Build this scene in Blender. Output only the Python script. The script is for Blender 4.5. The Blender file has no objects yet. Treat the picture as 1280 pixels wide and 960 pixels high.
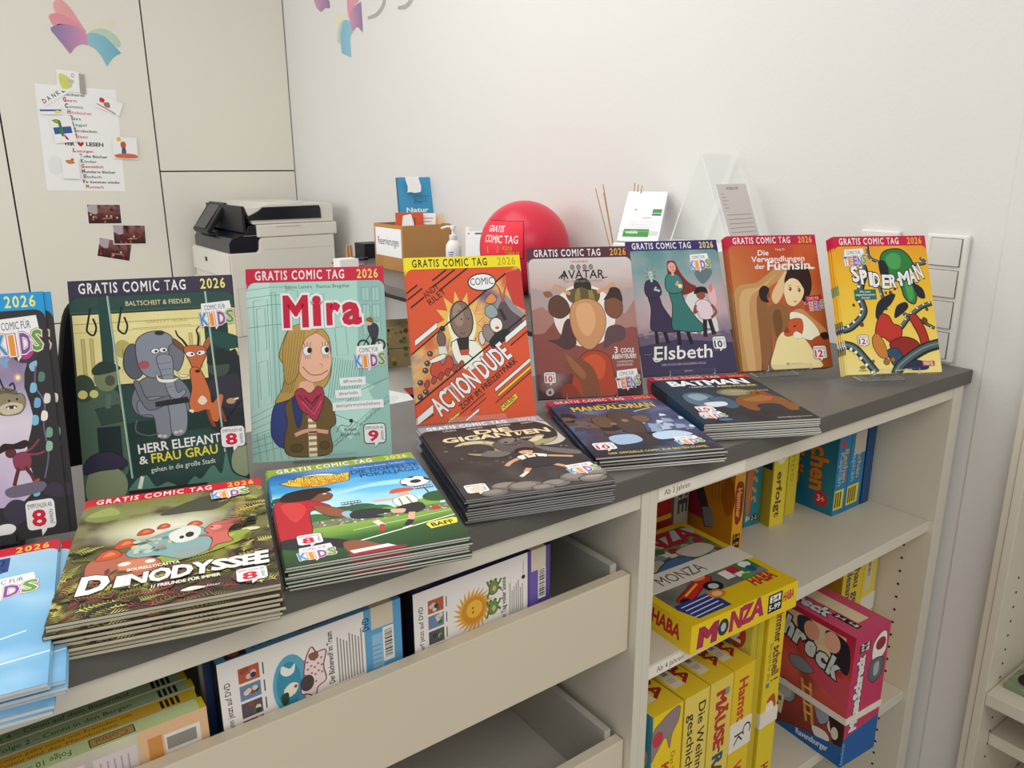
import bpy, bmesh, math, random
from mathutils import Vector, Matrix, Euler, noise
random.seed(7)
PI = math.pi
SC = bpy.context.scene
COL = SC.collection

# ------------------------------------------------------------------ camera
# world: origin = right front top corner of the worktop, x along the counter
# (wall at x = 0), y towards the back of the room, z up; 1 unit = 1 m
FLOOR_Z = -1.10
F_PX, PITCH, ROLL, YAW = 972.64, 0.271325, 0.0040775, 0.629475
CAM = Vector((-1.6622, -0.6859, 0.400))
fw = Vector((math.sin(YAW)*math.cos(PITCH), math.cos(YAW)*math.cos(PITCH), -math.sin(PITCH)))
rt = Vector((math.cos(YAW), -math.sin(YAW), 0)); dn = fw.cross(rt)
rt2 = math.cos(ROLL)*rt + math.sin(ROLL)*dn
dn2 = -math.sin(ROLL)*rt + math.cos(ROLL)*dn
cd = bpy.data.cameras.new('camera'); cam = bpy.data.objects.new('camera', cd); COL.objects.link(cam)
m = Matrix.Identity(4)
for i in range(3):
    m[i][0] = rt2[i]; m[i][1] = -dn2[i]; m[i][2] = -fw[i]; m[i][3] = CAM[i]
cam.matrix_world = m
cd.sensor_width = 36; cd.lens = F_PX/1280*36; cd.clip_start = .02; cd.clip_end = 60
SC.camera = cam

# ------------------------------------------------------------------ light
w = bpy.data.worlds.new('daylight'); SC.world = w; w.use_nodes = True
bg = w.node_tree.nodes['Background']
bg.inputs[0].default_value = (1.0, .997, .988, 1); bg.inputs[1].default_value = 0.58

def area(name, loc, target, sx, sy, power, col):
    d = bpy.data.lights.new(name, 'AREA'); d.shape = 'RECTANGLE'; d.size = sx; d.size_y = sy
    d.energy = power; d.color = col
    o = bpy.data.objects.new(name, d); COL.objects.link(o); o.location = loc
    o.rotation_euler = (Vector(target)-Vector(loc)).to_track_quat('-Z', 'Y').to_euler()
    return o
area('window_daylight', (-4.2, 2.9, 1.0), (0, 1.6, 0.2), 2.4, 1.5, 44, (1.0, .98, .96))
area('overhead_light', (-1.7, 1.2, 1.8), (-1.7, 1.2, 0), 2.6, 1.8, 38, (1.0, .98, .945))
area('overhead_light', (-1.7, -1.7, 1.8), (-1.4, -.6, 0), 2.0, 1.0, 20, (1.0, .955, .88))  # unseen overhead fill, added to brighten the counter's front faces
SC.view_settings.view_transform = 'Standard'; SC.view_settings.look = 'None'
SC.view_settings.gamma = 1.0; SC.view_settings.use_curve_mapping = False
SC.view_settings.exposure = 0.0

# ------------------------------------------------------------------ colour + materials
def srgb(h):
    if isinstance(h, (tuple, list)): return tuple(h[:3])
    return tuple(int(h[i:i+2], 16)/255 for i in (0, 2, 4))
def lin1(c): return c/12.92 if c <= .04045 else ((c+.055)/1.055)**2.4
def lin(h): return tuple(lin1(c) for c in srgb(h))
def mix(a, b, t):
    a, b = srgb(a), srgb(b); t = max(0, min(1, t))
    return tuple(a[i]+(b[i]-a[i])*t for i in range(3))
def ramp(stops, t):
    if t <= stops[0][0]: return srgb(stops[0][1])
    for (t0, c0), (t1, c1) in zip(stops, stops[1:]):
        if t <= t1: return mix(c0, c1, (t-t0)/(t1-t0))
    return srgb(stops[-1][1])
def fbm(x, y, s=0., o=3): return noise.fractal((x, y, s), 1.0, 2.0, o)

def mat(name, h, rough=.5, spec=.5, metal=0., vary=.03, scale=9., bump=0., bscale=60.):
    mt = bpy.data.materials.new(name); mt.use_nodes = True
    nt = mt.node_tree; b = nt.nodes['Principled BSDF']
    b.inputs['Roughness'].default_value = rough; b.inputs['Metallic'].default_value = metal
    b.inputs['Specular IOR Level'].default_value = spec
    c = lin(h)
    tc = nt.nodes.new('ShaderNodeTexCoord'); n = nt.nodes.new('ShaderNodeTexNoise')
    n.inputs['Scale'].default_value = scale; n.inputs['Detail'].default_value = 3
    nt.links.new(tc.outputs['Object'], n.inputs['Vector'])
    r = nt.nodes.new('ShaderNodeMix'); r.data_type = 'RGBA'
    r.inputs[6].default_value = tuple(max(0, v*(1-vary)) for v in c)+(1,)
    r.inputs[7].default_value = tuple(min(1, v*(1+vary)) for v in c)+(1,)
    nt.links.new(n.outputs['Fac'], r.inputs[0]); nt.links.new(r.outputs[2], b.inputs['Base Color'])
    if bump:
        n2 = nt.nodes.new('ShaderNodeTexNoise'); n2.inputs['Scale'].default_value = bscale; n2.inputs['Detail'].default_value = 4
        nt.links.new(tc.outputs['Object'], n2.inputs['Vector'])
        bp = nt.nodes.new('ShaderNodeBump'); bp.inputs['Strength'].default_value = bump; bp.inputs['Distance'].default_value = .002
        nt.links.new(n2.outputs['Fac'], bp.inputs['Height']); nt.links.new(bp.outputs[0], b.inputs['Normal'])
    return mt
def ink_mat(name, rough, spec=.5):
    mt = bpy.data.materials.new(name); mt.use_nodes = True
    nt = mt.node_tree; b = nt.nodes['Principled BSDF']
    a = nt.nodes.new('ShaderNodeAttribute'); a.attribute_name = 'Col'
    nt.links.new(a.outputs['Color'], b.inputs['Base Color'])
    b.inputs['Roughness'].default_value = rough; b.inputs['Specular IOR Level'].default_value = spec
    return mt
def pages_mat(name, h, h2):
    mt = bpy.data.materials.new(name); mt.use_nodes = True
    nt = mt.node_tree; b = nt.nodes['Principled BSDF']; b.inputs['Roughness'].default_value = .8
    tc = nt.nodes.new('ShaderNodeTexCoord'); mp = nt.nodes.new('ShaderNodeMapping')
    mp.inputs['Scale'].default_value = (2, 2, 2600)
    n = nt.nodes.new('ShaderNodeTexNoise'); n.inputs['Scale'].default_value = 1.0; n.inputs['Detail'].default_value = 1
    nt.links.new(tc.outputs['Object'], mp.inputs[0]); nt.links.new(mp.outputs[0], n.inputs['Vector'])
    r = nt.nodes.new('ShaderNodeMix'); r.data_type = 'RGBA'
    r.inputs[6].default_value = lin(h)+(1,); r.inputs[7].default_value = lin(h2)+(1,)
    nt.links.new(n.outputs['Fac'], r.inputs[0]); nt.links.new(r.outputs[2], b.inputs['Base Color'])
    return mt
def clear_mat(name, tint=(.985, .99, .988), gloss=.06, rough=.02):
    mt = bpy.data.materials.new(name); mt.use_nodes = True
    nt = mt.node_tree; nt.nodes.remove(nt.nodes['Principled BSDF']); out = nt.nodes['Material Output']
    t = nt.nodes.new('ShaderNodeBsdfTransparent'); t.inputs[0].default_value = tint+(1,)
    g = nt.nodes.new('ShaderNodeBsdfGlossy'); g.inputs['Roughness'].default_value = rough
    f = nt.nodes.new('ShaderNodeFresnel'); f.inputs[0].default_value = 1.45
    mx = nt.nodes.new('ShaderNodeMixShader')
    ge = nt.nodes.new('ShaderNodeNewGeometry'); mu = nt.nodes.new('ShaderNodeMath'); mu.operation = 'MULTIPLY_ADD'
    mu.inputs[1].default_value = -1; mu.inputs[2].default_value = 1
    m2 = nt.nodes.new('ShaderNodeMath'); m2.operation = 'MULTIPLY'
    nt.links.new(ge.outputs['Backfacing'], mu.inputs[0]); nt.links.new(mu.outputs[0], m2.inputs[0]); nt.links.new(f.outputs[0], m2.inputs[1])
    nt.links.new(m2.outputs[0], mx.inputs[0]); nt.links.new(t.outputs[0], mx.inputs[1]); nt.links.new(g.outputs[0], mx.inputs[2])
    nt.links.new(mx.outputs[0], out.inputs[0])
    return mt
M = dict(
    wall=mat('white_wall_paint', 'dedcd8', .85, .3, vary=.012, scale=3, bump=.25, bscale=90),
    floor=mat('light_vinyl', 'b9b3a8', .6, vary=.06),
    cup=mat('cupboard_laminate', 'e3e0d5', .5, .4, vary=.012, scale=4),
    white=mat('cream_laminate', 'dad3c3', .42, .45, vary=.015, scale=5),
    drawer=mat('drawer_front_laminate', 'd8ccb5', .45, .4, vary=.015, scale=5),
    inner=mat('grey_drawer_lining', 'b9b4aa', .55, vary=.03),
    top=mat('anthracite_worktop', '67635f', .42, .45, vary=.05, scale=14, bump=.05, bscale=300),
    edge=mat('anthracite_edge_band', '5f5b56', .5, .4, vary=.04),
    dark=mat('dark_gap', '3a3733', .8), hole=mat('black_hole', '14120f', .9),
    prn=mat('printer_plastic', 'd9d6cc', .45, .4, vary=.01), prnd=mat('printer_grey_plastic', 'b9b7ae', .5, vary=.01),
    black=mat('black_plastic', '14161b', .45, .4), navy=mat('dark_glossy_plastic', '0e1420', .25, .5),
    fabric=mat('black_chair_fabric', '0b0b0d', .9, .1, vary=.2, scale=80),
    card=mat('kraft_cardboard', 'b98a55', .8, .2, vary=.05, scale=30),
    paper=mat('white_paper', 'ecebea', .8, .2, vary=.01), paperw=mat('white_plastic', 'e9e9e6', .4, .5, vary=.01),
    switch=mat('switch_plastic', 'e2e0da', .35, .5, vary=.01), rocker=mat('rocker_plastic', 'd2d0ca', .3, .5, vary=.01),
    balloon=mat('red_latex', 'd01f3c', .33, .5, vary=.03), wood=mat('reed_wood', 'b98d5c', .7, vary=.1),
    steel=mat('steel', 'b0b0b0', .3, metal=1.),
    ink=ink_mat('glossy_print', .42, .24), inkm=ink_mat('matt_print', .75, .25),
    pg_white=pages_mat('page_edges_white', 'e4e0d6', 'bcb7ab'), pg_grey=pages_mat('page_edges_grey', 'a8a5a0', '868380'),
    pg_cream=pages_mat('page_edges_cream', 'dcd5c0', 'b5ac94'),
    acr=clear_mat('clear_acrylic'), acre=mat('acrylic_cut_edge', 'dfe4e0', .25, .6), strap=mat('white_elastic', 'd8d2c4', .8, .2, vary=.03, scale=60),
)

# ------------------------------------------------------------------ scene graph helpers
def tag(o, label, cat, group=None, kind=None):
    if label: o['label'] = label
    if cat: o['category'] = cat
    if group: o['group'] = group
    if kind: o['kind'] = kind
    return o
def thing(name, label, cat, loc=(0, 0, 0), rot=(0, 0, 0), group=None):
    o = bpy.data.objects.new(name, None); COL.objects.link(o); o.empty_display_size = .03
    o.location = loc; o.rotation_euler = rot
    return tag(o, label, cat, group)
class MB:
    """collects faces; build() links them as one mesh object"""
    def __init__(s): s.v = []; s.f = []; s.c = []; s.mi = []
    def add(s, verts, faces, col=(1, 1, 1), mi=0, cols=None):
        b = len(s.v); s.v += [tuple(v) for v in verts]
        s.c += cols if cols else [lin(col)]*len(verts)
        s.f += [tuple(b+i for i in f) for f in faces]; s.mi += [mi]*len(faces)
    def box(s, x0, y0, z0, x1, y1, z1, col=(1, 1, 1), mi=0, faces='xXyYzZ'):
        P = [(x0,y0,z0),(x1,y0,z0),(x1,y1,z0),(x0,y1,z0),(x0,y0,z1),(x1,y0,z1),(x1,y1,z1),(x0,y1,z1)]
        F = dict(z=(3,2,1,0), Z=(4,5,6,7), y=(0,1,5,4), Y=(2,3,7,6), x=(3,0,4,7), X=(1,2,6,5))
        s.add(P, [F[k] for k in faces], col, mi)
    def prism(s, pts, d, axis='y', at=0., col=(1, 1, 1), mi=0):
        """pts: 2-D outline; extruded by d along axis from at"""
        n = len(pts)
        def q(p, t): return {'y': (p[0], t, p[1]), 'x': (t, p[0], p[1]), 'z': (p[0], p[1], t)}[axis]
        V = [q(p, at) for p in pts]+[q(p, at+d) for p in pts]
        s.add(V, [tuple(range(n)), tuple(range(2*n-1, n-1, -1))]+[(i, (i+1) % n, n+(i+1) % n, n+i) for i in range(n)], col, mi)
    def lathe(s, prof, c=(0, 0, 0), n=32, col=(1, 1, 1), mi=0):
        V = []
        for r, z in prof:
            V += [(c[0]+r*math.cos(2*PI*k/n), c[1]+r*math.sin(2*PI*k/n), c[2]+z) for k in range(n)]
        F = [(i*n+k, i*n+(k+1) % n, (i+1)*n+(k+1) % n, (i+1)*n+k) for i in range(len(prof)-1) for k in range(n)]
        F += [tuple(range(n-1, -1, -1)), tuple((len(prof)-1)*n+k for k in range(n))]
        s.add(V, F, col, mi)
    def tube(s, path, r, n=10, col=(1, 1, 1), mi=0):
        path = [Vector(p) for p in path]; V = []; rs = r if isinstance(r, (list, tuple)) else [r]*len(path)
        for i, p in enumerate(path):
            d = (path[min(i+1, len(path)-1)]-path[max(i-1, 0)]).normalized()
            a = d.cross(Vector((0, 0, 1)) if abs(d.z) < .9 else Vector((1, 0, 0))).normalized(); b = d.cross(a)
            V += [p+(a*math.cos(2*PI*k/n)+b*math.sin(2*PI*k/n))*rs[i] for k in range(n)]
        F = [(i*n+k, i*n+(k+1) % n, (i+1)*n+(k+1) % n, (i+1)*n+k) for i in range(len(path)-1) for k in range(n)]
        F += [tuple(range(n-1, -1, -1)), tuple((len(path)-1)*n+k for k in range(n))]
        s.add(V, F, col, mi)
    def sheet(s, prof, x0, x1, t, mi=0, mie=1):
        """2-D polyline (y,z) as a bent sheet of thickness t spanning x0..x1; cut edges get material mie"""
        L, R_ = [], []
        n = len(prof)
        for i, p in enumerate(prof):
            a = Vector(prof[max(i-1, 0)]); b = Vector(prof[min(i+1, n-1)]); p = Vector(p)
            d1 = (p-a).normalized() if i else (b-p).normalized(); d2 = (b-p).normalized() if i < n-1 else d1
            n1 = Vector((-d1.y, d1.x)); n2 = Vector((-d2.y, d2.x)); nn = (n1+n2)
            nn = nn.normalized() if nn.length > .2 else n1
            k = t/2/max(.35, nn.dot(n1)); L.append(p+nn*k); R_.append(p-nn*k)
        V = []
        for x in (x0, x1): V += [(x, q.x, q.y) for q in L]+[(x, q.x, q.y) for q in R_]
        m2 = 2*n; F = []; E_ = []
        for i in range(n-1):
            F += [(i, i+1, m2+i+1, m2+i), (n+i+1, n+i, m2+n+i, m2+n+i+1)]
            E_ += [(i+1, i, n+i, n+i+1), (m2+i, m2+i+1, m2+n+i+1, m2+n+i)]
        E_ += [(0, n, m2+n, m2) if False else (0, m2, m2+n, n), (n-1, 2*n-1, m2+2*n-1, m2+n-1)]
        s.add(V, F, mi=mi); b = len(s.v)-len(V)
        s.f += [tuple(b+i for i in f) for f in E_]; s.mi += [mie]*len(E_)
    def build(s, name, mats, parent=None, bevel=0., smooth=False, loc=None, rot=None, weld=True, seg=2):
        me = bpy.data.meshes.new(name); me.from_pydata(s.v, [], s.f)
        mats = mats if isinstance(mats, (list, tuple)) else [mats]
        for mm in mats: me.materials.append(mm)
        if max(s.mi, default=0) > 0: me.polygons.foreach_set('material_index', s.mi)
        if any(mm in (M['ink'], M['inkm']) for mm in mats):
            a = me.color_attributes.new('Col', 'FLOAT_COLOR', 'POINT')
            flat = [];  [flat.extend((min(.88, c[0]*INK), min(.88, c[1]*INK), min(.88, c[2]*INK), 1.)) for c in s.c]
            a.data.foreach_set('color', flat)
        elif bevel or smooth:
            bm = bmesh.new(); bm.from_mesh(me)
            if weld: bmesh.ops.remove_doubles(bm, verts=bm.verts, dist=1e-6)
            bmesh.ops.recalc_face_normals(bm, faces=bm.faces)
            if bevel:
                ed = [e for e in bm.edges if len(e.link_faces) == 2 and e.calc_face_angle(0) > .5]
                bmesh.ops.bevel(bm, geom=ed, offset=bevel, segments=seg, affect='EDGES', profile=.5, clamp_overlap=True)
            bm.to_mesh(me); bm.free()
        if smooth:
            me.polygons.foreach_set('use_smooth', [True]*len(me.polygons))
            me.set_sharp_from_angle(angle=.7)
        me.update()
        o = bpy.data.objects.new(name, me); COL.objects.link(o)
        if parent: o.parent = parent
        if loc: o.location = loc
        if rot: o.rotation_euler = rot
        return o
def copy_tree(o, parent=None):
    c = o.copy(); COL.objects.link(c); c.parent = parent
    for ch in list(o.children): copy_tree(ch, c)
    return c
def struct(name, mb, m, **k):
    o = mb.build(name, m, **k); o['kind'] = 'structure'; return o

# ------------------------------------------------------------------ print artwork (flat vector layers on a printed surface)
EPS = 1.6e-5
INK = 1.13     # printed colours below were read off the photograph; paper reflects a little more than it shows there
_txt = {}
def glyphs(s, bold, sp=1.):
    """flat text mesh at size 1; bold adds a stroke of that half-width along the letter outlines"""
    k = (s, round(bold, 4), sp)
    if k not in _txt:
        c = bpy.data.curves.new('t', 'FONT'); c.body = s; c.size = 1; c.resolution_u = 2; c.fill_mode = 'FRONT'; c.space_character = sp
        o = bpy.data.objects.new('t', c)
        me = bpy.data.meshes.new_from_object(o)
        V = [(v.co.x, v.co.y) for v in me.vertices]; F = [tuple(p.vertices) for p in me.polygons]
        bpy.data.objects.remove(o); bpy.data.meshes.remove(me); bpy.data.curves.remove(c)
        if bold > 0:
            F = [f if sum(V[f[i]][0]*V[f[(i+1) % len(f)]][1]-V[f[(i+1) % len(f)]][0]*V[f[i]][1] for i in range(len(f))) > 0 else f[::-1] for f in F]
            ed = {(f[i], f[(i+1) % len(f)]) for f in F for i in range(len(f))}
            nx = {a: b for a, b in ed if (b, a) not in ed}
            while nx:
                a0 = next(iter(nx)); lp = [a0]; n = nx.pop(a0)
                while n != a0 and n in nx: lp.append(n); n = nx.pop(n)
                P = [Vector(V[i]) for i in lp]; m = len(P)
                if m < 3: continue
                ar = sum(P[i].x*P[(i+1) % m].y-P[(i+1) % m].x*P[i].y for i in range(m))/2
                w_ = bold if ar > 0 else min(bold, .22*math.sqrt(-ar)); Q = []
                for i in range(m):
                    d1 = P[i]-P[i-1]; d2 = P[(i+1) % m]-P[i]
                    if d1.length < 1e-7: d1 = d2
                    if d2.length < 1e-7: d2 = d1
                    d1 = d1.normalized(); d2 = d2.normalized()
                    n1 = Vector((d1.y, -d1.x)); n2 = Vector((d2.y, -d2.x)); q = n1+n2
                    q = q.normalized() if q.length > .3 else n1
                    Q.append(P[i]+q*(w_/max(.6, q.dot(n1))))
                b = len(V); V += [tuple(q) for q in Q]
                F += [(lp[i], b+i, b+(i+1) % m, lp[(i+1) % m]) for i in range(m)]
        _txt[k] = (V, F)
    return _txt[k]
CAPH = .682
def spline(pts, n=5, closed=True):
    P = [Vector(p) for p in pts]; N = len(P); out = []
    for i in range(N if closed else N-1):
        g = (lambda j: P[j % N]) if closed else (lambda j: P[max(0, min(N-1, j))])
        p0, p1, p2, p3 = g(i-1), g(i), g(i+1), g(i+2)
        for k in range(n):
            t = k/n
            out.append(.5*((2*p1)+(p2-p0)*t+(2*p0-5*p1+4*p2-p3)*t*t+(3*p1-p0-3*p2+p3)*t**3))
    if not closed: out.append(P[-1])
    return [(p.x, p.y) for p in out]
class Art:
    """coordinates: x right, y down, in the unit of the printed face"""
    def __init__(s): s.items = []; s.clip = None
    def raw(s, V, F, col, cols=None): s.items.append((V, F, col, cols))
    def P(s, col, pts, o=None, ow=.006):
        s.raw(list(pts), [tuple(range(len(pts)))], col)
        if o: s.L(o, list(pts)+[pts[0]], ow)
    def S(s, col, pts, o=None, ow=.006, n=5): s.P(col, spline(pts, n), o, ow)
    def E(s, col, cx, cy, rx, ry=None, rot=0, o=None, ow=.006, n=24):
        ry = rx if ry is None else ry; a = math.radians(rot)
        s.P(col, [(cx+rx*math.cos(t)*math.cos(a)+ry*math.sin(t)*math.sin(a), cy-rx*math.cos(t)*math.sin(a)+ry*math.sin(t)*math.cos(a)) for t in [2*PI*k/n for k in range(n)]], o, ow)
    def R(s, col, x0, y0, x1, y1, r=0., o=None, ow=.006, rot=0):
        if r:
            pts = []
            for cx, cy, a0 in ((x1-r, y0+r, -90), (x1-r, y1-r, 0), (x0+r, y1-r, 90), (x0+r, y0+r, 180)):
                pts += [(cx+r*math.cos(math.radians(a0+t)), cy+r*math.sin(math.radians(a0+t))) for t in (0, 30, 60, 90)]
        else: pts = [(x0, y0), (x1, y0), (x1, y1), (x0, y1)]
        if rot:
            a = math.radians(rot); cx, cy = (x0+x1)/2, (y0+y1)/2
            pts = [(cx+(x-cx)*math.cos(a)+(y-cy)*math.sin(a), cy-(x-cx)*math.sin(a)+(y-cy)*math.cos(a)) for x, y in pts]
        s.P(col, pts, o, ow)
    def L(s, col, pts, w=.006, sm=False, w2=None):
        if sm: pts = spline(pts, 5, False)
        P = [Vector(p) for p in pts]; n = len(P); V = []
        for i, p in enumerate(P):
            d = P[min(i+1, n-1)]-P[max(i-1, 0)]
            d = d.normalized() if d.length else Vector((1, 0)); q = Vector((-d.y, d.x))
            h = (w if w2 is None else w+(w2-w)*i/max(1, n-1))/2
            V += [tuple(p+q*h), tuple(p-q*h)]
        s.raw(V, [(2*i, 2*i+1, 2*i+3, 2*i+2) for i in range(n-1)], col)
    def G(s, fn, x0, y0, x1, y1, nx=30, ny=42):
        V = []; C = []
        for j in range(ny+1):
            for i in range(nx+1):
                x = x0+(x1-x0)*i/nx; y = y0+(y1-y0)*j/ny
                V.append((x, y)); C.append(tuple(lin1(max(0, min(1, c))) for c in fn(x, y)))
        s.raw(V, [(j*(nx+1)+i, j*(nx+1)+i+1, (j+1)*(nx+1)+i+1, (j+1)*(nx+1)+i) for j in range(ny) for i in range(nx)], None, C)
    def T(s, txt, x, y, h, col, w=None, bold=0., rot=0, al='l', sh=0., o=None, ob=.05, arc=0., o2=None, ob2=.1, wf=1., sp=1.):
        bold *= .55; ob *= .62; ob2 *= .62
        """text with baseline start (x,y), cap height h, optional total width w, outline colour o"""
        V0, _ = glyphs(txt, 0., sp)
        if not V0: return
        xa = min(v[0] for v in V0); xb = max(v[0] for v in V0); k = h/CAPH
        kx = (w/(xb-xa)) if w else k*wf
        W = (xb-xa)*kx; off = {'l': 0, 'c': -W/2, 'r': -W}[al]; a = math.radians(rot)
        for c, b in ((o2, bold+ob2), (o, bold+ob), (col, bold)):
            if c is None: continue
            V, F = glyphs(txt, b, sp); out = []
            for vx, vy in V:
                X = (vx-xa)*kx+off; Y = vy*k; X += sh*Y
                if arc: t = (X-off)/W*2-1; Y += arc*(1-t*t)
                out.append((x+X*math.cos(a)-Y*math.sin(a), y-(X*math.sin(a)+Y*math.cos(a))))
            s.raw(out, F, c)
    def W(s, letters, col, bold=.1, o=None, ob=.05, o2=None, ob2=.1, sh=0.):
        """single letters (char, x, y, height, width, rot): every outline below every fill"""
        for c, b in ((o2, ob2), (o, ob), (col, 0)):
            if c is None: continue
            for q in letters:
                s.T(q[0], q[1], q[2], q[3], q[6] if b == 0 and len(q) > 6 else c, w=q[4], rot=q[5], bold=bold+b*1.13, sh=sh)
    def lines(s, col, x0, y0, x1, n, dy, w, ragged=.15, seed=1, slope=0.):
        rr = random.Random(seed)
        for k in range(n):
            s.L(col, [(x0, y0+k*dy), (x1-(x1-x0)*ragged*rr.random(), y0+k*dy+slope)], w)
    def layers(s):
        """lowest free print layer for each item: one above everything it overlaps"""
        bb, out = [], []
        for V, F, col, cols in s.items:
            xs = [v[0] for v in V]; ys = [v[1] for v in V]; q = (min(xs), max(xs), min(ys), max(ys)); k = 0
            for p, l in zip(bb, out):
                if l >= k and p[0] < q[1] and q[0] < p[1] and p[2] < q[3] and q[2] < p[3]: k = l+1
            bb.append(q); out.append(k)
        return out
    def place(s, mb, org, ux, uy, sc=1., mi=0, base=5e-5, eps=EPS):
        org, ux, uy = Vector(org), Vector(ux), Vector(uy); nn = uy.cross(ux).normalized()
        for k, (V, F, col, cols) in zip(s.layers(), s.items):
            d = nn*(base+k*eps)
            if s.clip: V = [(min(max(v[0], 0), s.clip[0]), min(max(v[1], 0), s.clip[1])) for v in V]
            mb.add([org+ux*(v[0]*sc)+uy*(v[1]*sc)+d for v in V], F, col if col else (1, 1, 1), mi, cols)
# ------------------------------------------------------------------ setting
WY = 3.62          # back wall plane
b = MB(); b.box(-4.6, -2.4, FLOOR_Z-.05, .5, WY+.6, FLOOR_Z); struct('floor', b, M['floor'])
b = MB(); b.box(0.0, -.018, FLOOR_Z, .12, WY+.6, 2.6); struct('wall_right', b, M['wall'])
b = MB(); b.box(-4.6, WY+.58, FLOOR_Z, 0, WY+.7, 2.6); struct('wall_back', b, M['wall'])
b = MB(); b.box(-.0025, -.0985, FLOOR_Z, .12, -.0183, 2.6); struct('trim_1', b, M['wall'], bevel=.0012)

# tall built-in cupboards in front of the back wall: doors are parts, seams are the gaps between them
def cupboard(x0, x1, splits, label):
    t = thing('tall_cupboard', label, 'cupboard', (x0, WY, FLOOR_Z))
    b = MB(); b.box(0, .022, 0, x1-x0, .57, 2.9); b.build('carcass', M['dark'], t)
    zs = [0.05]+[z-FLOOR_Z for z in splits]+[2.9]
    for za, zb in zip(zs, zs[1:]):
        b = MB(); b.box(.0035, 0, za+.003, x1-x0-.0035, .02, zb-.003); b.build('door', M['cup'], t, bevel=.0015)
    return t
XS = [-2.45, -1.70, -1.345, -.703, -.002]
cupboard(XS[3], XS[4], [.388], 'cream built-in cupboard behind the printer with an upper and a lower door')
cupboard(XS[2], XS[3], [-.322], 'tall cream cupboard with the handwritten poster and three photos stuck on its door')
cupboard(XS[1], XS[2], [-.322], 'narrow plain cream cupboard door at the left edge of the picture')

# wall-side worktop (the L behind the counter) on its base unit
t = thing('side_worktop', 'low grey worktop along the white wall carrying the balloon and cardboard box', 'worktop', (-.43, .53, -.02))
b = MB(); b.prism([(0, 0), (.428, 0), (.428, 2.12), (.23, 2.12), (.13, 1.70), (.0, 1.2)], .03, 'z'); b.build('slab', M['top'], t, bevel=.0015)
b = MB(); b.box(.25, 0, -.10, .27, 2.12, -.001); b.build('support_rail', M['dark'], t)
for yy in (.05, 2.09):
    b = MB(); b.box(.25, yy, FLOOR_Z+.02, .42, yy+.02, -.001); b.build('side_panel', M['white'], t)
t = thing('work_desk', 'low light grey desk behind the counter where the printer stands', 'desk', (-1.05, 1.1, FLOOR_Z))
b = MB(); b.box(0, 0, .715, .82, 2.48, .74); b.build('desk_top', M['inner'], t, bevel=.002)
for lx, ly in ((.04, .04), (.74, .04), (.04, 2.4), (.74, 2.4)):
    b = MB(); b.box(lx, ly, 0, lx+.04, ly+.04, .714); b.build('leg', M['steel'], t)

# ------------------------------------------------------------------ counter
XL = -2.25
t = thing('counter_worktop', 'long anthracite counter top under the rows of comics', 'counter top', (XL, 0, -.028))
b = MB(); b.box(0, .0012, 0, -XL-.002, .498, .028); b.build('slab', M['top'], t)
b = MB(); b.box(0, -.0003, .0005, -XL-.002, .0011, .0272); b.build('front_edge_band', M['edge'], t)

# drawer unit
DX0, DX1 = XL, -.9251
u = thing('drawer_unit', 'cream drawer unit under the left half of the counter with two deep open-topped drawers', 'drawer unit', (0, 0, 0))
b = MB(); b.box(DX1-.015, .004, FLOOR_Z+.02, DX1, .49, -.0285); b.build('side_panel', M['white'], u, bevel=.0008)
b = MB(); b.box(DX0, .004, FLOOR_Z+.02, DX0+.015, .49, -.0285); b.build('side_panel', M['white'], u)
b = MB(); b.box(DX0+.0155, .006, -.053, DX1-.0155, .07, -.0285); b.build('top_rail', M['white'], u, bevel=.0008)
b = MB(); b.box(DX0+.0155, .47, FLOOR_Z+.02, DX1-.0155, .489, -.0285); b.build('back_panel', M['inner'], u)
for zt, hh in ((-.157, .124), (-.437, .16), (-.72, .3)):
    d = thing('drawer', None, None); d.parent = u
    x0, x1 = DX0+.018, DX1-.0175
    b = MB(); b.box(x0, .018, zt-hh, x1, .036, zt); b.build('drawer_front', M['drawer'], d, bevel=.0015)
    zb = zt-.10 if hh < .2 else zt-.12
    b = MB(); b.box(x0+.01, .0365, zb-.008, x1-.01, .44, zb); b.build('drawer_bottom', M['inner'], d)
    b = MB(); b.box(x1-.022, .0365, zb+.0005, x1-.010, .44, zt+.012)
    b.build('drawer_side', M['inner'], d, bevel=.001)
    b = MB(); b.box(x0+.010, .0365, zb+.0005, x0+.022, .44, zt+.012); b.build('drawer_side', M['inner'], d)
    b = MB(); b.box(x0+.0225, .428, zb+.0005, x1-.0225, .44, zt+.012); b.build('drawer_back', M['inner'], d)

# open shelf unit
SX0, SX1 = -.925, -.021
u = thing('shelf_unit', 'cream open shelf unit full of board games under the right half of the counter', 'shelf unit', (0, 0, 0))
b = MB(); b.box(SX0, .004, FLOOR_Z+.02, SX0+.0155, .49, -.0285); b.build('side_panel', M['white'], u, bevel=.0008)
sp = MB(); sp.box(SX1-.038, .004, FLOOR_Z+.02, SX1, .49, -.0285)
spo = sp.build('side_panel', M['white'], u, bevel=.0008)
b = MB()
for yy in (.06, .40):
    for k in range(24):
        z = -.335-.032*k
        b.lathe([(.0028, 0), (.0028, .0006)], n=10)
        V = b.v[-20:]; b.v[-20:] = [(SX1-.0382-v[2], yy+v[0], z+v[1]) for v in V]
b.build('shelf_pin_hole', M['hole'], spo, weld=False)['kind'] = 'stuff'
b = MB(); b.box(SX0+.016, .006, -.053, SX1-.0385, .07, -.0285)
rail = b.build('top_rail', M['white'], u, bevel=.0008)
b = MB(); b.box(SX0+.016, .47, FLOOR_Z+.02, SX1-.0385, .489, -.0285); b.build('back_panel', M['white'], u)
SH1, SH2 = -.325, -.744
shelves = []
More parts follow.
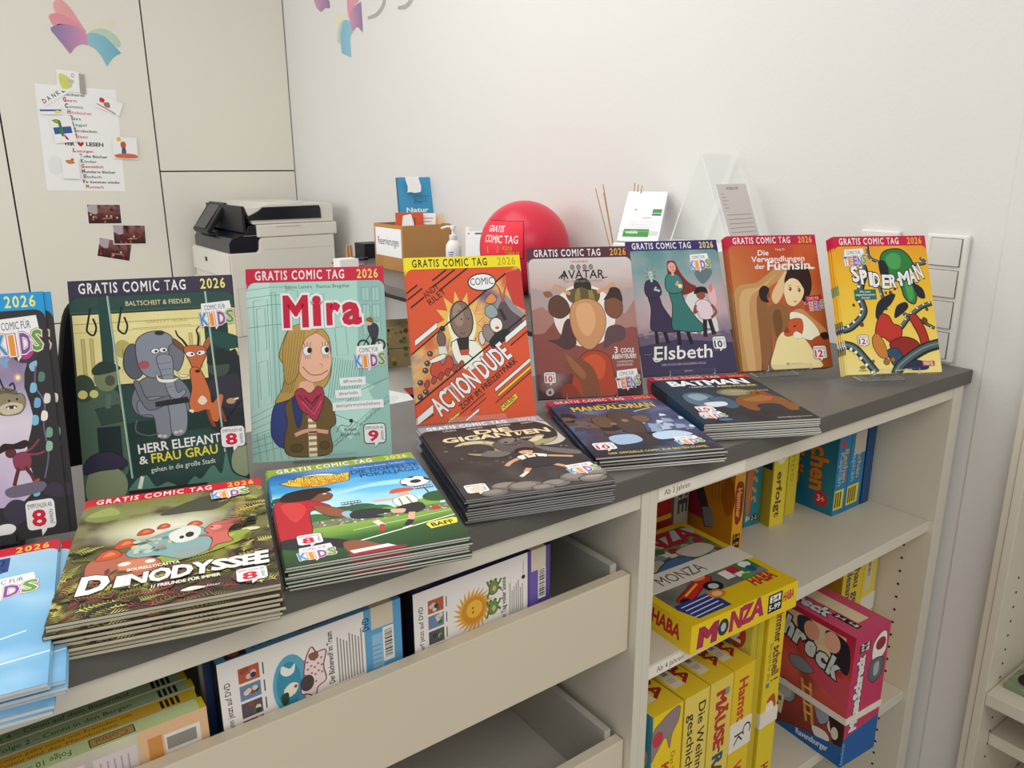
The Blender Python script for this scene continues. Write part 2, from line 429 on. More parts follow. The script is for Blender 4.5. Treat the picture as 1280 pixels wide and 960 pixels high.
for z in (SH1, SH2, -1.05):
    b = MB(); b.box(SX0+.016, .014, z-.024, SX1-.0385, .469, z); shelves.append(b.build('shelf_board', M['white'], u, bevel=.0012))
# printed age strips on the edges
def strip(txt, x0, z0, wd, hh, y, par, tx, th, tw):
    a = Art(); a.R('e2dccf', 0, 0, wd, hh); a.T(txt, tx, hh*.72, th, '3a3835', w=tw, bold=.0)
    b = MB(); b.box(x0, y-.0004, z0-hh, x0+wd, y, z0, lin('e2dccf')); a.place(b, (x0, y-.0004, z0), (1, 0, 0), (0, 0, -1))
    b.build('age_label_strip', M['inkm'], par)['label'] = 'printed age label'
strip('Ab 3 Jahren', SX0+.018, -.030, .19, .020, .0058, rail, .012, .0085, .053)
strip('Ab 4 Jahren', SX0+.018, -.327, .19, .021, .0138, shelves[0], .024, .0090, .060)

# second shelf unit at the right edge, set into the wall, front facing left
u = thing('built_in_shelf', 'cream built-in shelf at the right edge with holes in its side panel', 'shelf', (0, 0, 0))
for y0, y1, xo in ((-.119, -.105, -.028), (-.137, -.120, -.031)):
    b = MB(); b.box(xo, y0, FLOOR_Z+.01, .33, y1, 2.3); s_ = b.build('side_panel', M['white'], u, bevel=.001)
b = MB()
for xx in (.03, .25):
    for k in range(18):
        b.lathe([(.0028, 0), (.0028, .0006)], n=10)
        V = b.v[-20:]; b.v[-20:] = [(xx+v[0], -.1373-v[2], -.42-.034*k+v[1]) for v in V]
b.build('shelf_pin_hole', M['hole'], s_, weld=False)['kind'] = 'stuff'
b = MB(); b.box(.331, -1.1, FLOOR_Z+.01, .345, -.105, 2.3); b.build('back_panel', M['white'], u)
for z in (-.1, -.672, -.80, -1.0):
    xf = -.028 if z > -.79 else .03
    b = MB(); b.box(xf, -1.1, z-.028, .33, -.1378, z); b.build('shelf_board', M['white'], u, bevel=.001)
# ------------------------------------------------------------------ cover artwork, x 0..1, y 0..AH
AH = 1.43
def HEAD(a, band, year='e9d65a', txt='f2efe8', yh=0):
    a.R(band, 0, 0, 1, .105)
    for s, cx in ((1, 0), (-1, 1)):
        pts = [(cx, .1045)]+[(cx+s*(.06-.06*math.sin(t)), .1045+.06-.06*math.cos(t)) for t in [PI/2*k/6 for k in range(7)]][::-1]
        a.P(band, pts)
    a.T('GRATIS COMIC TAG', .06, .086, .066, txt, w=.645, bold=.035, sp=1.22)
    a.T('2026', .80, .086, .066, year, w=.155, bold=.035, sp=1.18)
def CHIP(a, x, y, w, letters, rot=0, box='f4f2ee', txt='3a3a3a', word='COMIC FÜR'):
    ca, sa = math.cos(math.radians(rot)), math.sin(math.radians(rot))
    q = lambda u, v: (x+w*(u*ca+v*sa), y+w*(v*ca-u*sa))
    a.P(box, [q(.08, 0), q(.93, -.02), q(.96, .3), q(.05, .3)])
    a.P(box, [q(.0, .28), q(.95, .28), q(.93, .66), q(.55, .70), q(.42, .86), q(.40, .71), q(.02, .72)])
    tx, ty = q(.16, .22); a.T(word, tx, ty, w*.15, txt, w=w*.62, rot=rot, bold=.0)
    n = len(letters); cw = 1.0/n
    ls = []
    for i, (ch, c) in enumerate(letters):
        lx, ly = q(i*cw+(.05 if ch == 'I' else .02), .70-(.06 if i == n-1 else 0)+(.02 if i % 2 else 0)); ls.append((ch, lx, ly, w*.38, w*cw*(.30 if ch == 'I' else .80), rot+(i-1.5)*-2, c))
    a.W(ls, 'f6f4f0', .055, 'f6f4f0', .06, 'b8404a', .10)
KIDSL = (('K', '2f8fc4'), ('I', 'e0902c'), ('D', '7b4a94'), ('S', '5b9a3c'))
TEENL = (('T', '3f7fb0'), ('E', 'd8863a'), ('E', '7a5a96'), ('N', '4a6fae'), ('S', '6a9a4a'))
def KIDS(a, x, y, w, rot=0): CHIP(a, x, y, w, KIDSL, rot)
def TEENS(a, x, y, w, rot=0, box='f4f2ee', txt='3a3a3a'): CHIP(a, x, y, w, TEENL, rot, box, txt)
def BADGE(a, n, x, y, w, c='c81e38', fill='f4f1ee'):
    h = w*.92
    a.P(fill, [(x+w*.45, y+h*.9), (x+w*.78, y+h*.9), (x+w*.48, y+h*1.22)], '33302f', w*.03)
    a.R(fill, x, y, x+w, y+h, w*.16, '33302f', w*.04)
    a.P(fill, [(x+w*.47, y+h*.9), (x+w*.74, y+h*.9), (x+w*.50, y+h*1.16)])
    a.T('EMPFOHLEN AB', x+w*.09, y+h*.28, w*.14, '2c2a2a', w=w*.80, bold=.0)
    a.T(n, x+w*(.22 if len(n) == 1 else .12), y+h*.86, w*.46, c, w=w*(.42 if len(n) == 1 else .56), bold=.06)
    a.T('JAHREN', x+w*.90, y+h*.86, w*.12, '2c2a2a', w=w*.44, rot=90)

def art_elephant():
    a = Art()
    a.G(lambda x, y: mix('1d3531', '2c4b45', .5+fbm(x*3, y*3, 2)), 0, 0, 1, AH, 14, 20)
    a.R('2b4a44', 0, .1, 1, .215); a.R('3a5a52', 0, .205, 1, .215)
    for x0, x1 in ((.01, .165), (.235, .80), (.95, 1)):
        a.R('2a2f24', x0-.008, .215, x1+.008, .70)
        a.G(lambda x, y: mix('d9cd86', 'e6dda4', .5+.8*fbm(x*5, y*5, 4)), x0, .225, x1, .69, 8, 10)
        a.R('b9ab62', x0, .28, x1, .287); a.L('a89a58', [(x0, .34), (x1, .335)], .003)
    a.T('GARES ET NORD', .44, .30, .022, 'a89a58', w=.26); a.L('8f8350', [(.36, .33), (.72, .325)], .003)
    a.E('b5a764', .29, .46, .05, .06); a.L('8f8350', [(.29, .46), (.29, .60)], .008)
    for k in range(5): a.L('a89a58', [(.245+.03*k, .62-.0*k), (.27+.03*k, .42)], .0025)
    for x in (.05, .10, .70, .75): a.R('c3b670', x, .38, x+.02, .62, 0, '8f8350', .003)
    a.R('244640', .165, .1, .235, 1.0); a.R('1e3a36', .80, .2, .95, .7)
    for x in (.10, .285):
        a.L('17211f', [(x+.02, .18), (x, .27), (x-.01, .33), (x+.025, .36), (x+.045, .31), (x+.03, .25)], .012, True)
    a.T('BALTSCHEIT & FIEDLER', .33, .178, .030, 'd9cf9a', w=.40, bold=.01)
    # standing passengers
    a.S('4a6152', [(.0, .78), (.10, .70), (.25, .76), (.27, 1.1), (.24, 1.3), (.0, 1.35)])
    a.E('76825f', .18, .64, .075, .09); a.E('48533f', .20, .66, .03, .035); a.S('2b3b36', [(.10, .58), (.17, .53), (.26, .57), (.25, .60), (.12, .62)])
    a.P('33473f', [(.10, .84), (.24, .82), (.27, .93), (.13, .95)], '22332d', .004); a.P('55705f', [(.17, .75), (.20, .75), (.19, .84), (.16, .84)])
    a.E('3a4a3d', .04, .70, .07, .09); a.E('d2c67a', .035, .74, .028); a.E('d2c67a', .10, .74, .026); a.R('1b2c2a', .10, .96, .24, 1.25)
    a.S('22282c', [(.78, .78), (.85, .58), (.95, .52), (1, .56), (1, 1.02), (.80, 1.04)])
    a.E('3f4d42', .87, .62, .07, .07); a.S('1d2b29', [(.80, .60), (.83, .52), (.90, .50), (.95, .56), (.97, .60), (.90, .61)])
    a.S('33303c', [(.80, .72), (.95, .68), (1, .72), (1, .90), (.86, .88)]); a.E('b98f6c', .93, .86, .03, .02); a.L('d8d2c4', [(.95, .85), (.98, .845)], .012)
    a.S('1f4a44', [(.80, .40), (.86, .38), (1, .42), (1, .50), (.88, .49)]); a.L('141b1c', [(.88, 1.08), (.90, .98), (.96, .90), (1, .86)], .012, True)
    # bench
    a.P('1b332f', [(.28, .95), (.82, .92), (.82, 1.02), (.28, 1.06)])
    n0 = len(a.items)
    a.S('565c68', [(.29, .62), (.30, .50), (.35, .44), (.40, .52), (.40, .66), (.34, .70)], '2e323a')
    a.S('70767f', [(.33, .80), (.40, .70), (.56, .68), (.66, .78), (.68, .92), (.60, 1.0), (.38, .98), (.32, .90)], '343840')
    a.S('7b818c', [(.36, .86), (.50, .84), (.55, .92), (.54, 1.13), (.46, 1.14), (.44, .98), (.36, .96)], '3a3e46', .005)
    a.S('858b96', [(.54, .86), (.62, .86), (.65, .96), (.63, 1.12), (.55, 1.13), (.54, .98)], '3a3e46', .005)
    for x, y in ((.47, 1.13), (.50, 1.135), (.57, 1.115), (.60, 1.11)): a.E('c9b9a8', x, y, .014, .011)
    a.S('828894', [(.37, .44), (.43, .37), (.53, .36), (.60, .42), (.61, .56), (.56, .66), (.45, .70), (.38, .62)], '343840')
    a.S('6c727c', [(.57, .48), (.63, .46), (.66, .55), (.62, .66), (.58, .62)], '343840', .005)
    a.S('888e9a', [(.49, .55), (.58, .55), (.585, .70), (.60, .82), (.64, .80), (.65, .83), (.60, .87), (.55, .84), (.52, .72)], '3f434c', .005)
    for k in range(5): a.L('5a606c', [(.50+.005*k, .60+.045*k), (.575+.002*k, .595+.045*k)], .004)
    a.E('f2f0ea', .485, .505, .026, .02, o='22252a', ow=.004); a.E('f2f0ea', .535, .50, .026, .02, o='22252a', ow=.004)
    a.E('17181b', .49, .507, .009); a.E('17181b', .54, .502, .009); a.E('a8505e', .41, .60, .034, .03)
    a.S('efe6d8', [(.48, .66), (.50, .71), (.58, .72), (.62, .71), (.57, .745), (.49, .73)], '6b5a4c', .003)
    a.S('efe6d8', [(.60, .65), (.63, .69), (.68, .70), (.63, .71)], '6b5a4c', .003); a.E('2c2f36', .52, .372, .03, .018)
    a.S('6a7079', [(.34, .74), (.37, .72), (.42, .86), (.54, .84), (.54, .89), (.41, .93)], '343840', .005)
    a.P('23262b', [(.46, .88), (.66, .86), (.67, .90), (.46, .915)], '111317', .003); a.L('5d636e', [(.34, 1.0), (.33, 1.08), (.40, 1.12), (.47, 1.11)], .008, True)
    # antelope
    a.L('2a2522', [(.69, .50), (.66, .44), (.63, .40), (.62, .36)], .016, True, .008); a.L('2a2522', [(.75, .49), (.76, .42), (.75, .37), (.77, .34)], .016, True, .008)
    a.S('7a4a36', [(.66, .52), (.60, .46), (.605, .42), (.66, .48)], '2d1f1a', .004); a.S('a8603e', [(.78, .50), (.82, .42), (.835, .46), (.80, .53)], '2d1f1a', .004)
    a.S('bf6538', [(.66, .50), (.72, .48), (.79, .50), (.80, .55), (.76, .64), (.745, .69), (.715, .68), (.69, .60)], '4a2617', .005)
    a.S('c76a3c', [(.69, .66), (.75, .66), (.80, .82), (.81, .92), (.86, .86), (.885, .88), (.86, .98), (.84, 1.06), (.80, 1.05), (.78, .97), (.70, .98), (.665, .92), (.69, .80)], '4a2617', .005)
    a.L('8c4425', [(.78, .97), (.79, 1.04), (.815, 1.10)], .02, True); a.L('8c4425', [(.86, .96), (.875, 1.03), (.885, 1.07)], .016, True)
    a.E('f2eee4', .70, .545, .03, .02, -10, '22201e', .003); a.E('f2eee4', .765, .54, .028, .018, 10, '22201e', .003); a.E('1b1918', .71, .545, .008); a.E('1b1918', .757, .54, .008)
    a.E('2a201c', .735, .675, .016, .012); a.S('e6d2b8', [(.72, .90), (.75, .86), (.78, .90), (.75, .93)]); a.L('e9dcc6', [(.665, .96), (.69, .975)], .02)
    a.items[n0:] = [([(v[0], .34+(v[1]-.34)*.90) for v in V], F, c, cs) for V, F, c, cs in a.items[n0:]]
    for x0, x1, y1 in ((.225, .285, 1.31), (.825, .865, 1.20)): a.L('86a394', [(x0, .1), (x1, y1)], .013); a.L('c9d8cc', [(x0-.003, .1), (x1-.003, y1)], .003)
    a.S('58806f', [(.26, 1.43), (.30, 1.33), (.37, 1.30), (.42, 1.38), (.50, 1.36), (.56, 1.43)])
    a.S('4f7a6c', [(.62, 1.43), (.66, 1.34), (.70, 1.36), (.78, 1.28), (.83, 1.34), (.87, 1.20), (.90, 1.34), (1, 1.40), (1, 1.43)])
    a.S('828e6e', [(.02, 1.43), (.03, 1.26), (.14, 1.20), (.24, 1.28), (.25, 1.38), (.20, 1.43)]); a.S('332e46', [(.0, 1.25), (.04, 1.15), (.16, 1.12), (.25, 1.18), (.25, 1.23), (.10, 1.24)], '1d1a28', .005)
    a.S('8a9676', [(.90, 1.30), (.92, 1.20), (1, 1.17), (1, 1.36), (.94, 1.36)]); a.P('e8e4d6', [(.31, 1.38), (.335, 1.30), (.355, 1.31), (.335, 1.385)])
    a.T('HERR ELEFANT', .335, 1.155, .058, 'f2f0ea', w=.51, rot=3, bold=.035); a.T('&', .335, 1.225, .05, 'f2f0ea', w=.05, rot=3, bold=.03)
    a.T('FRAU GRAU', .41, 1.223, .058, 'e2d24a', w=.41, rot=3, bold=.035); a.T('gehen in die große Stadt', .40, 1.285, .032, 'dfe6dc', w=.40, rot=3, bold=.0)
    KIDS(a, .775, .19, .215, 3); BADGE(a, '8', .845, 1.03, .155); HEAD(a, '3a3046', 'e9e07a'); return a

def art_girl():
    a = Art(); a.R('a6cfc4', 0, 0, 1, AH)
    a.P('8db6ae', [(.80, .1), (1, .1), (1, .95), (.78, .86)]); a.P('b9ddd2', [(.0, .1), (.16, .1), (.15, 1.2), (0, 1.25)])
    a.P('93bcb3', [(.50, 1.15), (1, .85), (1, AH), (.5, AH)]); a.P('b0d8cd', [(.52, 1.10), (.82, .88), (.90, 1.05), (.70, 1.3)])
    ln = '4d6f6a'
    for p in ([(.04, .24), (.14, .23), (.145, 1.0), (.05, 1.03)], [(.06, .3), (.12, .29), (.125, .6), (.065, .62)], [(.06, .7), (.125, .68), (.13, .95), (.07, .97)],
              [(.17, .18), (.20, .18), (.21, 1.02), (.18, 1.03)], [(.28, .16), (.36, .17), (.37, .5), (.29, .5)], [(.40, .2), (.55, .2), (.56, .5)], [(.62, .46), (.70, .45), (.71, .66), (.63, .67)]):
        a.L(ln, p+[p[0]], .003)
    for j in range(3):
        for i in range(2): a.R('9cc4bb', .83+.075*i, .16+.13*j, .885+.075*i, .26+.13*j, 0, ln, .003); a.L(ln, [(.857+.075*i, .16+.13*j), (.857+.075*i, .26+.13*j)], .002)
    for y in (.14, .20, .27, .42): a.L(ln, [(.0, y+.02), (.17, y), (.30, y)], .003)
    for k in range(13): a.L(ln, [(.60+.018*k, .68+.004*k), (.55+.018*k, .98+.004*k)], .003)
    for k in range(7): a.L(ln, [(.0, 1.10+.045*k), (.16+.01*k, 1.02+.05*k)], .0025)
    for k in range(6): a.L(ln, [(.03+.05*k, 1.22), (.05+.05*k, 1.42)], .0025)
    for k in range(14): a.L(ln, [(.52+.036*k, 1.40-.028*k), (.54+.036*k, 1.355-.028*k)], .003)
    a.L(ln, [(.5, 1.40), (1.0, 1.02)], .003); a.L(ln, [(.52, 1.36), (1.0, .98)], .003); a.L(ln, [(.55, 1.12), (.80, .93), (1, .85)], .003); a.L(ln, [(.58, 1.1), (.85, 1.22)], .003)
    a.T('Sabine Lemire · Rasmus Bregnhøi', .27, .155, .026, '3d5652', w=.47, bold=.0)
    # cyclist
    for x in (.825, .945): a.E('5c4a34', x, .60, .042, o='2b2520', ow=.008); a.E('9cc4bb', x, .60, .03)
    a.L('2f2a28', [(.825, .60), (.87, .53), (.93, .54), (.945, .60)], .008); a.S('33383f', [(.86, .46), (.91, .43), (.945, .47), (.93, .55), (.89, .56)]); a.L('23262b', [(.91, .54), (.89, .60)], .022)
    a.E('d9a88e', .875, .425, .024); a.S('8a5a34', [(.85, .41), (.88, .385), (.905, .40), (.90, .43)])
    # girl
    a.S('36437e', [(.13, 1.20), (.15, 1.05), (.21, .97), (.28, 1.0), (.30, 1.34), (.20, 1.33), (.15, 1.28)], '20284c', .005)
    a.S('b8964e', [(.24, .55), (.29, .46), (.40, .42), (.52, .46), (.58, .56), (.575, .80), (.50, .92), (.34, .96), (.20, 1.0), (.17, .99), (.23, .88), (.25, .75), (.21, .66)], '5d4a24', .005)
    a.S('6a5532', [(.24, 1.02), (.34, .94), (.46, .94), (.56, 1.0), (.60, 1.16), (.555, 1.22), (.56, 1.38), (.42, 1.41), (.25, 1.39), (.22, 1.30), (.25, 1.15)], '3a2e18', .005)
    a.S('2f3a70', [(.29, .98), (.335, .96), (.36, 1.08), (.335, 1.19), (.31, 1.16)], '20284c', .004)
    a.P('ece2cc', [(.40, 1.0), (.455, 1.0), (.455, 1.41), (.395, 1.41)])
    for k in range(7): a.R('a37c44', .398, 1.11+.043*k, .456, 1.13+.043*k)
    a.S('e6ae92', [(.35, .86), (.44, .86), (.45, .96), (.40, .99), (.35, .96)])
    a.S('e9b297', [(.34, .60), (.42, .50), (.50, .50), (.57, .58), (.585, .72), (.54, .83), (.44, .86), (.36, .80), (.335, .70)], '8a5a44', .004)
    a.S('b8964e', [(.24, .60), (.30, .45), (.42, .42), (.50, .46), (.46, .50), (.40, .54), (.355, .66), (.34, .80), (.25, .86)], '5d4a24', .004)
    for k in range(7): a.L('7d6432', [(.27+.022*k, .50-.008*k), (.25+.018*k, .70), (.22+.012*k, .93)], .003, True)
    for x, px in ((.415, .425), (.545, .552)):
        a.E('f5f3ee', x, .625, .032, .036, o='3a2e28', ow=.003); a.E('2a1e1a', px+.004, .622, .016, .022)
        for k in (-1, 0, 1): a.L('3a2e28', [(x+.018*k, .587), (x+.026*k, .56)], .0035); a.L('3a2e28', [(x+.014*k, .664), (x+.018*k, .685)], .003)
    a.L('8a5a44', [(.50, .72), (.52, .735), (.515, .75)], .004); a.L('6b3a2c', [(.375, .74), (.43, .80), (.50, .805), (.555, .775)], .005, True)
    a.S('a8354e', [(.31, .94), (.36, .90), (.42, .94), (.48, .89), (.52, .93), (.51, 1.03), (.455, 1.15), (.40, 1.10), (.35, 1.06)], '5c1828', .005)
    a.L('6a1f30', [(.34, .95), (.42, 1.06), (.50, .95)], .008); a.L('d97a8a', [(.36, 1.0), (.445, 1.10), (.50, 1.0)], .005); a.L('5c1828', [(.38, .97), (.43, 1.02), (.48, .96)], .012)
    a.L('d9a088', [(.30, 1.245), (.40, 1.215), (.54, 1.235)], .028, True); a.L('3a2e18', [(.40, 1.23), (.46, 1.23)], .012)
    a.E('5a4728', .31, 1.34, .045, .03, o='3a2e18', ow=.004); a.E('5a4728', .51, 1.33, .035, .03, o='3a2e18', ow=.004)
    a.W([('M', .262, .435, .215, .160, 0), ('i', .478, .428, .215, .034, 0), ('r', .574, .425, .215, .080, 0), ('a', .692, .425, .215, .118, 0)], 'c2183a', .085, 'f3eeea', .09)
    for x0, y0, x1, s in ((.64, .835, .83, '#freunde'), (.605, .925, .795, '#verliebt'), (.58, 1.015, .955, '#einjahrmeineslebens')):
        a.R('f1efec', x0, y0, x1, y0+.062, 0, rot=1.5); a.T(s, x0+.025, y0+.042, .026, '5a5654', w=x1-x0-.05, rot=1.5)
    a.L('2f4a46', [(.60, 1.24), (.63, 1.19), (.69, 1.20), (.72, 1.17)], .004, True); a.E('1d2b28', .71, 1.16, .014); a.T('Klett', .66, 1.235, .024, '33504a', w=.09); a.T('Kinderbuch', .63, 1.27, .024, '33504a', w=.14)
    KIDS(a, .755, .605, .225, 2); BADGE(a, '9', .80, 1.19, .16); HEAD(a, 'c41f42', 'e8cf6a'); return a

def art_stone():
    a = Art(); a.R('d4512c', 0, 0, 1, AH)
    def sky(x, y):
        t = fbm(x*4, y*4, 9, 4)
        c = ramp([(0, '6b5a6e'), (.4, 'b9937e'), (.6, 'e0b46a'), (1, 'c8653c')], .5+.9*t)
        return mix(c, 'efe6d6', max(0, 1-((x-.42)**2+(y-.62)**2)/.05)*.9)
    # diagonal picture band as a sheared grid
    V = []; C = []
    for j in range(25):
        for i in range(25):
            x = i/24; y0 = .83-.78*x; y1 = 1.25-.72*x; y = max(.105, y0+(y1-y0)*j/24)
            V.append((x, y)); C.append(tuple(lin1(max(0, min(1, c))) for c in sky(x, y)))
    a.raw(V, [(j*25+i, j*25+i+1, (j+1)*25+i+1, (j+1)*25+i) for j in range(24) for i in range(24)], None, C)
    a.P('8c8a92', [(.66, .62), (.76, .40), (.80, .34), (.85, .36), (1, .56), (.8, .72)]); a.S('5a4a50', [(.68, .66), (.78, .44), (.82, .40), (.88, .50), (.97, .60), (.82, .72)])
    a.L('b8502c', [(.81, .42), (.79, .30), (.74, .22)], .02, True, .006); a.L('b8502c', [(.82, .40), (.85, .28), (.92, .2)], .02, True, .006)
    a.P('c23a34', [(.86, .16), (1, .12), (1, .50), (.9, .44), (.86, .30)])
    st = []
    for k in range(26):
        r = (.24 if k % 2 else .15); t = 2*PI*k/26; st.append((.43+r*.95*math.cos(t), .60+r*1.25*math.sin(t)))
    a.P('e8b25a', st, '7a3a1c', .004); a.E('f1e2c4', .44, .60, .12, .19)
    a.S('f2ead8', [(.35, .70), (.50, .72), (.60, .86), (.48, 1.0), (.36, .90)])
    a.E('7f675a', .44, .56, .097, .165, 2, '1f1a18', .009); a.E('97806f', .415, .52, .045, .10, 2); a.E('2a2220', .44, .555, .007); a.E('2a2220', .50, .553, .007)
    a.L('2a2220', [(.42, .67), (.445, .685), (.465, .672)], .005); a.L('2a2220', [(.41, .49), (.44, .475)], .005); a.L('2a2220', [(.47, .475), (.50, .465)], .005)
    a.P('241f20', [(.38, .72), (.49, .71), (.48, .82), (.40, .83)]); a.P('c8452c', [(.40, .82), (.485, .815), (.47, .865), (.41, .865)], '1f1a18', .005)
    a.L('241f20', [(.38, .73), (.34, .75), (.33, .79)], .008); a.L('241f20', [(.49, .74), (.54, .75), (.55, .72)], .008); a.L('241f20', [(.47, .86), (.51, .90)], .008)
    a.E('6d5a52', .255, .72, .036, .065, 0, '1f1a18', .006); a.E('2e2826', .27, .63, .025); a.P('d8d2c8', [(.22, .78), (.29, .78), (.30, .85), (.22, .85)], '1f1a18', .004)
    a.E('cfcac4', .60, .73, .028, .06, 0, '1f1a18', .006); a.E('8a8078', .66, .69, .05, .08, 10, '1f1a18', .006); a.E('e6e0d6', .735, .62, .055, .065, 0, '1f1a18', .006); a.S('26201f', [(.66, .76), (.74, .68), (.82, .66), (.84, .72), (.70, .82)])
    a.S('8fa0a0', [(.66, .46), (.72, .44), (.76, .52), (.70, .56), (.65, .52)], '1f1a18', .005); a.L('2f2826', [(.78, .48), (.82, .58)], .03); a.S('d98a4c', [(.66, .40), (.72, .34), (.76, .40), (.70, .43)], '1f1a18', .004); a.E('b04a40', .74, .645, .018, .012)
    a.S('c0442c', [(.14, .98), (.20, .88), (.25, .94), (.30, .86), (.34, .93), (.30, 1.0), (.18, 1.05)], '3a1712', .006)
    for k in range(6): a.S('a8402a', [(.08+.06*k, 1.10-.03*k), (.11+.06*k, 1.06-.03*k), (.13+.06*k, 1.09-.03*k), (.10+.06*k, 1.13-.03*k)], '2a1512', .005)
    a.S('ece6d8', [(.14, .90), (.22, .86), (.28, .85), (.26, .89), (.16, .92)], '1f1a18', .004)
    for x, y in ((.05, 1.08), (.09, 1.16), (.04, 1.2), (.12, .92), (.15, .84), (.10, .98)): a.E('4a3c48', x, y, .022, o='1c161c', ow=.005); a.E('b8a8b0', x-.006, y-.006, .007)
    blk = '1d1a19'
    a.L(blk, [(0, .835), (.86, .165)], .014); a.L(blk, [(0, 1.262), (1, .545)], .016)
    def dg(x0, y0, ln, wd, col): a.P(col, [(x0, y0), (x0+ln, y0-ln*.74), (x0+ln, y0-ln*.74+wd), (x0, y0+wd)], blk if col != blk else None, .005)
    dg(.0, .30, .09, .016, blk); dg(.0, .36, .13, .016, blk); dg(.02, .43, .12, .016, blk)
    dg(.22, .20, .13, .016, blk); dg(.22, .255, .20, .016, blk); dg(.27, .29, .27, .016, blk)
    dg(.03, .72, .20, .05, 'f1ece4'); dg(0, 1.37, .14, .07, 'f1ece4'); dg(.80, .73, .20, .055, 'f1ece4'); dg(0, 1.45, .14, .012, blk); dg(.84, .80, .16, .012, blk)
    dg(.67, 1.165, .33, .035, 'f1ece4'); dg(.69, 1.215, .31, .03, 'e8bc3a'); dg(.665, 1.285, .335, .010, blk); dg(.25, 1.415, .10, .03, 'e8bc3a'); dg(.40, 1.41, .12, .03, 'f1ece4'); dg(.36, 1.36, .22, .010, blk); dg(.45, 1.34, .14, .008, blk)
    a.T('ANDY', .155, .365, .055, blk, w=.155, rot=37, bold=.0); a.T('RILEY', .19, .425, .055, blk, w=.18, rot=37, bold=.0)
    a.E('f1efe8', .645, .235, .12, .075, 3, blk, .010); a.T('COMIC', .545, .262, .062, blk, w=.20, bold=.0, rot=2)
    a.T('ACTION DUDE', .20, 1.372, .155, 'f3efe8', w=.80, rot=36.5, bold=.05, o=blk, ob=.045)
    a.T('ZOFF IM FREIZEITPARK', .375, 1.330, .045, blk, w=.64, rot=36.5, bold=.03)
    a.P('e3c93c', [(.70, 1.32), (.84, 1.22), (.86, 1.26), (.72, 1.37)], blk, .004); a.T('CARLSEN', .725, 1.345, .034, blk, w=.14, rot=36, bold=.03)
    HEAD(a, 'ecd51f', 'b8a018', '1d1a12'); return a

def hills(a, y, col, amp, seed, yb, fr=3.):
    a.P(col, [(x/20, y+amp*fbm(x/20*fr, seed, 0)) for x in range(21)]+[(1, yb), (0, yb)])

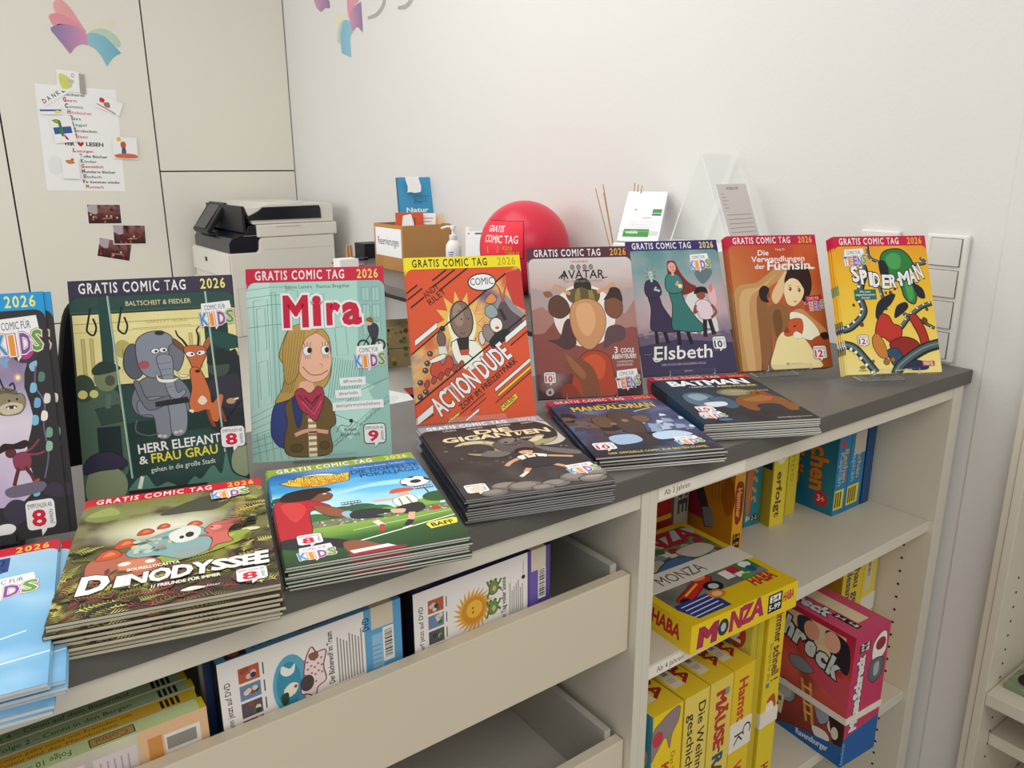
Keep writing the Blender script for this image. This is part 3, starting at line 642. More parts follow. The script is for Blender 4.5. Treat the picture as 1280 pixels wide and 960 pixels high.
def art_mountain():
    a = Art()
    a.G(lambda x, y: mix(ramp([(.1, 'c9c6c6'), (.3, 'c4b4b0'), (.5, 'b08a80'), (.8, '8a5048'), (1.2, '54282c'), (1.43, '3a1f26')], y), 'd8c8c0', max(0, .6*fbm(x*3, y*3, 5))), 0, .1, 1, AH, 20, 28)
    hills(a, .42, 'a99a9a', .10, 3.3, .8, 6); hills(a, .55, 'a5786f', .12, 7.7, .95, 5); hills(a, .78, '874a44', .12, 1.7, 1.2, 4)
    a.E('e6ddd6', .50, .66, .30, .30)
    # plain stand-in: boulders, a tan hill and red cloth where the heroes stood
    a.S('5c5230', [(.34, .44), (.42, .40), (.48, .36), (.56, .40), (.66, .44), (.62, .54), (.40, .54)], '2b2618', .005); a.S('8e7c3c', [(.43, .44), (.47, .40), (.47, .54), (.42, .54)]); a.S('8e7c3c', [(.56, .40), (.60, .44), (.61, .54), (.56, .54)]); a.S('2a2420', [(.42, .40), (.44, .32), (.52, .30), (.58, .34), (.58, .42), (.50, .39)])
    a.L('c89a70', [(.22, .37), (.32, .42), (.38, .45)], .035, True); a.L('c89a70', [(.82, .36), (.72, .41), (.64, .44)], .035, True)
    a.S('5a3a2c', [(.16, .60), (.18, .50), (.26, .46), (.34, .52), (.36, .62), (.28, .68), (.20, .66)], '33211a', .005); a.S('7a4e38', [(.70, .60), (.72, .50), (.80, .46), (.87, .52), (.87, .64), (.80, .70), (.73, .67)], '33211a', .005); a.S('3b2620', [(.70, .52), (.74, .46), (.78, .40), (.86, .42), (.88, .54), (.80, .50)])
    a.S('4f3434', [(.30, .72), (.36, .70), (.40, .92), (.30, .98), (.20, .92), (.13, .88), (.24, .87)]); a.S('5c4248', [(.70, .80), (.80, .76), (.88, .80), (.86, .90), (.74, .94), (.66, .98)])
    a.S('8a5c40', [(.12, .43), (.18, .42), (.21, .46), (.15, .48)])
    a.S('c58f62', [(.36, .64), (.40, .54), (.52, .50), (.64, .54), (.70, .66), (.68, .82), (.58, .96), (.49, .98), (.40, .88), (.36, .76)], '6a4630', .006)
    a.S('d6a476', [(.42, .60), (.50, .54), (.58, .58), (.60, .74), (.52, .86), (.44, .78)])
    a.S('a83f26', [(.30, 1.40), (.36, 1.16), (.46, 1.02), (.58, 1.0), (.70, 1.06), (.74, 1.26), (.72, 1.43), (.30, 1.43)], '5a2018', .006)
    a.S('c4532f', [(.44, 1.10), (.56, 1.03), (.66, 1.10), (.62, 1.26), (.50, 1.24)]); a.S('7c4a30', [(.26, 1.12), (.40, 1.06), (.55, 1.18), (.58, 1.43), (.44, 1.43), (.40, 1.28)]); a.S('96603e', [(.28, 1.02), (.34, 1.06), (.46, 1.20), (.44, 1.26), (.34, 1.16)])
    a.S('8a3220', [(.22, 1.34), (.32, 1.30), (.40, 1.43), (.24, 1.43)])
    a.T('nickelodeon', .41, .148, .020, 'c42638', w=.17, bold=.03)
    for k in range(4): a.E('8a8484', .42+.06*k, .195, .018, .024, o='5c5656', ow=.006)
    a.T('AVATAR', .30, .305, .080, '17140f', w=.42, bold=.02, sh=.05); a.L('17140f', [(.28, .300), (.34, .25), (.33, .32)], .010, True); a.L('17140f', [(.70, .31), (.76, .295)], .012, False, .004)
    a.T('DER HERR DER ELEMENTE', .33, .342, .022, '8a807c', w=.37)
    a.T('3', .76, 1.03, .058, 'efe9e2', w=.03, bold=.03); a.T('COOLE', .82, 1.03, .042, 'efe9e2', w=.13, bold=.03); a.T('ABENTEUER!', .73, 1.085, .042, 'efe9e2', w=.235, bold=.03)
    a.T('+ KOMPLETTES', .77, 1.125, .020, 'd8cfc8', w=.16); a.T('LESEVERGNÜGEN', .77, 1.155, .020, 'd8cfc8', w=.15)
    a.S('b8b0ac', [(.08, 1.35), (.13, 1.33), (.15, 1.37), (.12, 1.40), (.08, 1.39)]); a.S('5a3a40', [(.10, 1.36), (.12, 1.355), (.125, 1.38), (.10, 1.385)])
    BADGE(a, '10', .065, 1.18, .115); TEENS(a, .745, 1.20, .23, 3); HEAD(a, '57283a', 'd8a24a'); return a

def figure(a, x, y, h, dress, skin, hair, hairpts, flip=1, top=None):
    """plain standing woman in a long dress; (x,y) = feet, h = height"""
    q = lambda u, v: (x+flip*u*h, y-v*h)
    a.L('1d1a22', [q(-.04, .0), q(-.03, .3)], h*.045); a.L('1d1a22', [q(.10, .0), q(.05, .3)], h*.045)
    a.S(hair, [q(u, v) for u, v in hairpts])
    a.S(dress, [q(-.07, .62), q(.06, .62), q(.10, .48), q(.20, .30), q(.30, .17), q(.16, .14), q(-.02, .16), q(-.10, .20), q(-.06, .45)], '1c1a24', h*.008)
    a.S(top or dress, [q(-.08, .80), q(.0, .83), q(.08, .79), q(.11, .66), q(.05, .60), q(-.07, .60), q(-.11, .68)], '1c1a24', h*.008)
    a.E(skin, *q(.0, .90), h*.048, h*.06); a.L(skin, [q(.0, .80), q(.0, .86)], h*.03)
    a.E('2a1e22', *q(-.015, .905), h*.006); a.E('2a1e22', *q(.02, .905), h*.006); a.L('8a3a40', [q(-.005, .868), q(.02, .87)], h*.008)
    a.L(skin, [q(.09, .68), q(.02, .70), q(.05, .73)], h*.03)
def art_trio():
    a = Art()
    a.G(lambda x, y: mix(ramp([(.1, '5c8a8c'), (.35, '7a9a9c'), (.6, 'b0a2a6'), (.85, 'b89aa0'), (1.0, '8a7a86')], y+.15*(x-.5)), 'c8b8b6', max(0, .7*fbm(x*3, y*3, 3))), 0, .1, 1, AH, 20, 28)
    a.E('cdd0cc', .70, .86, .16, .30, 12); a.S('d8aeb0', [(.82, .56), (.86, .50), (.90, .58), (.88, .72), (.83, .68)]); a.S('d07a70', [(.83, .52), (.86, .48), (.875, .54), (.84, .58)])
    a.S('5e7478', [(.70, .36), (.80, .30), (.90, .34), (.84, .44), (.76, .48)])
    a.P('6a5a72', [(0, 1.02), (.3, .98), (.7, 1.02), (1, .98), (1, AH), (0, AH)]); a.P('3e3656', [(0, 1.12), (.4, 1.06), (1, 1.12), (1, AH), (0, AH)])
    for k in range(20): a.E('7e7286', .03+.052*k, 1.0+.03*math.sin(k*2.1), .028, .014)
    figure(a, .22, 1.10, .82, '3a2f4c', 'a8c4b8', '8a9a98', [(-.07, .96), (0, .985), (.08, .95), (.09, .86), (.05, .80), (-.06, .80), (-.09, .88)], 1, '3a3048')
    figure(a, .46, 1.12, .92, '33706a', 'd8a08c', '7a2c2c', [(-.05, .95), (0, .98), (.05, .96), (.09, .84), (.17, .72), (.26, .66), (.20, .60), (.06, .58), (-.05, .75)], 1, '3c7a72')
    for k in range(11): t_ = math.radians(150+24*k); a.E('8a9a98' if k % 2 else '74868a', .22+.046*math.cos(t_), .358+.052*math.sin(t_), .020, .020)
    a.E('f2d8a8', .52, .50, .022)
    x, y = .75, 1.05
    a.L('26222a', [(x-.04, y), (x-.01, y-.22)], .045); a.L('26222a', [(x+.06, y-.02), (x+.03, y-.22)], .045); a.S('d8c4cc', [(x-.09, y-.36), (x, y-.40), (x+.08, y-.34), (x+.07, y-.20), (x-.06, y-.20)], '3a2c34', .005)
    a.L('8a4c3c', [(x+.08, y-.34), (x+.12, y-.26), (x+.06, y-.20)], .028, True); a.L('8a4c3c', [(x-.09, y-.34), (x-.12, y-.26), (x-.08, y-.28)], .026, True); a.E('8a4c3c', x-.02, y-.45, .05, .05); a.S('221c20', [(x-.09, y-.46), (x-.05, y-.53), (x+.04, y-.53), (x+.06, y-.46), (x, y-.48)])
    a.T('Elsbeth', .13, 1.265, .135, 'efe9dc', w=.62, bold=.02, sh=.15); a.L('efe9dc', [(.12, 1.24), (.14, 1.28), (.20, 1.27)], .012, True)
    a.L('9a90a8', [(.03, 1.205), (.11, 1.205)], .003); a.L('9a90a8', [(.77, 1.195), (.90, 1.195)], .003)
    a.T('DER FLUCH DER GOLDENEN HÜLLE', .20, 1.33, .022, 'b8b0bc', w=.47); a.T('splitter', .43, 1.40, .02, 'b8b0bc', w=.09)
    KIDS(a, .66, .16, .23, 2); BADGE(a, '10', .78, 1.05, .145, '3a3468'); HEAD(a, '39306a', 'e0cf7a'); return a

def art_veil():
    a = Art()
    a.G(lambda x, y: mix(mix(ramp([(.1, 'b8462a'), (.4, 'b4522a'), (.8, 'a8542c'), (1.2, 'a04c28'), (1.43, '96502c')], y), 'c89a5a', max(0, .8-x*1.6)*(.4+.5*y)), 'd88a4a', max(0, .5*fbm(x*3, y*2, 8))), 0, .1, 1, AH, 20, 28)
    a.S('7a4c34', [(.24, .62), (.36, .56), (.40, .66), (.34, .72), (.36, 1.1), (.30, 1.43), (.20, 1.43)])
    a.S('b98d5a', [(.0, .62), (.28, .50), (.52, .34), (.66, .30), (.56, .46), (.34, .60), (.24, .72), (.20, 1.43), (.02, 1.43)]); a.S('c9a470', [(.06, .66), (.30, .55), (.50, .42), (.34, .56), (.16, .72), (.14, 1.43), (.06, 1.43)]); a.S('8a5c38', [(.24, .74), (.30, .64), (.36, .74), (.34, 1.2), (.26, 1.43), (.22, 1.43)])
    a.S('dcb98c', [(.42, .64), (.56, .44), (.62, .40), (.58, .58), (.46, .74)])
    a.S('2c1c1c', [(.58, .50), (.66, .36), (.80, .32), (.88, .40), (.88, .58), (.80, .72), (.74, .70), (.62, .60)]); a.S('2c1c1c', [(.28, .60), (.34, .54), (.40, .58), (.36, .66), (.38, .72), (.30, .70)])
    a.S('efcfa4', [(.56, .60), (.60, .50), (.68, .47), (.76, .50), (.79, .60), (.75, .70), (.66, .77), (.58, .74)], '8a5a38', .003); a.S('2c1c1c', [(.58, .52), (.66, .40), (.78, .42), (.84, .52), (.80, .60), (.74, .50), (.66, .47)])
    a.E('6a3420', .635, .585, .016, .022); a.E('6a3420', .735, .60, .016, .022); a.E('f6e2c4', .632, .58, .005); a.E('f6e2c4', .732, .595, .005); a.L('a84a34', [(.655, .72), (.69, .725)], .010); a.L('7a4a30', [(.61, .55), (.65, .545)], .005); a.L('7a4a30', [(.71, .56), (.755, .565)], .005)
    a.S('8a6038', [(.34, .80), (.46, .74), (.56, .78), (.58, .92), (.50, 1.06), (.44, 1.2), (.38, 1.05)]); a.S('704a2c', [(.40, .86), (.48, .80), (.50, .96), (.42, 1.1)])
    a.S('c08a58', [(.60, .86), (.72, .80), (.84, .90), (.98, 1.04), (.96, 1.12), (.84, 1.08), (.70, .96)])
    a.S('e9d69c', [(.34, 1.43), (.38, 1.2), (.46, 1.06), (.56, 1.04), (.72, 1.12), (.82, 1.3), (.86, 1.43)])
    a.S('f2e4cc', [(.60, .84), (.74, .86), (.86, .98), (.90, 1.10), (.80, 1.14), (.68, 1.10), (.60, 1.0)], '8a5030', .003)
    a.S('c2542c', [(.50, 1.06), (.54, .98), (.58, .92), (.66, .90), (.72, .92), (.72, 1.02), (.66, 1.12), (.60, 1.08), (.54, 1.09)], '7a3018', .004); a.S('8a3c20', [(.50, 1.04), (.545, .99), (.56, 1.05)]); a.E('2a1612', .63, .985, .018, .007, 35); a.E('2a1612', .665, 1.05, .014, .006, 20); a.S('f2e4cc', [(.60, 1.08), (.64, 1.04), (.70, 1.08), (.66, 1.12)])
    a.S('a84a28', [(.80, 1.14), (.94, 1.08), (1, 1.12), (1, 1.2), (.88, 1.22)]); a.S('2a1c1c', [(.90, 1.08), (.98, 1.06), (1, 1.12), (.94, 1.14)])
    a.T('Yang Xi', .52, .165, .022, 'f0e6d8', w=.11); a.T('Die', .32, .215, .055, 'f3eee6', w=.12, bold=.03, sh=.12); a.T('Verwandlungen', .24, .285, .058, 'f3eee6', w=.60, bold=.03, sh=.12); a.T('der', .27, .36, .05, 'f3eee6', w=.11, bold=.03, sh=.12); a.T('Füchsin', .41, .375, .088, 'f3eee6', w=.48, bold=.04, sh=.12)
    a.S('f3eee6', [(.84, .36), (.92, .355), (.95, .37), (.90, .378)]); a.T('CROCU', .52, 1.385, .02, 'b08a50', w=.14); a.E('b08a50', .50, 1.375, .014)
    TEENS(a, .775, .67, .215, 3, 'b0243c', 'f0e0d8'); BADGE(a, '12', .80, 1.20, .15); HEAD(a, 'bb2440', 'e6b04a'); return a

def art_cables():
    a = Art()
    a.G(lambda x, y: mix(ramp([(.1, 'dd9a26'), (.5, 'e2b32c'), (.9, 'e4c24a'), (1.43, 'ead68e')], y), 'f0dc7a', max(0, .25*fbm(x*4, y*4, 6))), 0, .1, 1, AH, 10, 14)
    def cable(pts, w, dots=True):
        p = spline(pts, 8, False); a.L('20241f', p, w); a.L('4a5a5c', [(x-.004, y-.004) for x, y in p], w*.62); a.L('6f8486', [(x-.010, y-.006) for x, y in p], w*.16)
        if dots:
            for i in range(2, len(p)-2, 4):
                d = Vector(p[i+1])-Vector(p[i-1]); n_ = Vector((-d.y, d.x)).normalized()*w*.36
                a.E('ece8d8', p[i][0]+n_.x, p[i][1]+n_.y, w*.20, w*.28, -math.degrees(math.atan2(d.y, d.x)), '20241f', w*.05, 12)
    cable([(.36, .1), (.37, .22), (.48, .28), (.62, .30), (.95, .30), (.92, .24)], .035); cable([(.22, .2), (.30, .36), (.25, .50), (.22, .64), (.24, .80), (.10, .94), (-.02, .98)], .075); cable([(.34, .38), (.44, .55), (.48, .78)], .04)
    # plain green cloud and red boulder shapes stand where the two characters were
    a.S('2f7a3e', [(.48, .26), (.54, .16), (.70, .14), (.80, .22), (.84, .34), (.80, .44), (.84, .56), (.80, .72), (.70, .66), (.66, .50), (.58, .46), (.54, .36)], '17301c', .012)
    a.S('4a9a54', [(.54, .24), (.62, .18), (.70, .22), (.68, .34), (.58, .34)]); a.S('4a9a54', [(.72, .50), (.79, .52), (.79, .66), (.74, .68)]); a.S('23262e', [(.46, .28), (.52, .26), (.56, .36), (.54, .46), (.47, .42)]); a.S('23262e', [(.80, .50), (.90, .56), (.92, .66), (.86, .66), (.82, .60)])
    a.S('23262e', [(.36, .84), (.40, .70), (.52, .62), (.60, .62), (.54, .72), (.46, .78), (.40, .88)]); a.S('23262e', [(.56, .86), (.60, .74), (.70, .70), (.72, .76), (.62, .84)])
    cable([(.98, .72), (.86, .76), (.72, .86), (.60, .98), (.50, 1.0), (.42, .92)], .05); cable([(.66, .82), (.80, .88), (.98, .98)], .035)
    a.S('b8352a', [(.36, .92), (.42, .82), (.50, .84), (.54, .92), (.62, .96), (.60, 1.08), (.50, 1.12), (.42, 1.06), (.34, 1.04)], '4a1512', .010); a.S('8e2822', [(.48, 1.12), (.62, 1.06), (.76, 1.10), (.80, 1.20), (.66, 1.26), (.52, 1.22)], '4a1512', .010); a.S('a83026', [(.72, .86), (.80, .84), (.88, 1.0), (.90, 1.18), (.82, 1.24), (.80, 1.06)], '4a1512', .010); a.S('2f4a6a', [(.44, 1.20), (.56, 1.18), (.60, 1.32), (.50, 1.36)], '17202c', .008)
    for x, y, r in ((.33, .64, .022), (.18, .66, .016), (.55, .60, .016), (.60, .56, .012), (.88, .90, .028), (.92, .78, .014), (.20, .92, .02), (.14, .72, .012), (.50, .60, .01)): a.S('6a4220', [(x-r, y), (x-r*.3, y-r*1.3), (x+r, y-r*.5), (x+r*.8, y+r), (x-r*.4, y+r)], '2a1a0e', .005)
    a.S('c07a36', [(.30, 1.06), (.36, 1.02), (.42, 1.12), (.44, 1.26), (.36, 1.26), (.30, 1.16)], '5c3412', .007)
    for x, y, r in ((.42, 1.31, .03), (.49, 1.29, .026), (.28, 1.30, .014)): a.E('a8682c', x, y, r, o='4a2a10', ow=.006)
    cable([(1.02, 1.14), (.86, 1.18), (.70, 1.26), (.56, 1.36), (.50, 1.45)], .11, False); cable([(-.02, 1.12), (.10, 1.16), (.20, 1.28), (.30, 1.42)], .085)
    a.S('26324a', [(.62, 1.36), (.74, 1.30), (.86, 1.34), (.84, 1.40), (.66, 1.40)]); a.R('2c6a5c', .16, .56, .395, .665)
    for k, s in enumerate(('Mit zwei', 'abgeschlossenen', 'Storys!')): a.T(s, .278, .592+.031*k, .020, 'eef0e4', w=(.11, .21, .09)[k], al='c', bold=.02)
    a.W([(ch, x, y, s_, {'M': .105, 'I': .022, '·': .016}.get(ch, .066), r) for ch, x, y, r, s_ in (('S', .17, .475, 8, .15), ('P', .255, .50, 4, .14), ('I', .345, .515, 0, .13), ('D', .38, .53, -2, .135), ('E', .475, .545, -4, .13), ('R', .555, .54, -2, .125), ('·', .64, .52, 0, .11), ('M', .672, .525, 6, .135), ('A', .79, .50, 12, .14), ('N', .87, .465, 18, .15))], 'f0eee8', .07, '1f1c28', .075)
    a.R('b8202e', .80, 1.315, .93, 1.365); a.T('MARVEL', .812, 1.357, .036, 'f2eeea', w=.106, bold=.03); a.L('e8e2d0', [(.50, 1.40), (.68, 1.395)], .006); a.E('8a7a2a', .16, 1.36, .03, .018); a.T('PANINI', .12, 1.40, .018, '5a4a1a', w=.08)
    TEENS(a, .085, .14, .24, 2); BADGE(a, '12', .14, 1.03, .115); HEAD(a, 'c22442', 'e6b83a'); return a

def art_gem():
    a = Art(); a.R('2c292c', 0, 0, 1, AH)
    a.G(lambda x, y: mix(ramp([(.2, '3a3048'), (.4, '6a5a80'), (.58, 'a89ab4'), (.75, 'd4cad2'), (1.2, 'b8a6c4')], y), 'e2dade', max(0, .6*fbm(x*4, y*4, 1))), .0, .22, .92, 1.24, 16, 24)
    a.P('2c292c', [(.90, .2)]+[(.86+.025*math.sin(k*1.3)-.006*k, .22+.085*k) for k in range(12)]+[(.70, 1.24), (.3, 1.22), (0, 1.26), (0, AH), (1, AH), (1, .2)])
    a.E('3a3144', .84, .34, .09, .08); a.E('a8407c', .84, .34, .062, .060, 0, '5a2048', .006); a.P('c25a98', [(.80, .32), (.84, .30), (.875, .32), (.84, .365)]); a.E('e8c2dc', .83, .295, .014, .008); a.P('8a2a64', [(.80, .32), (.84, .365), (.83, .39), (.80, .35)])
    a.S('7a9ec0', [(.67, .35), (.73, .34), (.77, .37), (.73, .40), (.72, .44), (.68, .41)]); a.S('8ab0cc', [(.86, .43), (.91, .41), (.90, .46), (.87, .47)])
    a.E('c89a78', .78, .50, .026); a.E('f4e4c8', .78, .50, .014)
    a.L('2a2430', [(.66, .48), (.69, .56), (.75, .57), (.745, .53), (.72, .545)], .012, True)
    a.S('8a7f62', [(.60, .61), (.66, .57), (.74, .59), (.80, .60), (.81, .66), (.76, .71), (.64, .70)], '4a4434', .005)
    for k in range(12): a.L('5c5640', [(.61+.014*k, .60-.015*math.sin(k/11*PI)), (.605+.014*k, .575-.025*math.sin(k/11*PI))], .010)
    a.S('c2b89a', [(.64, .665), (.72, .64), (.79, .66), (.77, .70), (.68, .71)]); a.E('4a1f2a', .72, .668, .036, .010); a.E('f0ece0', .70, .672, .007); a.E('f0ece0', .74, .672, .007); a.E('1e1a18', .71, .63, .007); a.E('1e1a18', .76, .625, .007)
    a.L('6a5c78', [(.90, .44), (.885, .56), (.93, .66), (.91, .80), (.92, .96), (.88, 1.10)], .010, True)
    for x, y, c in ((.87, .57, '7ab4d4'), (.885, .66, '6aa4cc'), (.93, .51, '4f7a6a'), (.94, .84, '6a9a84'), (.93, .92, '8ab49c'), (.95, .64, 'd4d0c8'), (.92, .74, 'e4dcd0'), (.86, .76, '7ab4d4'), (.82, 1.17, '7ab4d4')): a.S(c, [(x-.022, y+.022), (x-.01, y-.03), (x+.022, y-.022), (x+.015, y+.022)])
    a.E('5a2c2c', .685, .93, .035, .030); a.S('2f1a22', [(.60, .93), (.64, .875), (.71, .88), (.78, .865), (.81, .89), (.76, .915), (.68, .91)])
    a.S('8a3a4e', [(.70, .95), (.78, .935), (.81, .98), (.79, 1.03), (.71, 1.03)], '4a1c28', .004); a.L('5a2c2c', [(.725, 1.02), (.70, 1.08), (.685, 1.12)], .024); a.L('5a2c2c', [(.765, 1.02), (.80, 1.07), (.815, 1.11)], .024); a.L('8a3a4e', [(.79, .95), (.85, .955), (.90, .945)], .012, True); a.L('8a3a4e', [(.78, .935), (.83, .91), (.87, .87)], .012, True); a.L('a84a50', [(.665, 1.13), (.71, 1.125)], .016); a.L('a84a50', [(.80, 1.12), (.845, 1.10)], .016)
    a.S('6a6274', [(.64, 1.13), (.86, 1.115), (.86, 1.17), (.66, 1.185)]); a.S('3a3240', [(.86, 1.18), (.92, 1.13), (.99, 1.16), (.97, 1.22)]); a.S('3a3446', [(.60, 1.26), (.66, 1.2), (.74, 1.22), (.76, 1.3), (.66, 1.34)])
    a.E('e9e6e2', .60, 1.36, .07, .035, 3, '4a4650', .005)
    KIDS(a, .66, .155, .30, 2); BADGE(a, '8', .735, 1.215, .19)
    a.items = [a.items[0]]+[([(1-(1-v[0])*.79, v[1]) for v in V], F, c, cs) for V, F, c, cs in a.items[1:]]
    HEAD(a, '1b93cf', 'eae07a'); return a

def art_jungle():
    a = Art()
    def bgf(x, y):
        n = fbm(x*5, y*5, 11, 4); n2 = fbm(x*12, y*12, 3, 3)
        c = ramp([(0, '6a6e48'), (.3, '8a8a5a'), (.45, '7a7a56'), (.8, '5f5a38'), (1.43, '3a2c26')], y)
        c = mix(c, '7a7a34', max(0, n*1.4)); c = mix(c, '3a2a20', max(0, -n*1.2)); c = mix(c, '6e2f3a', max(0, (y-1.0)*1.2*max(0, n2*2)))
        return mix(c, 'd8d8c4', .95*max(0, 1-((x-.45)/.42)**2-((y-.55)/.22)**2))
    a.G(bgf, 0, .1, 1, AH, 44, 60)
    a.S('4a4a3c', [(.42, .38), (.60, .22), (.85, .14), (.86, .22), (.74, .40), (.60, .40)]); a.S('7c8a4a', [(.02, .28), (.14, .14), (.24, .30), (.12, .36)]); a.S('98a05a', [(.03, .26), (.14, .16), (.20, .28)])
    # broad leaves, ferns
    rr = random.Random(5)
    def fern(x, y, ln, ang, c, wd=.004, leaf=.05):
        pts = [(x+ln*t*math.cos(ang)+.04*t*t*math.sin(ang), y-ln*t*math.sin(ang)+.05*t*t) for t in [k/9 for k in range(10)]]
        a.L(c, pts, wd)
        for k in range(1, 10):
            l = leaf*(1-k/11)
            for s in (-1, 1): a.L(c, [pts[k], (pts[k][0]+l*math.cos(ang+s*1.1), pts[k][1]-l*math.sin(ang+s*1.1))], wd*1.5, False, .001)
    for k in range(70):
        x = rr.random(); y = .95+.5*rr.random()
        if x > .8: y = .25+1.1*rr.random()
        fern(x, y, .12+.1*rr.random(), rr.random()*PI, rr.choice(['4a4a26', '9a9a44', '7a7a38', 'b8b05a', '2f2a1c', '686232', '8a3a44' if y > 1.2 else '6a6a34', 'c2bc62']), .006, .06)
    for k in range(9): a.L('1f2018', [(.93, .62+.01*k), (.78-.01*k, .52+.028*k)], .008, False, .002)
    for k in range(7): fern(.86+.02*k, .7-.04*k, .2, 1.9+.1*k, 'b89a5a', .005, .06)
    a.E('cfc8a0', .90, .76, .05, .022, -8); a.E('e6ddb8', .88, .765, .02, .010)
    a.S('8a9a3c', [(.34, 1.0), (.50, .90), (.70, .80), (.88, .76), (.86, .88), (.60, 1.0)]); a.S('aab04e', [(.50, .92), (.70, .82), (.82, .80), (.64, .92)])
    # big reddish snail-like beast, plated grey one, small pink one
    a.S('a8604a', [(.10, .96), (.12, .86), (.22, .80), (.34, .88), (.44, .96), (.44, 1.06), (.30, 1.12), (.14, 1.10)], '5a2a20', .005); a.S('c07a5a', [(.26, .94), (.36, .92), (.43, .98), (.40, 1.06), (.28, 1.04)]); a.E('e8ddd0', .28, .955, .03, .02); a.E('e8ddd0', .40, .965, .024, .02)
    for x, y, r in ((.20, .82, .06), (.27, .70, .055), (.36, .585, .042), (.45, .545, .034), (.61, .575, .04)): a.S('b8502e', [(x-r, y+r*.8), (x-r*.6, y-r*.7), (x+r*.3, y-r*.9), (x+r, y+r*.2), (x+r*.5, y+r*.9)], '6a2414', .005); a.S('d4744a', [(x-r*.5, y+r*.3), (x, y-r*.6), (x+r*.5, y+r*.1)])
    a.S('7ea0a0', [(.28, .82), (.38, .70), (.52, .62), (.64, .64), (.68, .76), (.70, .92), (.56, 1.0), (.44, .92), (.32, .90)], '3f5252', .005)
    for k in range(34): a.E(rr.choice(['5a8288', 'a8c0b8', 'c8b48a', '46666c', 'b07a5c']), .32+.22*rr.random(), .70+.16*rr.random(), .010+.014*rr.random())
    a.S('d2d4cc', [(.48, .68), (.58, .60), (.64, .66), (.62, .78), (.52, .80)]); a.E('2a2a28', .585, .72, .022, .034); a.E('2a2a28', .545, .74, .012, .02); a.S('8a9896', [(.50, .92), (.62, .88), (.68, .94), (.56, 1.0)])
    a.E('e2cfc0', .52, .555, .04, .02)
    a.S('c2645a', [(.66, .70), (.70, .62), (.78, .60), (.86, .58), (.88, .62), (.80, .70), (.78, .80), (.80, .88), (.72, .90), (.68, .96), (.70, .84), (.68, .78), (.63, .76), (.68, .74)], '7a2c2c', .005); a.E('d88a7c', .72, .68, .03, .03); a.E('2a1616', .70, .67, .008)
    for s in (0, 1): a.L('8a3434', [(.86, .60), (.89, .54+.05*s)], .012)
    for k in range(105):
        x = rr.random(); y = 1.12+.33*rr.random()
        if k % 3 == 0: x = .80+.22*rr.random(); y = .2+1.2*rr.random()
        if k % 7 == 0: x = .12*rr.random(); y = .75+.6*rr.random()
        fern(x, y, .10+.08*rr.random(), rr.random()*PI, rr.choice(['a8a850', 'bcb45c', '8c8c44', '3a3822', '6e6a34', 'c6c070', '7a5a34', '8a4048' if y > 1.2 else '9a9a4c', '2c2a1c']), .006, .055)
    for k in range(30): x, y = (rr.random(), 1.0+.4*rr.random()); a.E(rr.choice(['3a2c22', '5a3a34', '4a4a2a', '6a2f3a']), x, y, .02+.02*rr.random(), .012, 180*rr.random())
    for k in range(9): a.L('1f2018', [(.93, .62+.01*k), (.78-.01*k, .52+.028*k)], .008, False, .002)
    a.T('BOURELLY/CASTYA', .30, 1.05, .028, 'e8e2d2', w=.24, bold=.06, rot=1)
    a.W([(ch, x, 1.195+.35*(h-.105), h, wd, 0) for ch, x, wd, h in (('D', .100, .118, .165), ('I', .262, .024, .10), ('N', .305, .085, .10), ('O', .405, .092, .118), ('D', .51, .086, .118), ('Y', .603, .085, .118), ('S', .695, .066, .105), ('S', .768, .066, .105), ('E', .842, .052, .105), ('E', .902, .056, .125))], 'f0ece2', .085, '3a2c22', .05, sh=.05)
    a.T('1/ FREUNDE FÜR IMMER', .42, 1.265, .028, 'e8e2d2', w=.31, bold=.06, rot=1); a.S('d8d4c8', [(.55, 1.34), (.60, 1.315), (.66, 1.34), (.60, 1.355)]); a.T('splitter', .64, 1.345, .022, 'd8d4c8', w=.09)
    KIDS(a, .70, .12, .215, 2); BADGE(a, '8', .80, 1.225, .15, 'c81e38'); HEAD(a, 'c3202f', 'eac24a'); return a

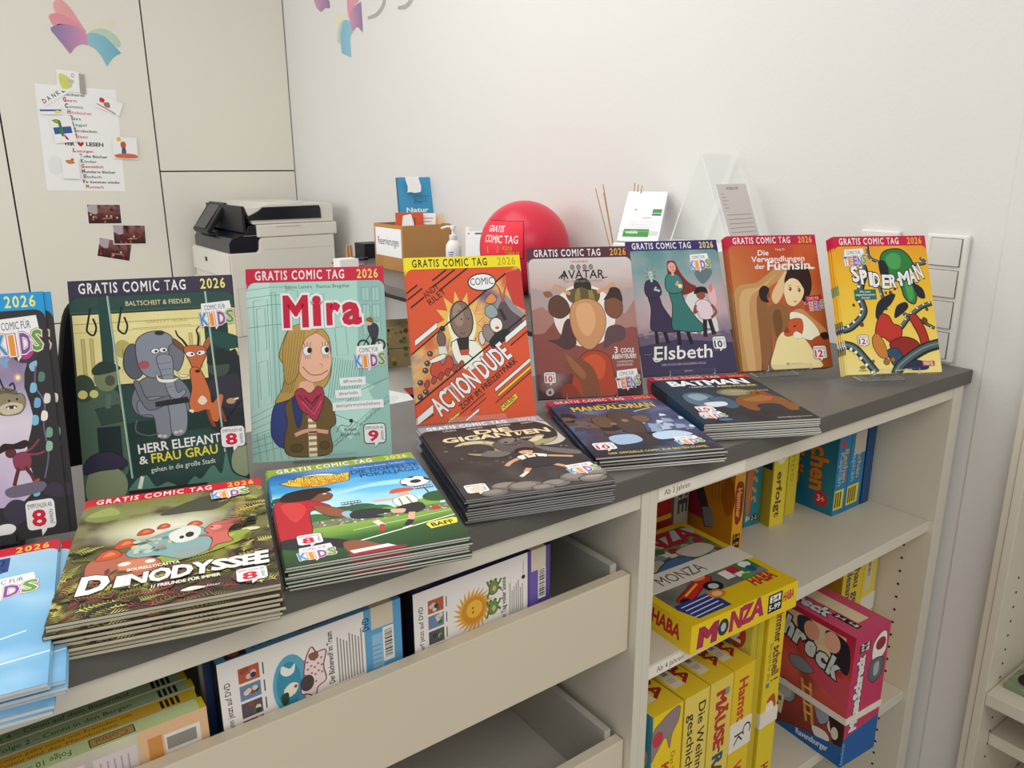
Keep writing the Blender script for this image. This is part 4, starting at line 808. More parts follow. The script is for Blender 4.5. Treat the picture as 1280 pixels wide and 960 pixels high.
def art_pitch():
    a = Art()
    a.G(lambda x, y: mix(ramp([(.1, '2f5a9c'), (.3, '2a86c8'), (.6, '6ab8e0'), (.85, 'c2e2ee')], y), 'e4f2f6', max(0, 1.3*fbm(x*1.5, y*7, 4))*(.3+.5*y)), 0, .1, 1, .95, 20, 24)
    a.S('9ed2ea', [(.0, .48), (.3, .55), (.7, .46), (1, .52), (1, .57), (.6, .53), (.3, .61), (0, .55)])
    for x, y, r, c in ((.30, .92, .10, '2f5a34'), (.38, .84, .09, '2a5230'), (.48, .86, .12, '2c5a38'), (.58, .90, .10, '356a3c'), (.64, .93, .07, '6a9a44'), (.78, .88, .08, '2c5834'), (.88, .90, .09, '7aa844'), (.98, .82, .10, '2a5632'), (.20, .90, .10, '3a6a3a'), (.05, .55, .06, '2a5230')): a.E(c, x, y, r, r*.8)
    a.R('6a7a5a', 0, .93, 1, 1.03)
    rr = random.Random(3)
    for k in range(150): a.R(rr.choice(['b8a898', '8a4a3a', 'd8d0c4', '3a4a5a', 'c0605a', '6a8a5a']), *(lambda x, y: (x, y, x+.014, y+.016))(rr.random(), .93+.09*rr.random()))
    a.G(lambda x, y: ramp([(1.02, '8aa84a'), (1.12, '6a9438'), (1.2, '2f5a2a'), (1.43, '1f3f22')], y+.06*(x-.5)), 0, 1.02, 1, AH, 4, 10)
    a.L('e6ecd8', [(.30, 1.29), (1, 1.12)], .012); a.L('cfdcc0', [(.40, 1.12), (1, 1.05)], .006)
    for x, y in ((.45, .74), (.93, .66)): a.L('3a4a58', [(x, y), (x+.01, y+.14)], .010); a.R('4a5a68', x-.06, y-.03, x+.06, y+.015); [a.E('dfe8ec', x-.05+.02*k, y-.01, .008) for k in range(6)]
    # goalkeeper
    a.S('b3202c', [(.0, .62), (.10, .58), (.20, .60), (.32, .72), (.30, .80), (.20, .78), (.18, 1.06), (.10, 1.14), (.0, 1.12)], '4a1018', .005); a.S('c83a3a', [(.04, .64), (.14, .62), (.18, .74), (.10, .9)])
    a.S('8a5238', [(.22, .70), (.34, .76), (.44, .90), (.40, .94), (.28, .86)], '3a1f16', .004); a.S('8fb4c4', [(.37, .87), (.42, .85), (.45, .93), (.40, .95)]); a.S('262c30', [(.43, .88), (.54, .86), (.66, .92), (.68, .95), (.56, .96), (.60, 1.0), (.50, .99), (.42, .96)], '101418', .004)
    a.S('7a4a34', [(.20, .52), (.30, .50), (.36, .56), (.33, .64), (.24, .64)], '3a1f16', .004); a.S('241c1c', [(.04, .56), (.08, .46), (.20, .42), (.34, .44), (.36, .50), (.28, .53), (.22, .60), (.10, .60)]); a.E('f0ece4', .315, .54, .012, .008)
    a.S('23262c', [(.0, 1.12), (.14, 1.12), (.34, 1.22), (.36, 1.30), (.24, 1.30), (.0, 1.22)]); a.S('8a5238', [(.32, 1.26), (.42, 1.26), (.52, 1.36), (.50, 1.43), (.36, 1.43)]); a.P('e6e2dc', [(.34, 1.36), (.55, 1.35), (.60, 1.40), (.36, 1.41)]); a.S('9a2430', [(.35, 1.40), (.60, 1.39), (.62, 1.43), (.35, 1.43)])
    # kicking player
    a.L('d8a88c', [(.58, .76), (.72, .77)], .03); a.S('e6e6d8', [(.70, .78), (.82, .74), (.84, .86), (.72, .90)], '5a5a44', .004); a.L('6a8a4a', [(.74, .77), (.74, .88)], .010); a.L('6a8a4a', [(.79, .76), (.80, .87)], .010)
    a.E('e0b096', .785, .70, .036, .036); a.S('c8503a', [(.70, .68), (.74, .62), (.84, .63), (.86, .67), (.78, .685)]); a.S('26282c', [(.70, .90), (.84, .87), (.86, .97), (.76, 1.02), (.70, .96)]); a.S('d8a88c', [(.66, .92), (.74, .94), (.72, .99), (.66, .97)]); a.L('d8a88c', [(.77, 1.0), (.74, 1.10)], .04); a.L('26282c', [(.74, 1.10), (.70, 1.17)], .04); a.L('e8e4dc', [(.67, 1.20), (.73, 1.18)], .02)
    a.L('d8d4cc', [(.54, 1.04), (.57, 1.12)], .04); a.L('b03a3a', [(.57, 1.1), (.55, 1.19)], .03); a.E('b83a3a', 1.0-.08, .99, .03)
    a.E('f2f0ec', .90, .54, .098, .085, 0, '23262a', .006); a.S('23262a', [(.88, .52), (.92, .515), (.94, .55), (.90, .575), (.865, .55)]); a.S('23262a', [(.81, .56), (.835, .575), (.83, .60), (.805, .58)]); a.S('23262a', [(.97, .49), (.99, .52), (.995, .56), (.965, .53)]); a.S('23262a', [(.86, .465), (.91, .458), (.89, .48)])
    # logo
    a.E('e6e2d8', .28, .27, .16, .09, 4, '3a342c', .008); a.P('f0b83a', [(.06, .27), (.14, .25), (.18, .20), (.30, .21), (.40, .25), (.52, .22), (.50, .36), (.30, .40), (.20, .38), (.12, .34)], '4a2a14', .008); a.T('DIE', .22, .235, .03, '3a342c', w=.07, bold=.03); a.T('FUSSBALL', .12, .30, .065, 'f2c64a', w=.38, bold=.03, o='4a2414', ob=.06, rot=1); a.T('BANDE', .20, .375, .06, 'ee9a2c', w=.28, bold=.03, o='4a2414', ob=.06, rot=2)
    a.T('Martin/Pitour Zenouzi · Tim Becker', .56, .175, .022, 'dce6ee', w=.36); a.T('DIE DOPPELTE', .53, .27, .062, '1f3560', w=.46, bold=.04); a.T('POKALJAGD', .58, .35, .062, '1f3560', w=.40, bold=.04)
    a.P('e6d84a', [(.80, 1.19), (.83, 1.17), (.98, 1.15), (1.0, 1.17), (.985, 1.235), (.82, 1.26)], '2a2a1a', .006); a.T('BAFF', .835, 1.235, .045, '2a2a1a', w=.13, bold=.05, rot=4)
    BADGE(a, '8', .085, 1.08, .14); KIDS(a, .07, 1.24, .20, 2); HEAD(a, '8aa037', 'e0d04a'); return a

def art_giant():
    a = Art()
    a.G(lambda x, y: mix(mix('2b2829', '3a3534', .5+fbm(x*4, y*4, 6)), '5c5552', max(0, (y-.9)*.5+fbm(x*6, y*6, 2)*.5)), 0, .1, 1, AH, 20, 28)
    a.E('b8b2a4', .86, .38, .20, .30); a.E('2f2b2b', .80, .36, .20, .28)
    def horn(pts, c, o='3a3428'): a.S(c, pts, o, .006)
    horn([(.16, .50), (.26, .42), (.42, .44), (.52, .56), (.50, .70), (.38, .76), (.26, .72), (.22, .66), (.34, .70), (.42, .66), (.42, .56), (.34, .50), (.24, .50)], '9a9070'); a.S('c8be98', [(.18, .49), (.28, .435), (.41, .46), (.49, .56), (.40, .50), (.28, .475)])
    horn([(.66, .56), (.74, .52), (.82, .44), (.88, .46), (.84, .54), (.90, .54), (.96, .52), (.90, .60), (.78, .66), (.68, .64)], '9a9070'); a.S('c8be98', [(.72, .55), (.82, .47), (.86, .49), (.78, .57)])
    a.S('575150', [(.46, .52), (.58, .46), (.68, .50), (.74, .62), (.66, .74), (.50, .72), (.44, .62)], '221f20', .006); a.S('757069', [(.50, .48), (.58, .44), (.64, .46), (.60, .54), (.54, .56)]); a.L('221f20', [(.52, .58), (.60, .60), (.66, .57)], .012); a.E('221f20', .55, .53, .016); a.E('221f20', .63, .52, .014)
    a.S('6a6460', [(.38, .66), (.30, .74), (.42, .80), (.52, .74)]); a.S('6a6460', [(.72, .66), (.84, .74), (1, .86), (.96, .92), (.80, .82)])
    rr = random.Random(8)
    for k in range(26): a.E(rr.choice(['6a645f', '57514e', '837c74']), rr.random(), .45+.5*rr.random(), .004+.012*rr.random())
    # child in a white shirt with spread arms and legs
    a.L('c89a78', [(.55, .86), (.46, .92), (.41, .98)], .035, True); a.L('c89a78', [(.72, .87), (.84, .92), (.91, .95)], .032, True); a.L('c89a78', [(.57, 1.02), (.50, 1.12)], .04); a.L('c89a78', [(.71, 1.02), (.80, 1.12), (.86, 1.17)], .036); a.L('d8d4cc', [(.44, 1.19), (.51, 1.12)], .028); a.L('d8d4cc', [(.84, 1.16), (.88, 1.20)], .028)
    a.S('e0dcd2', [(.53, .84), (.60, .81), (.68, .81), (.75, .86), (.70, .92), (.57, .93)], '2a2626', .005); a.S('2c2a2e', [(.56, .90), (.71, .89), (.76, 1.03), (.64, 1.06), (.53, 1.05)], '171517', .005); a.L('2c2a2e', [(.59, .83), (.60, .92)], .014); a.L('2c2a2e', [(.67, .83), (.67, .92)], .014); a.E('b03a34', .635, .83, .02, .012)
    a.E('d2a482', .625, .755, .052, .055); a.S('1f1a1a', [(.55, .75), (.57, .69), (.64, .67), (.69, .70), (.685, .75), (.62, .73)]); a.E('1f1a1a', .61, .765, .006); a.E('1f1a1a', .65, .765, .006)
    for x, y, r in ((.30, 1.30, .10), (.42, 1.34, .12), (.62, 1.36, .10), (.80, 1.30, .13), (.95, 1.26, .12), (.20, 1.38, .09), (.88, 1.36, .10), (.52, 1.40, .08)): a.E('6e6762', x, y, r, r*.62, 0, '2a2626', .006); a.E('857e76', x-.01, y-.015, r*.7, r*.38)
    for x0, s, ww in ((.17, 'LYLIAN', .10), (.36, 'DROUIN', .12), (.60, 'LORIEN', .11), (.80, 'LORETO', .10)): a.T(s, x0, .155, .026, 'd8d0c4', w=ww, bold=.02)
    a.T('DIE', .40, .285, .085, 'dcc8a0', w=.27, bold=.07); a.T('GIGANTEN', .12, .40, .095, 'dcc8a0', w=.83, bold=.07); a.T('1. MERRIL', .66, .49, .028, 'e0d8c8', w=.13)
    a.T('TOONFISH', .84, 1.345, .024, 'cfc6b8', w=.12); KIDS(a, .77, 1.10, .22, 3)
    BADGE(a, '', .035, 1.21, .15); a.S('d8c8a8', [(.07, 1.27), (.14, 1.26), (.15, 1.33), (.08, 1.335)]); HEAD(a, '98929a', 'c8bcc4', 'e8e4e6'); return a

def art_armour():
    a = Art()
    a.G(lambda x, y: mix(ramp([(.1, '2c2c44'), (.4, '3e3c58'), (.8, '4a5478'), (1.1, '32364e'), (1.43, '1c1c26')], y), '7a8aac', max(0, .9*fbm(x*4, y*4, 13)-.05)), 0, .1, 1, AH, 20, 28)
    rr = random.Random(21)
    # plain stand-in: dark rocks and pale ice blocks
    for k in range(26):
        x, y = .60+.42*rr.random(), .56+.5*rr.random(); r = .02+.035*rr.random(); a.P(rr.choice(['8a98b4', 'a8b4c8', '6a7898', 'c4ccd8', '3a4060']), [(x-r, y+r), (x-r*.4, y-r*1.2), (x+r*.8, y-r*.6), (x+r, y+r*.8)])
    for k in range(34):
        x, y = .02+.62*rr.random(), .42+.62*rr.random(); r = .03+.06*rr.random(); a.P(rr.choice(['2a2226', '3c302c', '54443a', '1e1a20', '6a5240', '463a44']), [(x-r, y+r*.6), (x-r*.5, y-r), (x+r*.6, y-r*.7), (x+r*1.1, y+r*.5), (x, y+r)])
    a.S('4a3a34', [(.40, .48), (.50, .42), (.60, .48), (.62, .72), (.56, .98), (.44, 1.0), (.38, .74)], '15131a', .006); a.S('5f4a3c', [(.24, .56), (.34, .50), (.40, .62), (.34, .80), (.24, .76)], '15131a', .005); a.S('6e553f', [(.58, .58), (.70, .56), (.72, .68), (.62, .74)], '15131a', .005); a.E('8a6a48', .50, .66, .03, .04); a.E('8a6a48', .38, .72, .025, .03); a.L('c0a878', [(.66, .44), (.84, .36)], .02); a.S('3a2e2c', [(.44, 1.0), (.56, .98), (.58, 1.22), (.46, 1.24)])
    a.S('9ab0cc', [(.24, 1.02), (.44, 1.0), (.46, 1.16), (.26, 1.2)]); a.S('b4c6dc', [(.60, 1.02), (.80, .98), (.90, 1.10), (.62, 1.16)])
    a.T('MANDALORIAN', .16, .335, .115, 'c8ae4a', w=.74, bold=.06, o='2a2418', ob=.07); a.T('STAR WARS', .41, .20, .028, 'b8a04a', w=.20)
    BADGE(a, '10', .055, 1.13, .17); KIDS(a, .70, 1.14, .22, 3); a.T('DER OFFIZIELLE COMIC ZUR ERSTEN STAFFEL', .12, 1.385, .036, 'd8c25a', w=.78, bold=.02); HEAD(a, 'b5283a', 'd8944a', 'e8c8c4'); return a

def art_night():
    a = Art()
    a.G(lambda x, y: mix(ramp([(.1, '1c1c24'), (.5, '26323f'), (.9, '23303a'), (1.43, '17161c')], y), '3a5a78', max(0, .8*fbm(x*4, y*4, 17)-.05)), 0, .1, 1, AH, 16, 22)
    a.E('6a6a52', .62, .60, .16, .12); a.E('8a8a6a', .62, .60, .12, .09)
    # plain stand-in: blue-grey rocks and a brown hill
    a.S('55697c', [(.12, .62), (.26, .54), (.38, .66), (.36, .90), (.24, 1.0), (.10, .86)], '10141a', .006); a.S('8496a4', [(.16, .64), (.28, .60), (.32, .72), (.20, .80)]); a.S('3c5670', [(.30, .78), (.46, .72), (.52, .96), (.38, 1.06)], '10141a', .006); a.S('c8d0d4', [(.22, .88), (.40, .86), (.40, .96), (.26, 1.0)])
    a.S('7a4a26', [(.50, .90), (.60, .74), (.72, .70), (.80, .60), (.90, .62), (.92, .74), (.98, .86), (.96, 1.16), (.86, 1.18), (.84, 1.0), (.66, 1.0), (.62, 1.14), (.54, 1.14)], '20140c', .006); a.S('94602f', [(.60, .84), (.74, .76), (.84, .72), (.86, .86), (.70, .92)]); a.S('7a4a26', [(.88, 1.0), (.99, .98), (1.0, 1.1), (.90, 1.12)]); a.E('b84a48', .85, .80, .05, .025); a.E('2a1c14', .82, .66, .02)
    a.T('BATMAN', .14, .32, .155, 'e8e6e6', w=.76, bold=.09); a.T('1 KOMPLETTES', .28, .40, .038, 'd8d4cc', w=.24, bold=.02); a.T('ABENTEUER', .54, .42, .05, 'd0b44a', w=.40, bold=.04); a.T('MIT SCOOBY-DOO!', .60, .60, .040, 'd8a04a', w=.36, bold=.03)
    BADGE(a, '10', .09, .96, .16); KIDS(a, .05, 1.13, .22, 2); a.E('3a6aa0', .22, 1.34, .06, .03); a.T('SEITEN BESTSELLER-AUTOR', .66, 1.37, .024, 'c8c4bc', w=.30); HEAD(a, 'b5263c', 'd8944a', 'e8c8c4'); return a

def art_blue():
    a = Art()
    a.G(lambda x, y: mix(ramp([(.1, '9cc2d8'), (.6, '7cb0d0'), (1.43, '669fc6')], y), 'c2dcea', max(0, .6*fbm(x*3, y*5, 23))), 0, .1, 1, AH, 10, 14)
    a.P('2a4478', [(.40, .13), (.78, .13), (.78, .30), (.40, .34)]); a.T('E', .44, .32, .15, '3a5a98', w=.14, bold=.08, o='16244a', ob=.05); a.T('S', .60, .32, .16, '3a5a98', w=.14, bold=.08, o='16244a', ob=.05); a.L('e8f0f4', [(.61, .23), (.68, .21), (.72, .24)], .03, True)
    a.S('b8362e', [(.20, .86), (.34, .76), (.50, .74), (.60, .78), (.58, .90), (.44, .98), (.28, 1.0)], '4a1816', .006); a.S('d8d0b8', [(.26, .80), (.40, .72), (.44, .84), (.30, .92)], '5a4a34', .004); a.S('3f7a44', [(.40, .62), (.66, .58), (.70, .62), (.52, .66), (.42, .68)], '1f4024', .004); a.S('e8e4d8', [(.40, .68), (.56, .66), (.54, .74), (.42, .76)])
    a.S('2f5a90', [(.36, .98), (.48, .96), (.44, 1.0)]); a.L('cfe8f4', [(.2, 1.10), (.50, 1.04), (.52, 1.06), (.9, .96)], .010, True); a.L('d8ecf6', [(.4, 1.24), (1, 1.18)], .008)
    KIDS(a, .62, .38, .30, 2); BADGE(a, '8', .54, 1.17, .22); HEAD(a, 'c3202f', 'eac24a'); return a
# ------------------------------------------------------------------ comics
WD = .188; HT = WD*AH
ORD = ['topmost', 'second', 'third', 'fourth', 'fifth', 'sixth', 'seventh', 'eighth', 'ninth', 'lowest']
def comic_proto(art, label, group, t, spine, back, pages):
    r = thing('comic_book', label, 'comic', group=group)
    b = MB(); hw = WD/2; e = .0003
    b.box(-hw, 0, -e, hw, HT, 0, spine[-1][2], faces='xXyYzZ'); b.box(-hw, 0, -t, hw, HT, -t+e, back)
    for y0, y1, c in spine: b.box(-hw-e, HT*(1-y1), -t, -hw, HT*(1-y0), 0, c)
    art.clip = (1, AH)
    art.place(b, (-hw, HT, 0), (1, 0, 0), (0, -1, 0), WD, base=6e-5)
    b.build('cover', M['ink'], r)
    b = MB(); b.box(-hw+.0002, .0003, -t+e+.00004, hw-.0004, HT-.0004, -e-.00004); b.build('pages', M[pages], r)
    return r
def pose(r, x, y, z, yaw, lean): r.location = (x, y, z); r.rotation_euler = (PI/2-lean, 0, yaw)
def pile(art, what, x, y, z, yaw, n, spine, back, pages, group, seed, jit=.0025, shifts=None):
    """a pile of copies lying flat; top cover at height z"""
    rr = random.Random(seed); t = z/n
    p = comic_proto(art, 'topmost copy of the pile of '+what, group, t-.00025, spine, back, pages)
    pose(p, x, y, z, math.radians(yaw), PI/2)
    for k in range(1, n):
        c = copy_tree(p); dx, dy = (shifts[k] if shifts else (rr.uniform(-jit, jit), rr.uniform(-jit*1.3, jit)))
        a = math.radians(yaw); pose(c, x+dx*math.cos(a)-dy*math.sin(a), y+dx*math.sin(a)+dy*math.cos(a), z-k*t, a+rr.uniform(-.006, .006), PI/2)
        c['label'] = ('lowest copy in' if k == n-1 else ORD[min(k, 8)]+' copy from the top of')+' the pile of '+what
def easel(label, x, y, z, yaw, lean, T_, kind, hw=.045, up=.15):
    """bent-sheet display easel carrying copies of total thickness T_ at ledge height z"""
    p = Vector((math.sin(lean), math.cos(lean))); nb = Vector((math.cos(lean), -math.sin(lean))); o = Vector((0, z))-p*.0014
    Pf = o-nb*.007; Pb = o+nb*(T_+.0018); lip = Pf+p*.0095; top = Pb+p*up
    rear = Vector((top.x+.030, .0014)); front = Vector((Pb.x+.012, .0014))
    b = MB(); b.sheet([tuple(lip), tuple(Pf), tuple(Pb), tuple(top)], -hw, hw, .0022)
    b.sheet([tuple(top+Vector((.0024, -.001))), tuple(rear), tuple(front)], -hw, hw, .0022)
    t = thing('display_easel', label, 'display stand', (x, y, 0), (0, 0, yaw), group='stands that hold up the comics')
    mm = [M['acr'], M['acre']] if kind == 'clear' else [M['black'], M['black']]
    b.build('bent_sheet', mm, t, weld=False)
def standing(art, what, x, y, z, yaw, lean, n, spine, back, pages, group, seed, stand='clear', t=.0031, shifts=None, hw=.045):
    rr = random.Random(seed); a, l = math.radians(yaw), math.radians(lean)
    p = comic_proto(art, ('' if n == 1 else 'front copy of ')+what, group if n > 1 else None, t-.0004, spine, back, pages)
    pose(p, x, y, z, a, l)
    for k in range(1, n):
        c = copy_tree(p); d = k*t; dx = shifts[k] if shifts else rr.uniform(-.0026, .0012)
        pose(c, x-math.sin(a)*math.cos(l)*d+dx*math.cos(a), y+math.cos(a)*math.cos(l)*d+dx*math.sin(a), z-math.sin(l)*d, a, l)
        c['label'] = {n-1: 'rearmost copy of '}.get(k, ORD[k]+' copy of ')+what
    easel(('clear' if stand == 'clear' else 'black')+' easel under '+what, x, y, z, a, l, n*t, stand, hw)
G_ = 'copies of one comic: '
standing(art_gem(), 'the standing black comic with a pink gem at the left edge', -1.688, .2465, .018, -12, 21, 2, [(0, .08, '1b93cf'), (.08, 1, '2c292c')], '2c292c', 'pg_white', G_+'pink gem', 1, 'black', shifts=[0, .007])
standing(art_elephant(), 'the standing comic with an elephant and antelope', -1.479, .289, .0125, -18.6, 17.6, 2, [(0, .08, 'b03a68'), (.08, .5, '3a4a42'), (.5, 1, '26302e')], '2a3634', 'pg_white', G_+'elephant', 2, 'black')
standing(art_girl(), 'the standing teal comic with a blonde girl', -1.276, .290, .0105, -26.9, 18.6, 2, [(0, .08, 'c83050'), (.08, 1, 'c4e0da')], 'a6cfc4', 'pg_white', G_+'blonde girl', 3)
standing(art_stone(), 'the standing orange comic with diagonal stripes', -1.025, .280, .019, -23.4, 25.5, 2, [(0, .08, 'f0e03a'), (.08, .6, 'dc6038'), (.6, .85, 'b8a8b4'), (.85, 1, 'd4512c')], 'd4512c', 'pg_white', G_+'orange stripes', 4)  # pale strip low on the spine: a white reflection put into its colour
standing(art_mountain(), 'the standing comic with red mountains', -.787, .281, .0155, -26.0, 23.0, 4, [(0, .09, '57283a'), (.09, .3, '8a8088'), (.3, .6, '4a3a40'), (.6, 1, '5a5258')], '4a2a32', 'pg_white', G_+'red mountains', 5, t=.0036)
standing(art_trio(), 'the standing comic with three women', -.556, .259, .024, -24.5, 28.2, 2, [(0, .09, '39306a'), (.09, .7, '6a8a8c'), (.7, 1, '3e3656')], '3e3656', 'pg_white', G_+'three women', 6)
standing(art_veil(), 'the standing rust comic with a veiled woman', -.376, .174, .0235, -25.7, 24.2, 6, [(0, .085, 'c02a44'), (.085, .4, 'b0542e'), (.4, 1, '94663a')], 'a8542c', 'pg_white', G_+'veiled woman', 7, t=.0040)
standing(art_cables(), 'the standing yellow comic with grey cables', -.244, .034, .0235, -29.6, 23.8, 6, [(0, .085, 'c22442'), (.085, .36, 'deb030'), (.36, .43, '3a7a6a'), (.43, .62, 'e0b83a'), (.62, .70, '33404a'), (.70, .76, 'e4cf70'), (.76, .80, 'f0ecd8'), (.80, .86, '33404a'), (.86, 1, 'ead68e')], 'e4c24a', 'pg_white', G_+'grey cables', 8, t=.0038)

RED = [(0, .085, 'c3283a'), (.085, 1, '2a2622')]
pile(art_blue(), 'pale blue comics at the left edge', -1.7415, -.0555, .026, -8.4, 7, [(0, 1, '7cb0d0')], '7cb0d0', 'pg_white', 'pale blue comics lying at the left edge', 11, shifts=[(0, 0), (.001, .002), (.0105, .010), (.0115, .006), (.010, .008), (.002, -.002), (.0005, -.004)])
pile(art_jungle(), 'jungle dinosaur comics', -1.551, -.027, .0375, -14.9, 10, [(0, .085, 'c3283a'), (.085, .5, '6a6a4a'), (.5, 1, '3a3226')], '5f5a38', 'pg_cream', 'jungle dinosaur comics in the lying pile', 12, .003)
pile(art_pitch(), 'football comics', -1.350, -.033, .027, -15.5, 9, [(0, .085, '8aa037'), (.085, .3, '2a5a3a'), (.3, .7, '173a22'), (.7, 1, '10251a')], '1f3f22', 'pg_white', 'football comics in the lying pile', 13)
pile(art_giant(), 'dark comics with a night giant', -1.130, -.016, .0325, -17.6, 11, [(0, .085, '98929a'), (.085, 1, '1f2638')], '2a2a30', 'pg_grey', 'dark giant comics in the lying pile', 14)
pile(art_armour(), 'dark blue comics with yellow lettering', -.903, .008, .0205, -24.1, 6, [(0, .085, 'b5283a'), (.085, .5, '2c2c3a'), (.5, 1, '1c1c22')], '2a2a34', 'pg_white', 'yellow-lettered comics in the lying pile', 15, .004)
pile(art_night(), 'black comics with white lettering', -.694, -.004, .0280, -27.3, 8, [(0, .085, 'b5263c'), (.085, .4, '17181f'), (.4, 1, '1f3a56')], '17181c', 'pg_white', 'white-lettered black comics in the lying pile', 16, .003)
# ------------------------------------------------------------------ board games on the shelves
YEL = 'e3c21c'; YEL2 = 'd9bb24'
def pbox(name, label, cat, group, loc, yaw, w_, d_, h_, cols, arts, part='box_lid', bev=.0012, tilt=0):
    """printed carton, origin front-left-bottom; faces F(ront) L(eft) T(op) K(back) R(ight) B(ottom)"""
    t = thing(name, label, cat, loc, (tilt, 0, math.radians(yaw)), group)
    b = MB(); g = lambda k: cols.get(k, cols['*'])
    for k, f in (('F', 'y'), ('L', 'x'), ('T', 'Z'), ('K', 'Y'), ('R', 'X'), ('B', 'z')): b.box(0, 0, 0, w_, d_, h_, g(k), faces=f)
    if 'F' in arts: arts['F'].place(b, (0, 0, h_), (1, 0, 0), (0, 0, -1))
    if 'L' in arts: arts['L'].place(b, (0, d_, h_), (0, -1, 0), (0, 0, -1))
    if 'T' in arts: arts['T'].place(b, (0, d_, h_), (1, 0, 0), (0, -1, 0))
    b.build(part, M['ink'], t)
    return t
def band(t, w_, d_, h_, y0, y1, art=None, axis='y', nm='white_band', e=.0012, top=True):
    """elastic or paper band wrapped round a box: axis 'y' = round front-to-back position, 'z' = at a height"""
    b = MB(); c = 'd9d3c6'
    if axis == 'y':
        b.box(-e, y0, -.0003, 0, y1, h_+e, c); b.box(w_, y0, -.0003, w_+e, y1, h_+e, c); b.box(0, y0, h_+.0009, w_, y1, h_+e+.0009, c)
        if art: art.place(b, (0, y1, h_+e+.0009), (1, 0, 0), (0, -1, 0))
    else:
        b.box(-e-.0008, -e-.0008, y0, w_+e, 0, y1, c); b.box(-e-.0008, 0, y0, 0-.0008, d_, y1, c); b.box(w_, 0, y0, w_+e, d_, y1, c); b.box(-e, d_, y0, w_+e, d_+e, y1, c)
        if art: art.place(b, (0, -e-.0008, y1), (1, 0, 0), (0, 0, -1))
    b.build(nm, M['inkm'], t); return t
def barcode(a, x, y, w_, h_, vert=True, seed=1, bg='e8e2d4'):
    rr = random.Random(seed); p = 0
    if vert:
        while p < h_: d = rr.choice([.0008, .0014, .002]); a.R('2a2824', x, y+p, x+w_, y+min(p+d, h_)); p += d+rr.choice([.0008, .0014])
    else:
        while p < w_: d = rr.choice([.0008, .0014, .002]); a.R('2a2824', x+p, y, x+min(p+d, w_), y+h_); p += d+rr.choice([.0008, .0014])
GM = 'board games on the open shelves'
# the big yellow racing game lying in front
mw, md, mh = .252, .272, .050
T = Art(); T.R('d6b51a', 0, 0, mw, md)
T.G(lambda x, y: mix(mix('6f7a4a', '8a8f86', .5+1.2*fbm(x*18, y*18, 3)), '4a5a2c', max(0, 1.6*fbm(x*30, y*30, 9))), .014, .014, mw-.014, .175, 20, 20)
T.G(lambda x, y: mix('7d7c74', '5f6158', .5+1.4*fbm(x*20, y*20, 5)), .014, .17, mw-.014, .222, 12, 8)
T.S('b9c2c0', [(.02, .02), (.22, .02), (.23, .05), (.10, .065), (.02, .06)])
T.W([(ch, x+.02, .062, .042, wd, 0) for ch, x, wd in (('M', .012, .046), ('N', .100, .034), ('Z', .140, .030), ('A', .176, .036))], 'b02438', .08, '5a1420', .04, sh=.1)
T.E('22242a', .098, .044, .018, .020); T.E('8a9aa8', .098, .044, .009, .010)
rr = random.Random(4)
for k in range(60): T.S(rr.choice(['4a6a2c', '6a8a3a', '3a4a6a', '7a8a9a', 'b0a890', '8a3a34', 'd8d0bc', '2c3a2a']), [(x+dx, y+dy) for x, y in [(.03+.19*rr.random(), .06+.10*rr.random())] for dx, dy in ((-.012, .006), (-.004, -.009), (.011, -.004), (.008, .009))])
T.S('4a6a94', [(.06, .13), (.12, .10), (.16, .115), (.13, .15), (.07, .16)], '22304a', .002); T.S('c8c0b0', [(.15, .085), (.21, .08), (.225, .11), (.17, .12)], '6a645a', .0015)
# front part: red car, white square, child in green
T.S('c02a26', [(.035, .205), (.07, .19), (.10, .178), (.135, .176), (.13, .19), (.10, .20), (.06, .218), (.036, .216)], '5a1410', .002); T.L('e0b83a', [(.055, .204), (.10, .186)], .004); T.E('1c1d20', .118, .206, .019, .015); T.E('b8bcc0', .118, .206, .010, .008); T.E('1c1d20', .045, .214, .010, .007); T.S('d98a5a', [(.10, .176), (.118, .168), (.13, .174), (.12, .182)])
T.R('a8283a', .175, .176, .20, .196); T.R('e4dfd4', .155, .18, .175, .205); T.R('e4dfd4', .178, .197, .205, .21); T.R('2f7a34', .198, .172, .238, .205); T.S('e6e4de', [(.208, .178), (.222, .175), (.232, .182), (.226, .192), (.21, .192)]); T.S('2a4a9a', [(.212, .192), (.226, .192), (.224, .208), (.212, .208)]); T.S('3f9a44', [(.190, .205), (.21, .212), (.20, .22), (.18, .218)])
T.P('2e3a78', [(.014, .226), (.018, .216), (.088, .216), (.10, .226), (.10, .262), (.026, .262)])
for k in range(4): T.L('c8cce0', [(.024, .226+.010*k), (.09, .223+.010*k)], .0025)
T.E('d0742c', .105, .226, .017, .012); T.E('e8b87a', .105, .226, .010, .007)
T.T('HABA', .178, .244, .024, 'b02430', w=.055, bold=.08, sh=.1)
F_ = Art()
F_.W([(ch, x, y, .030, wd, 0) for ch, x, wd, y in (('M', .018, .036, .042), ('N', .088, .024, .038), ('Z', .114, .021, .036), ('A', .137, .027, .034))], 'b02a44', .08, '4a2a7a', .05, sh=.1)
F_.E('30323a', .072, .026, .012, .015); F_.E('a8b0b8', .072, .026, .006, .008)
F_.R('17171a', .170+.008, .006, .205+.008, .040); F_.R('e8e6de', .182, .009, .209, .022); F_.T('2-4', .186, .020, .009, '17171a', w=.018, bold=.05); F_.T('5-99', .181, .036, .010, 'e8e6de', w=.028, bold=.05); F_.T('HABA', .216, .029, .016, 'b02a44', w=.027, bold=.08, sh=.1, rot=3)
L_ = Art(); L_.T('HABA', .185, .034, .024, 'b02430', w=.062, bold=.08, sh=.1, rot=-2)
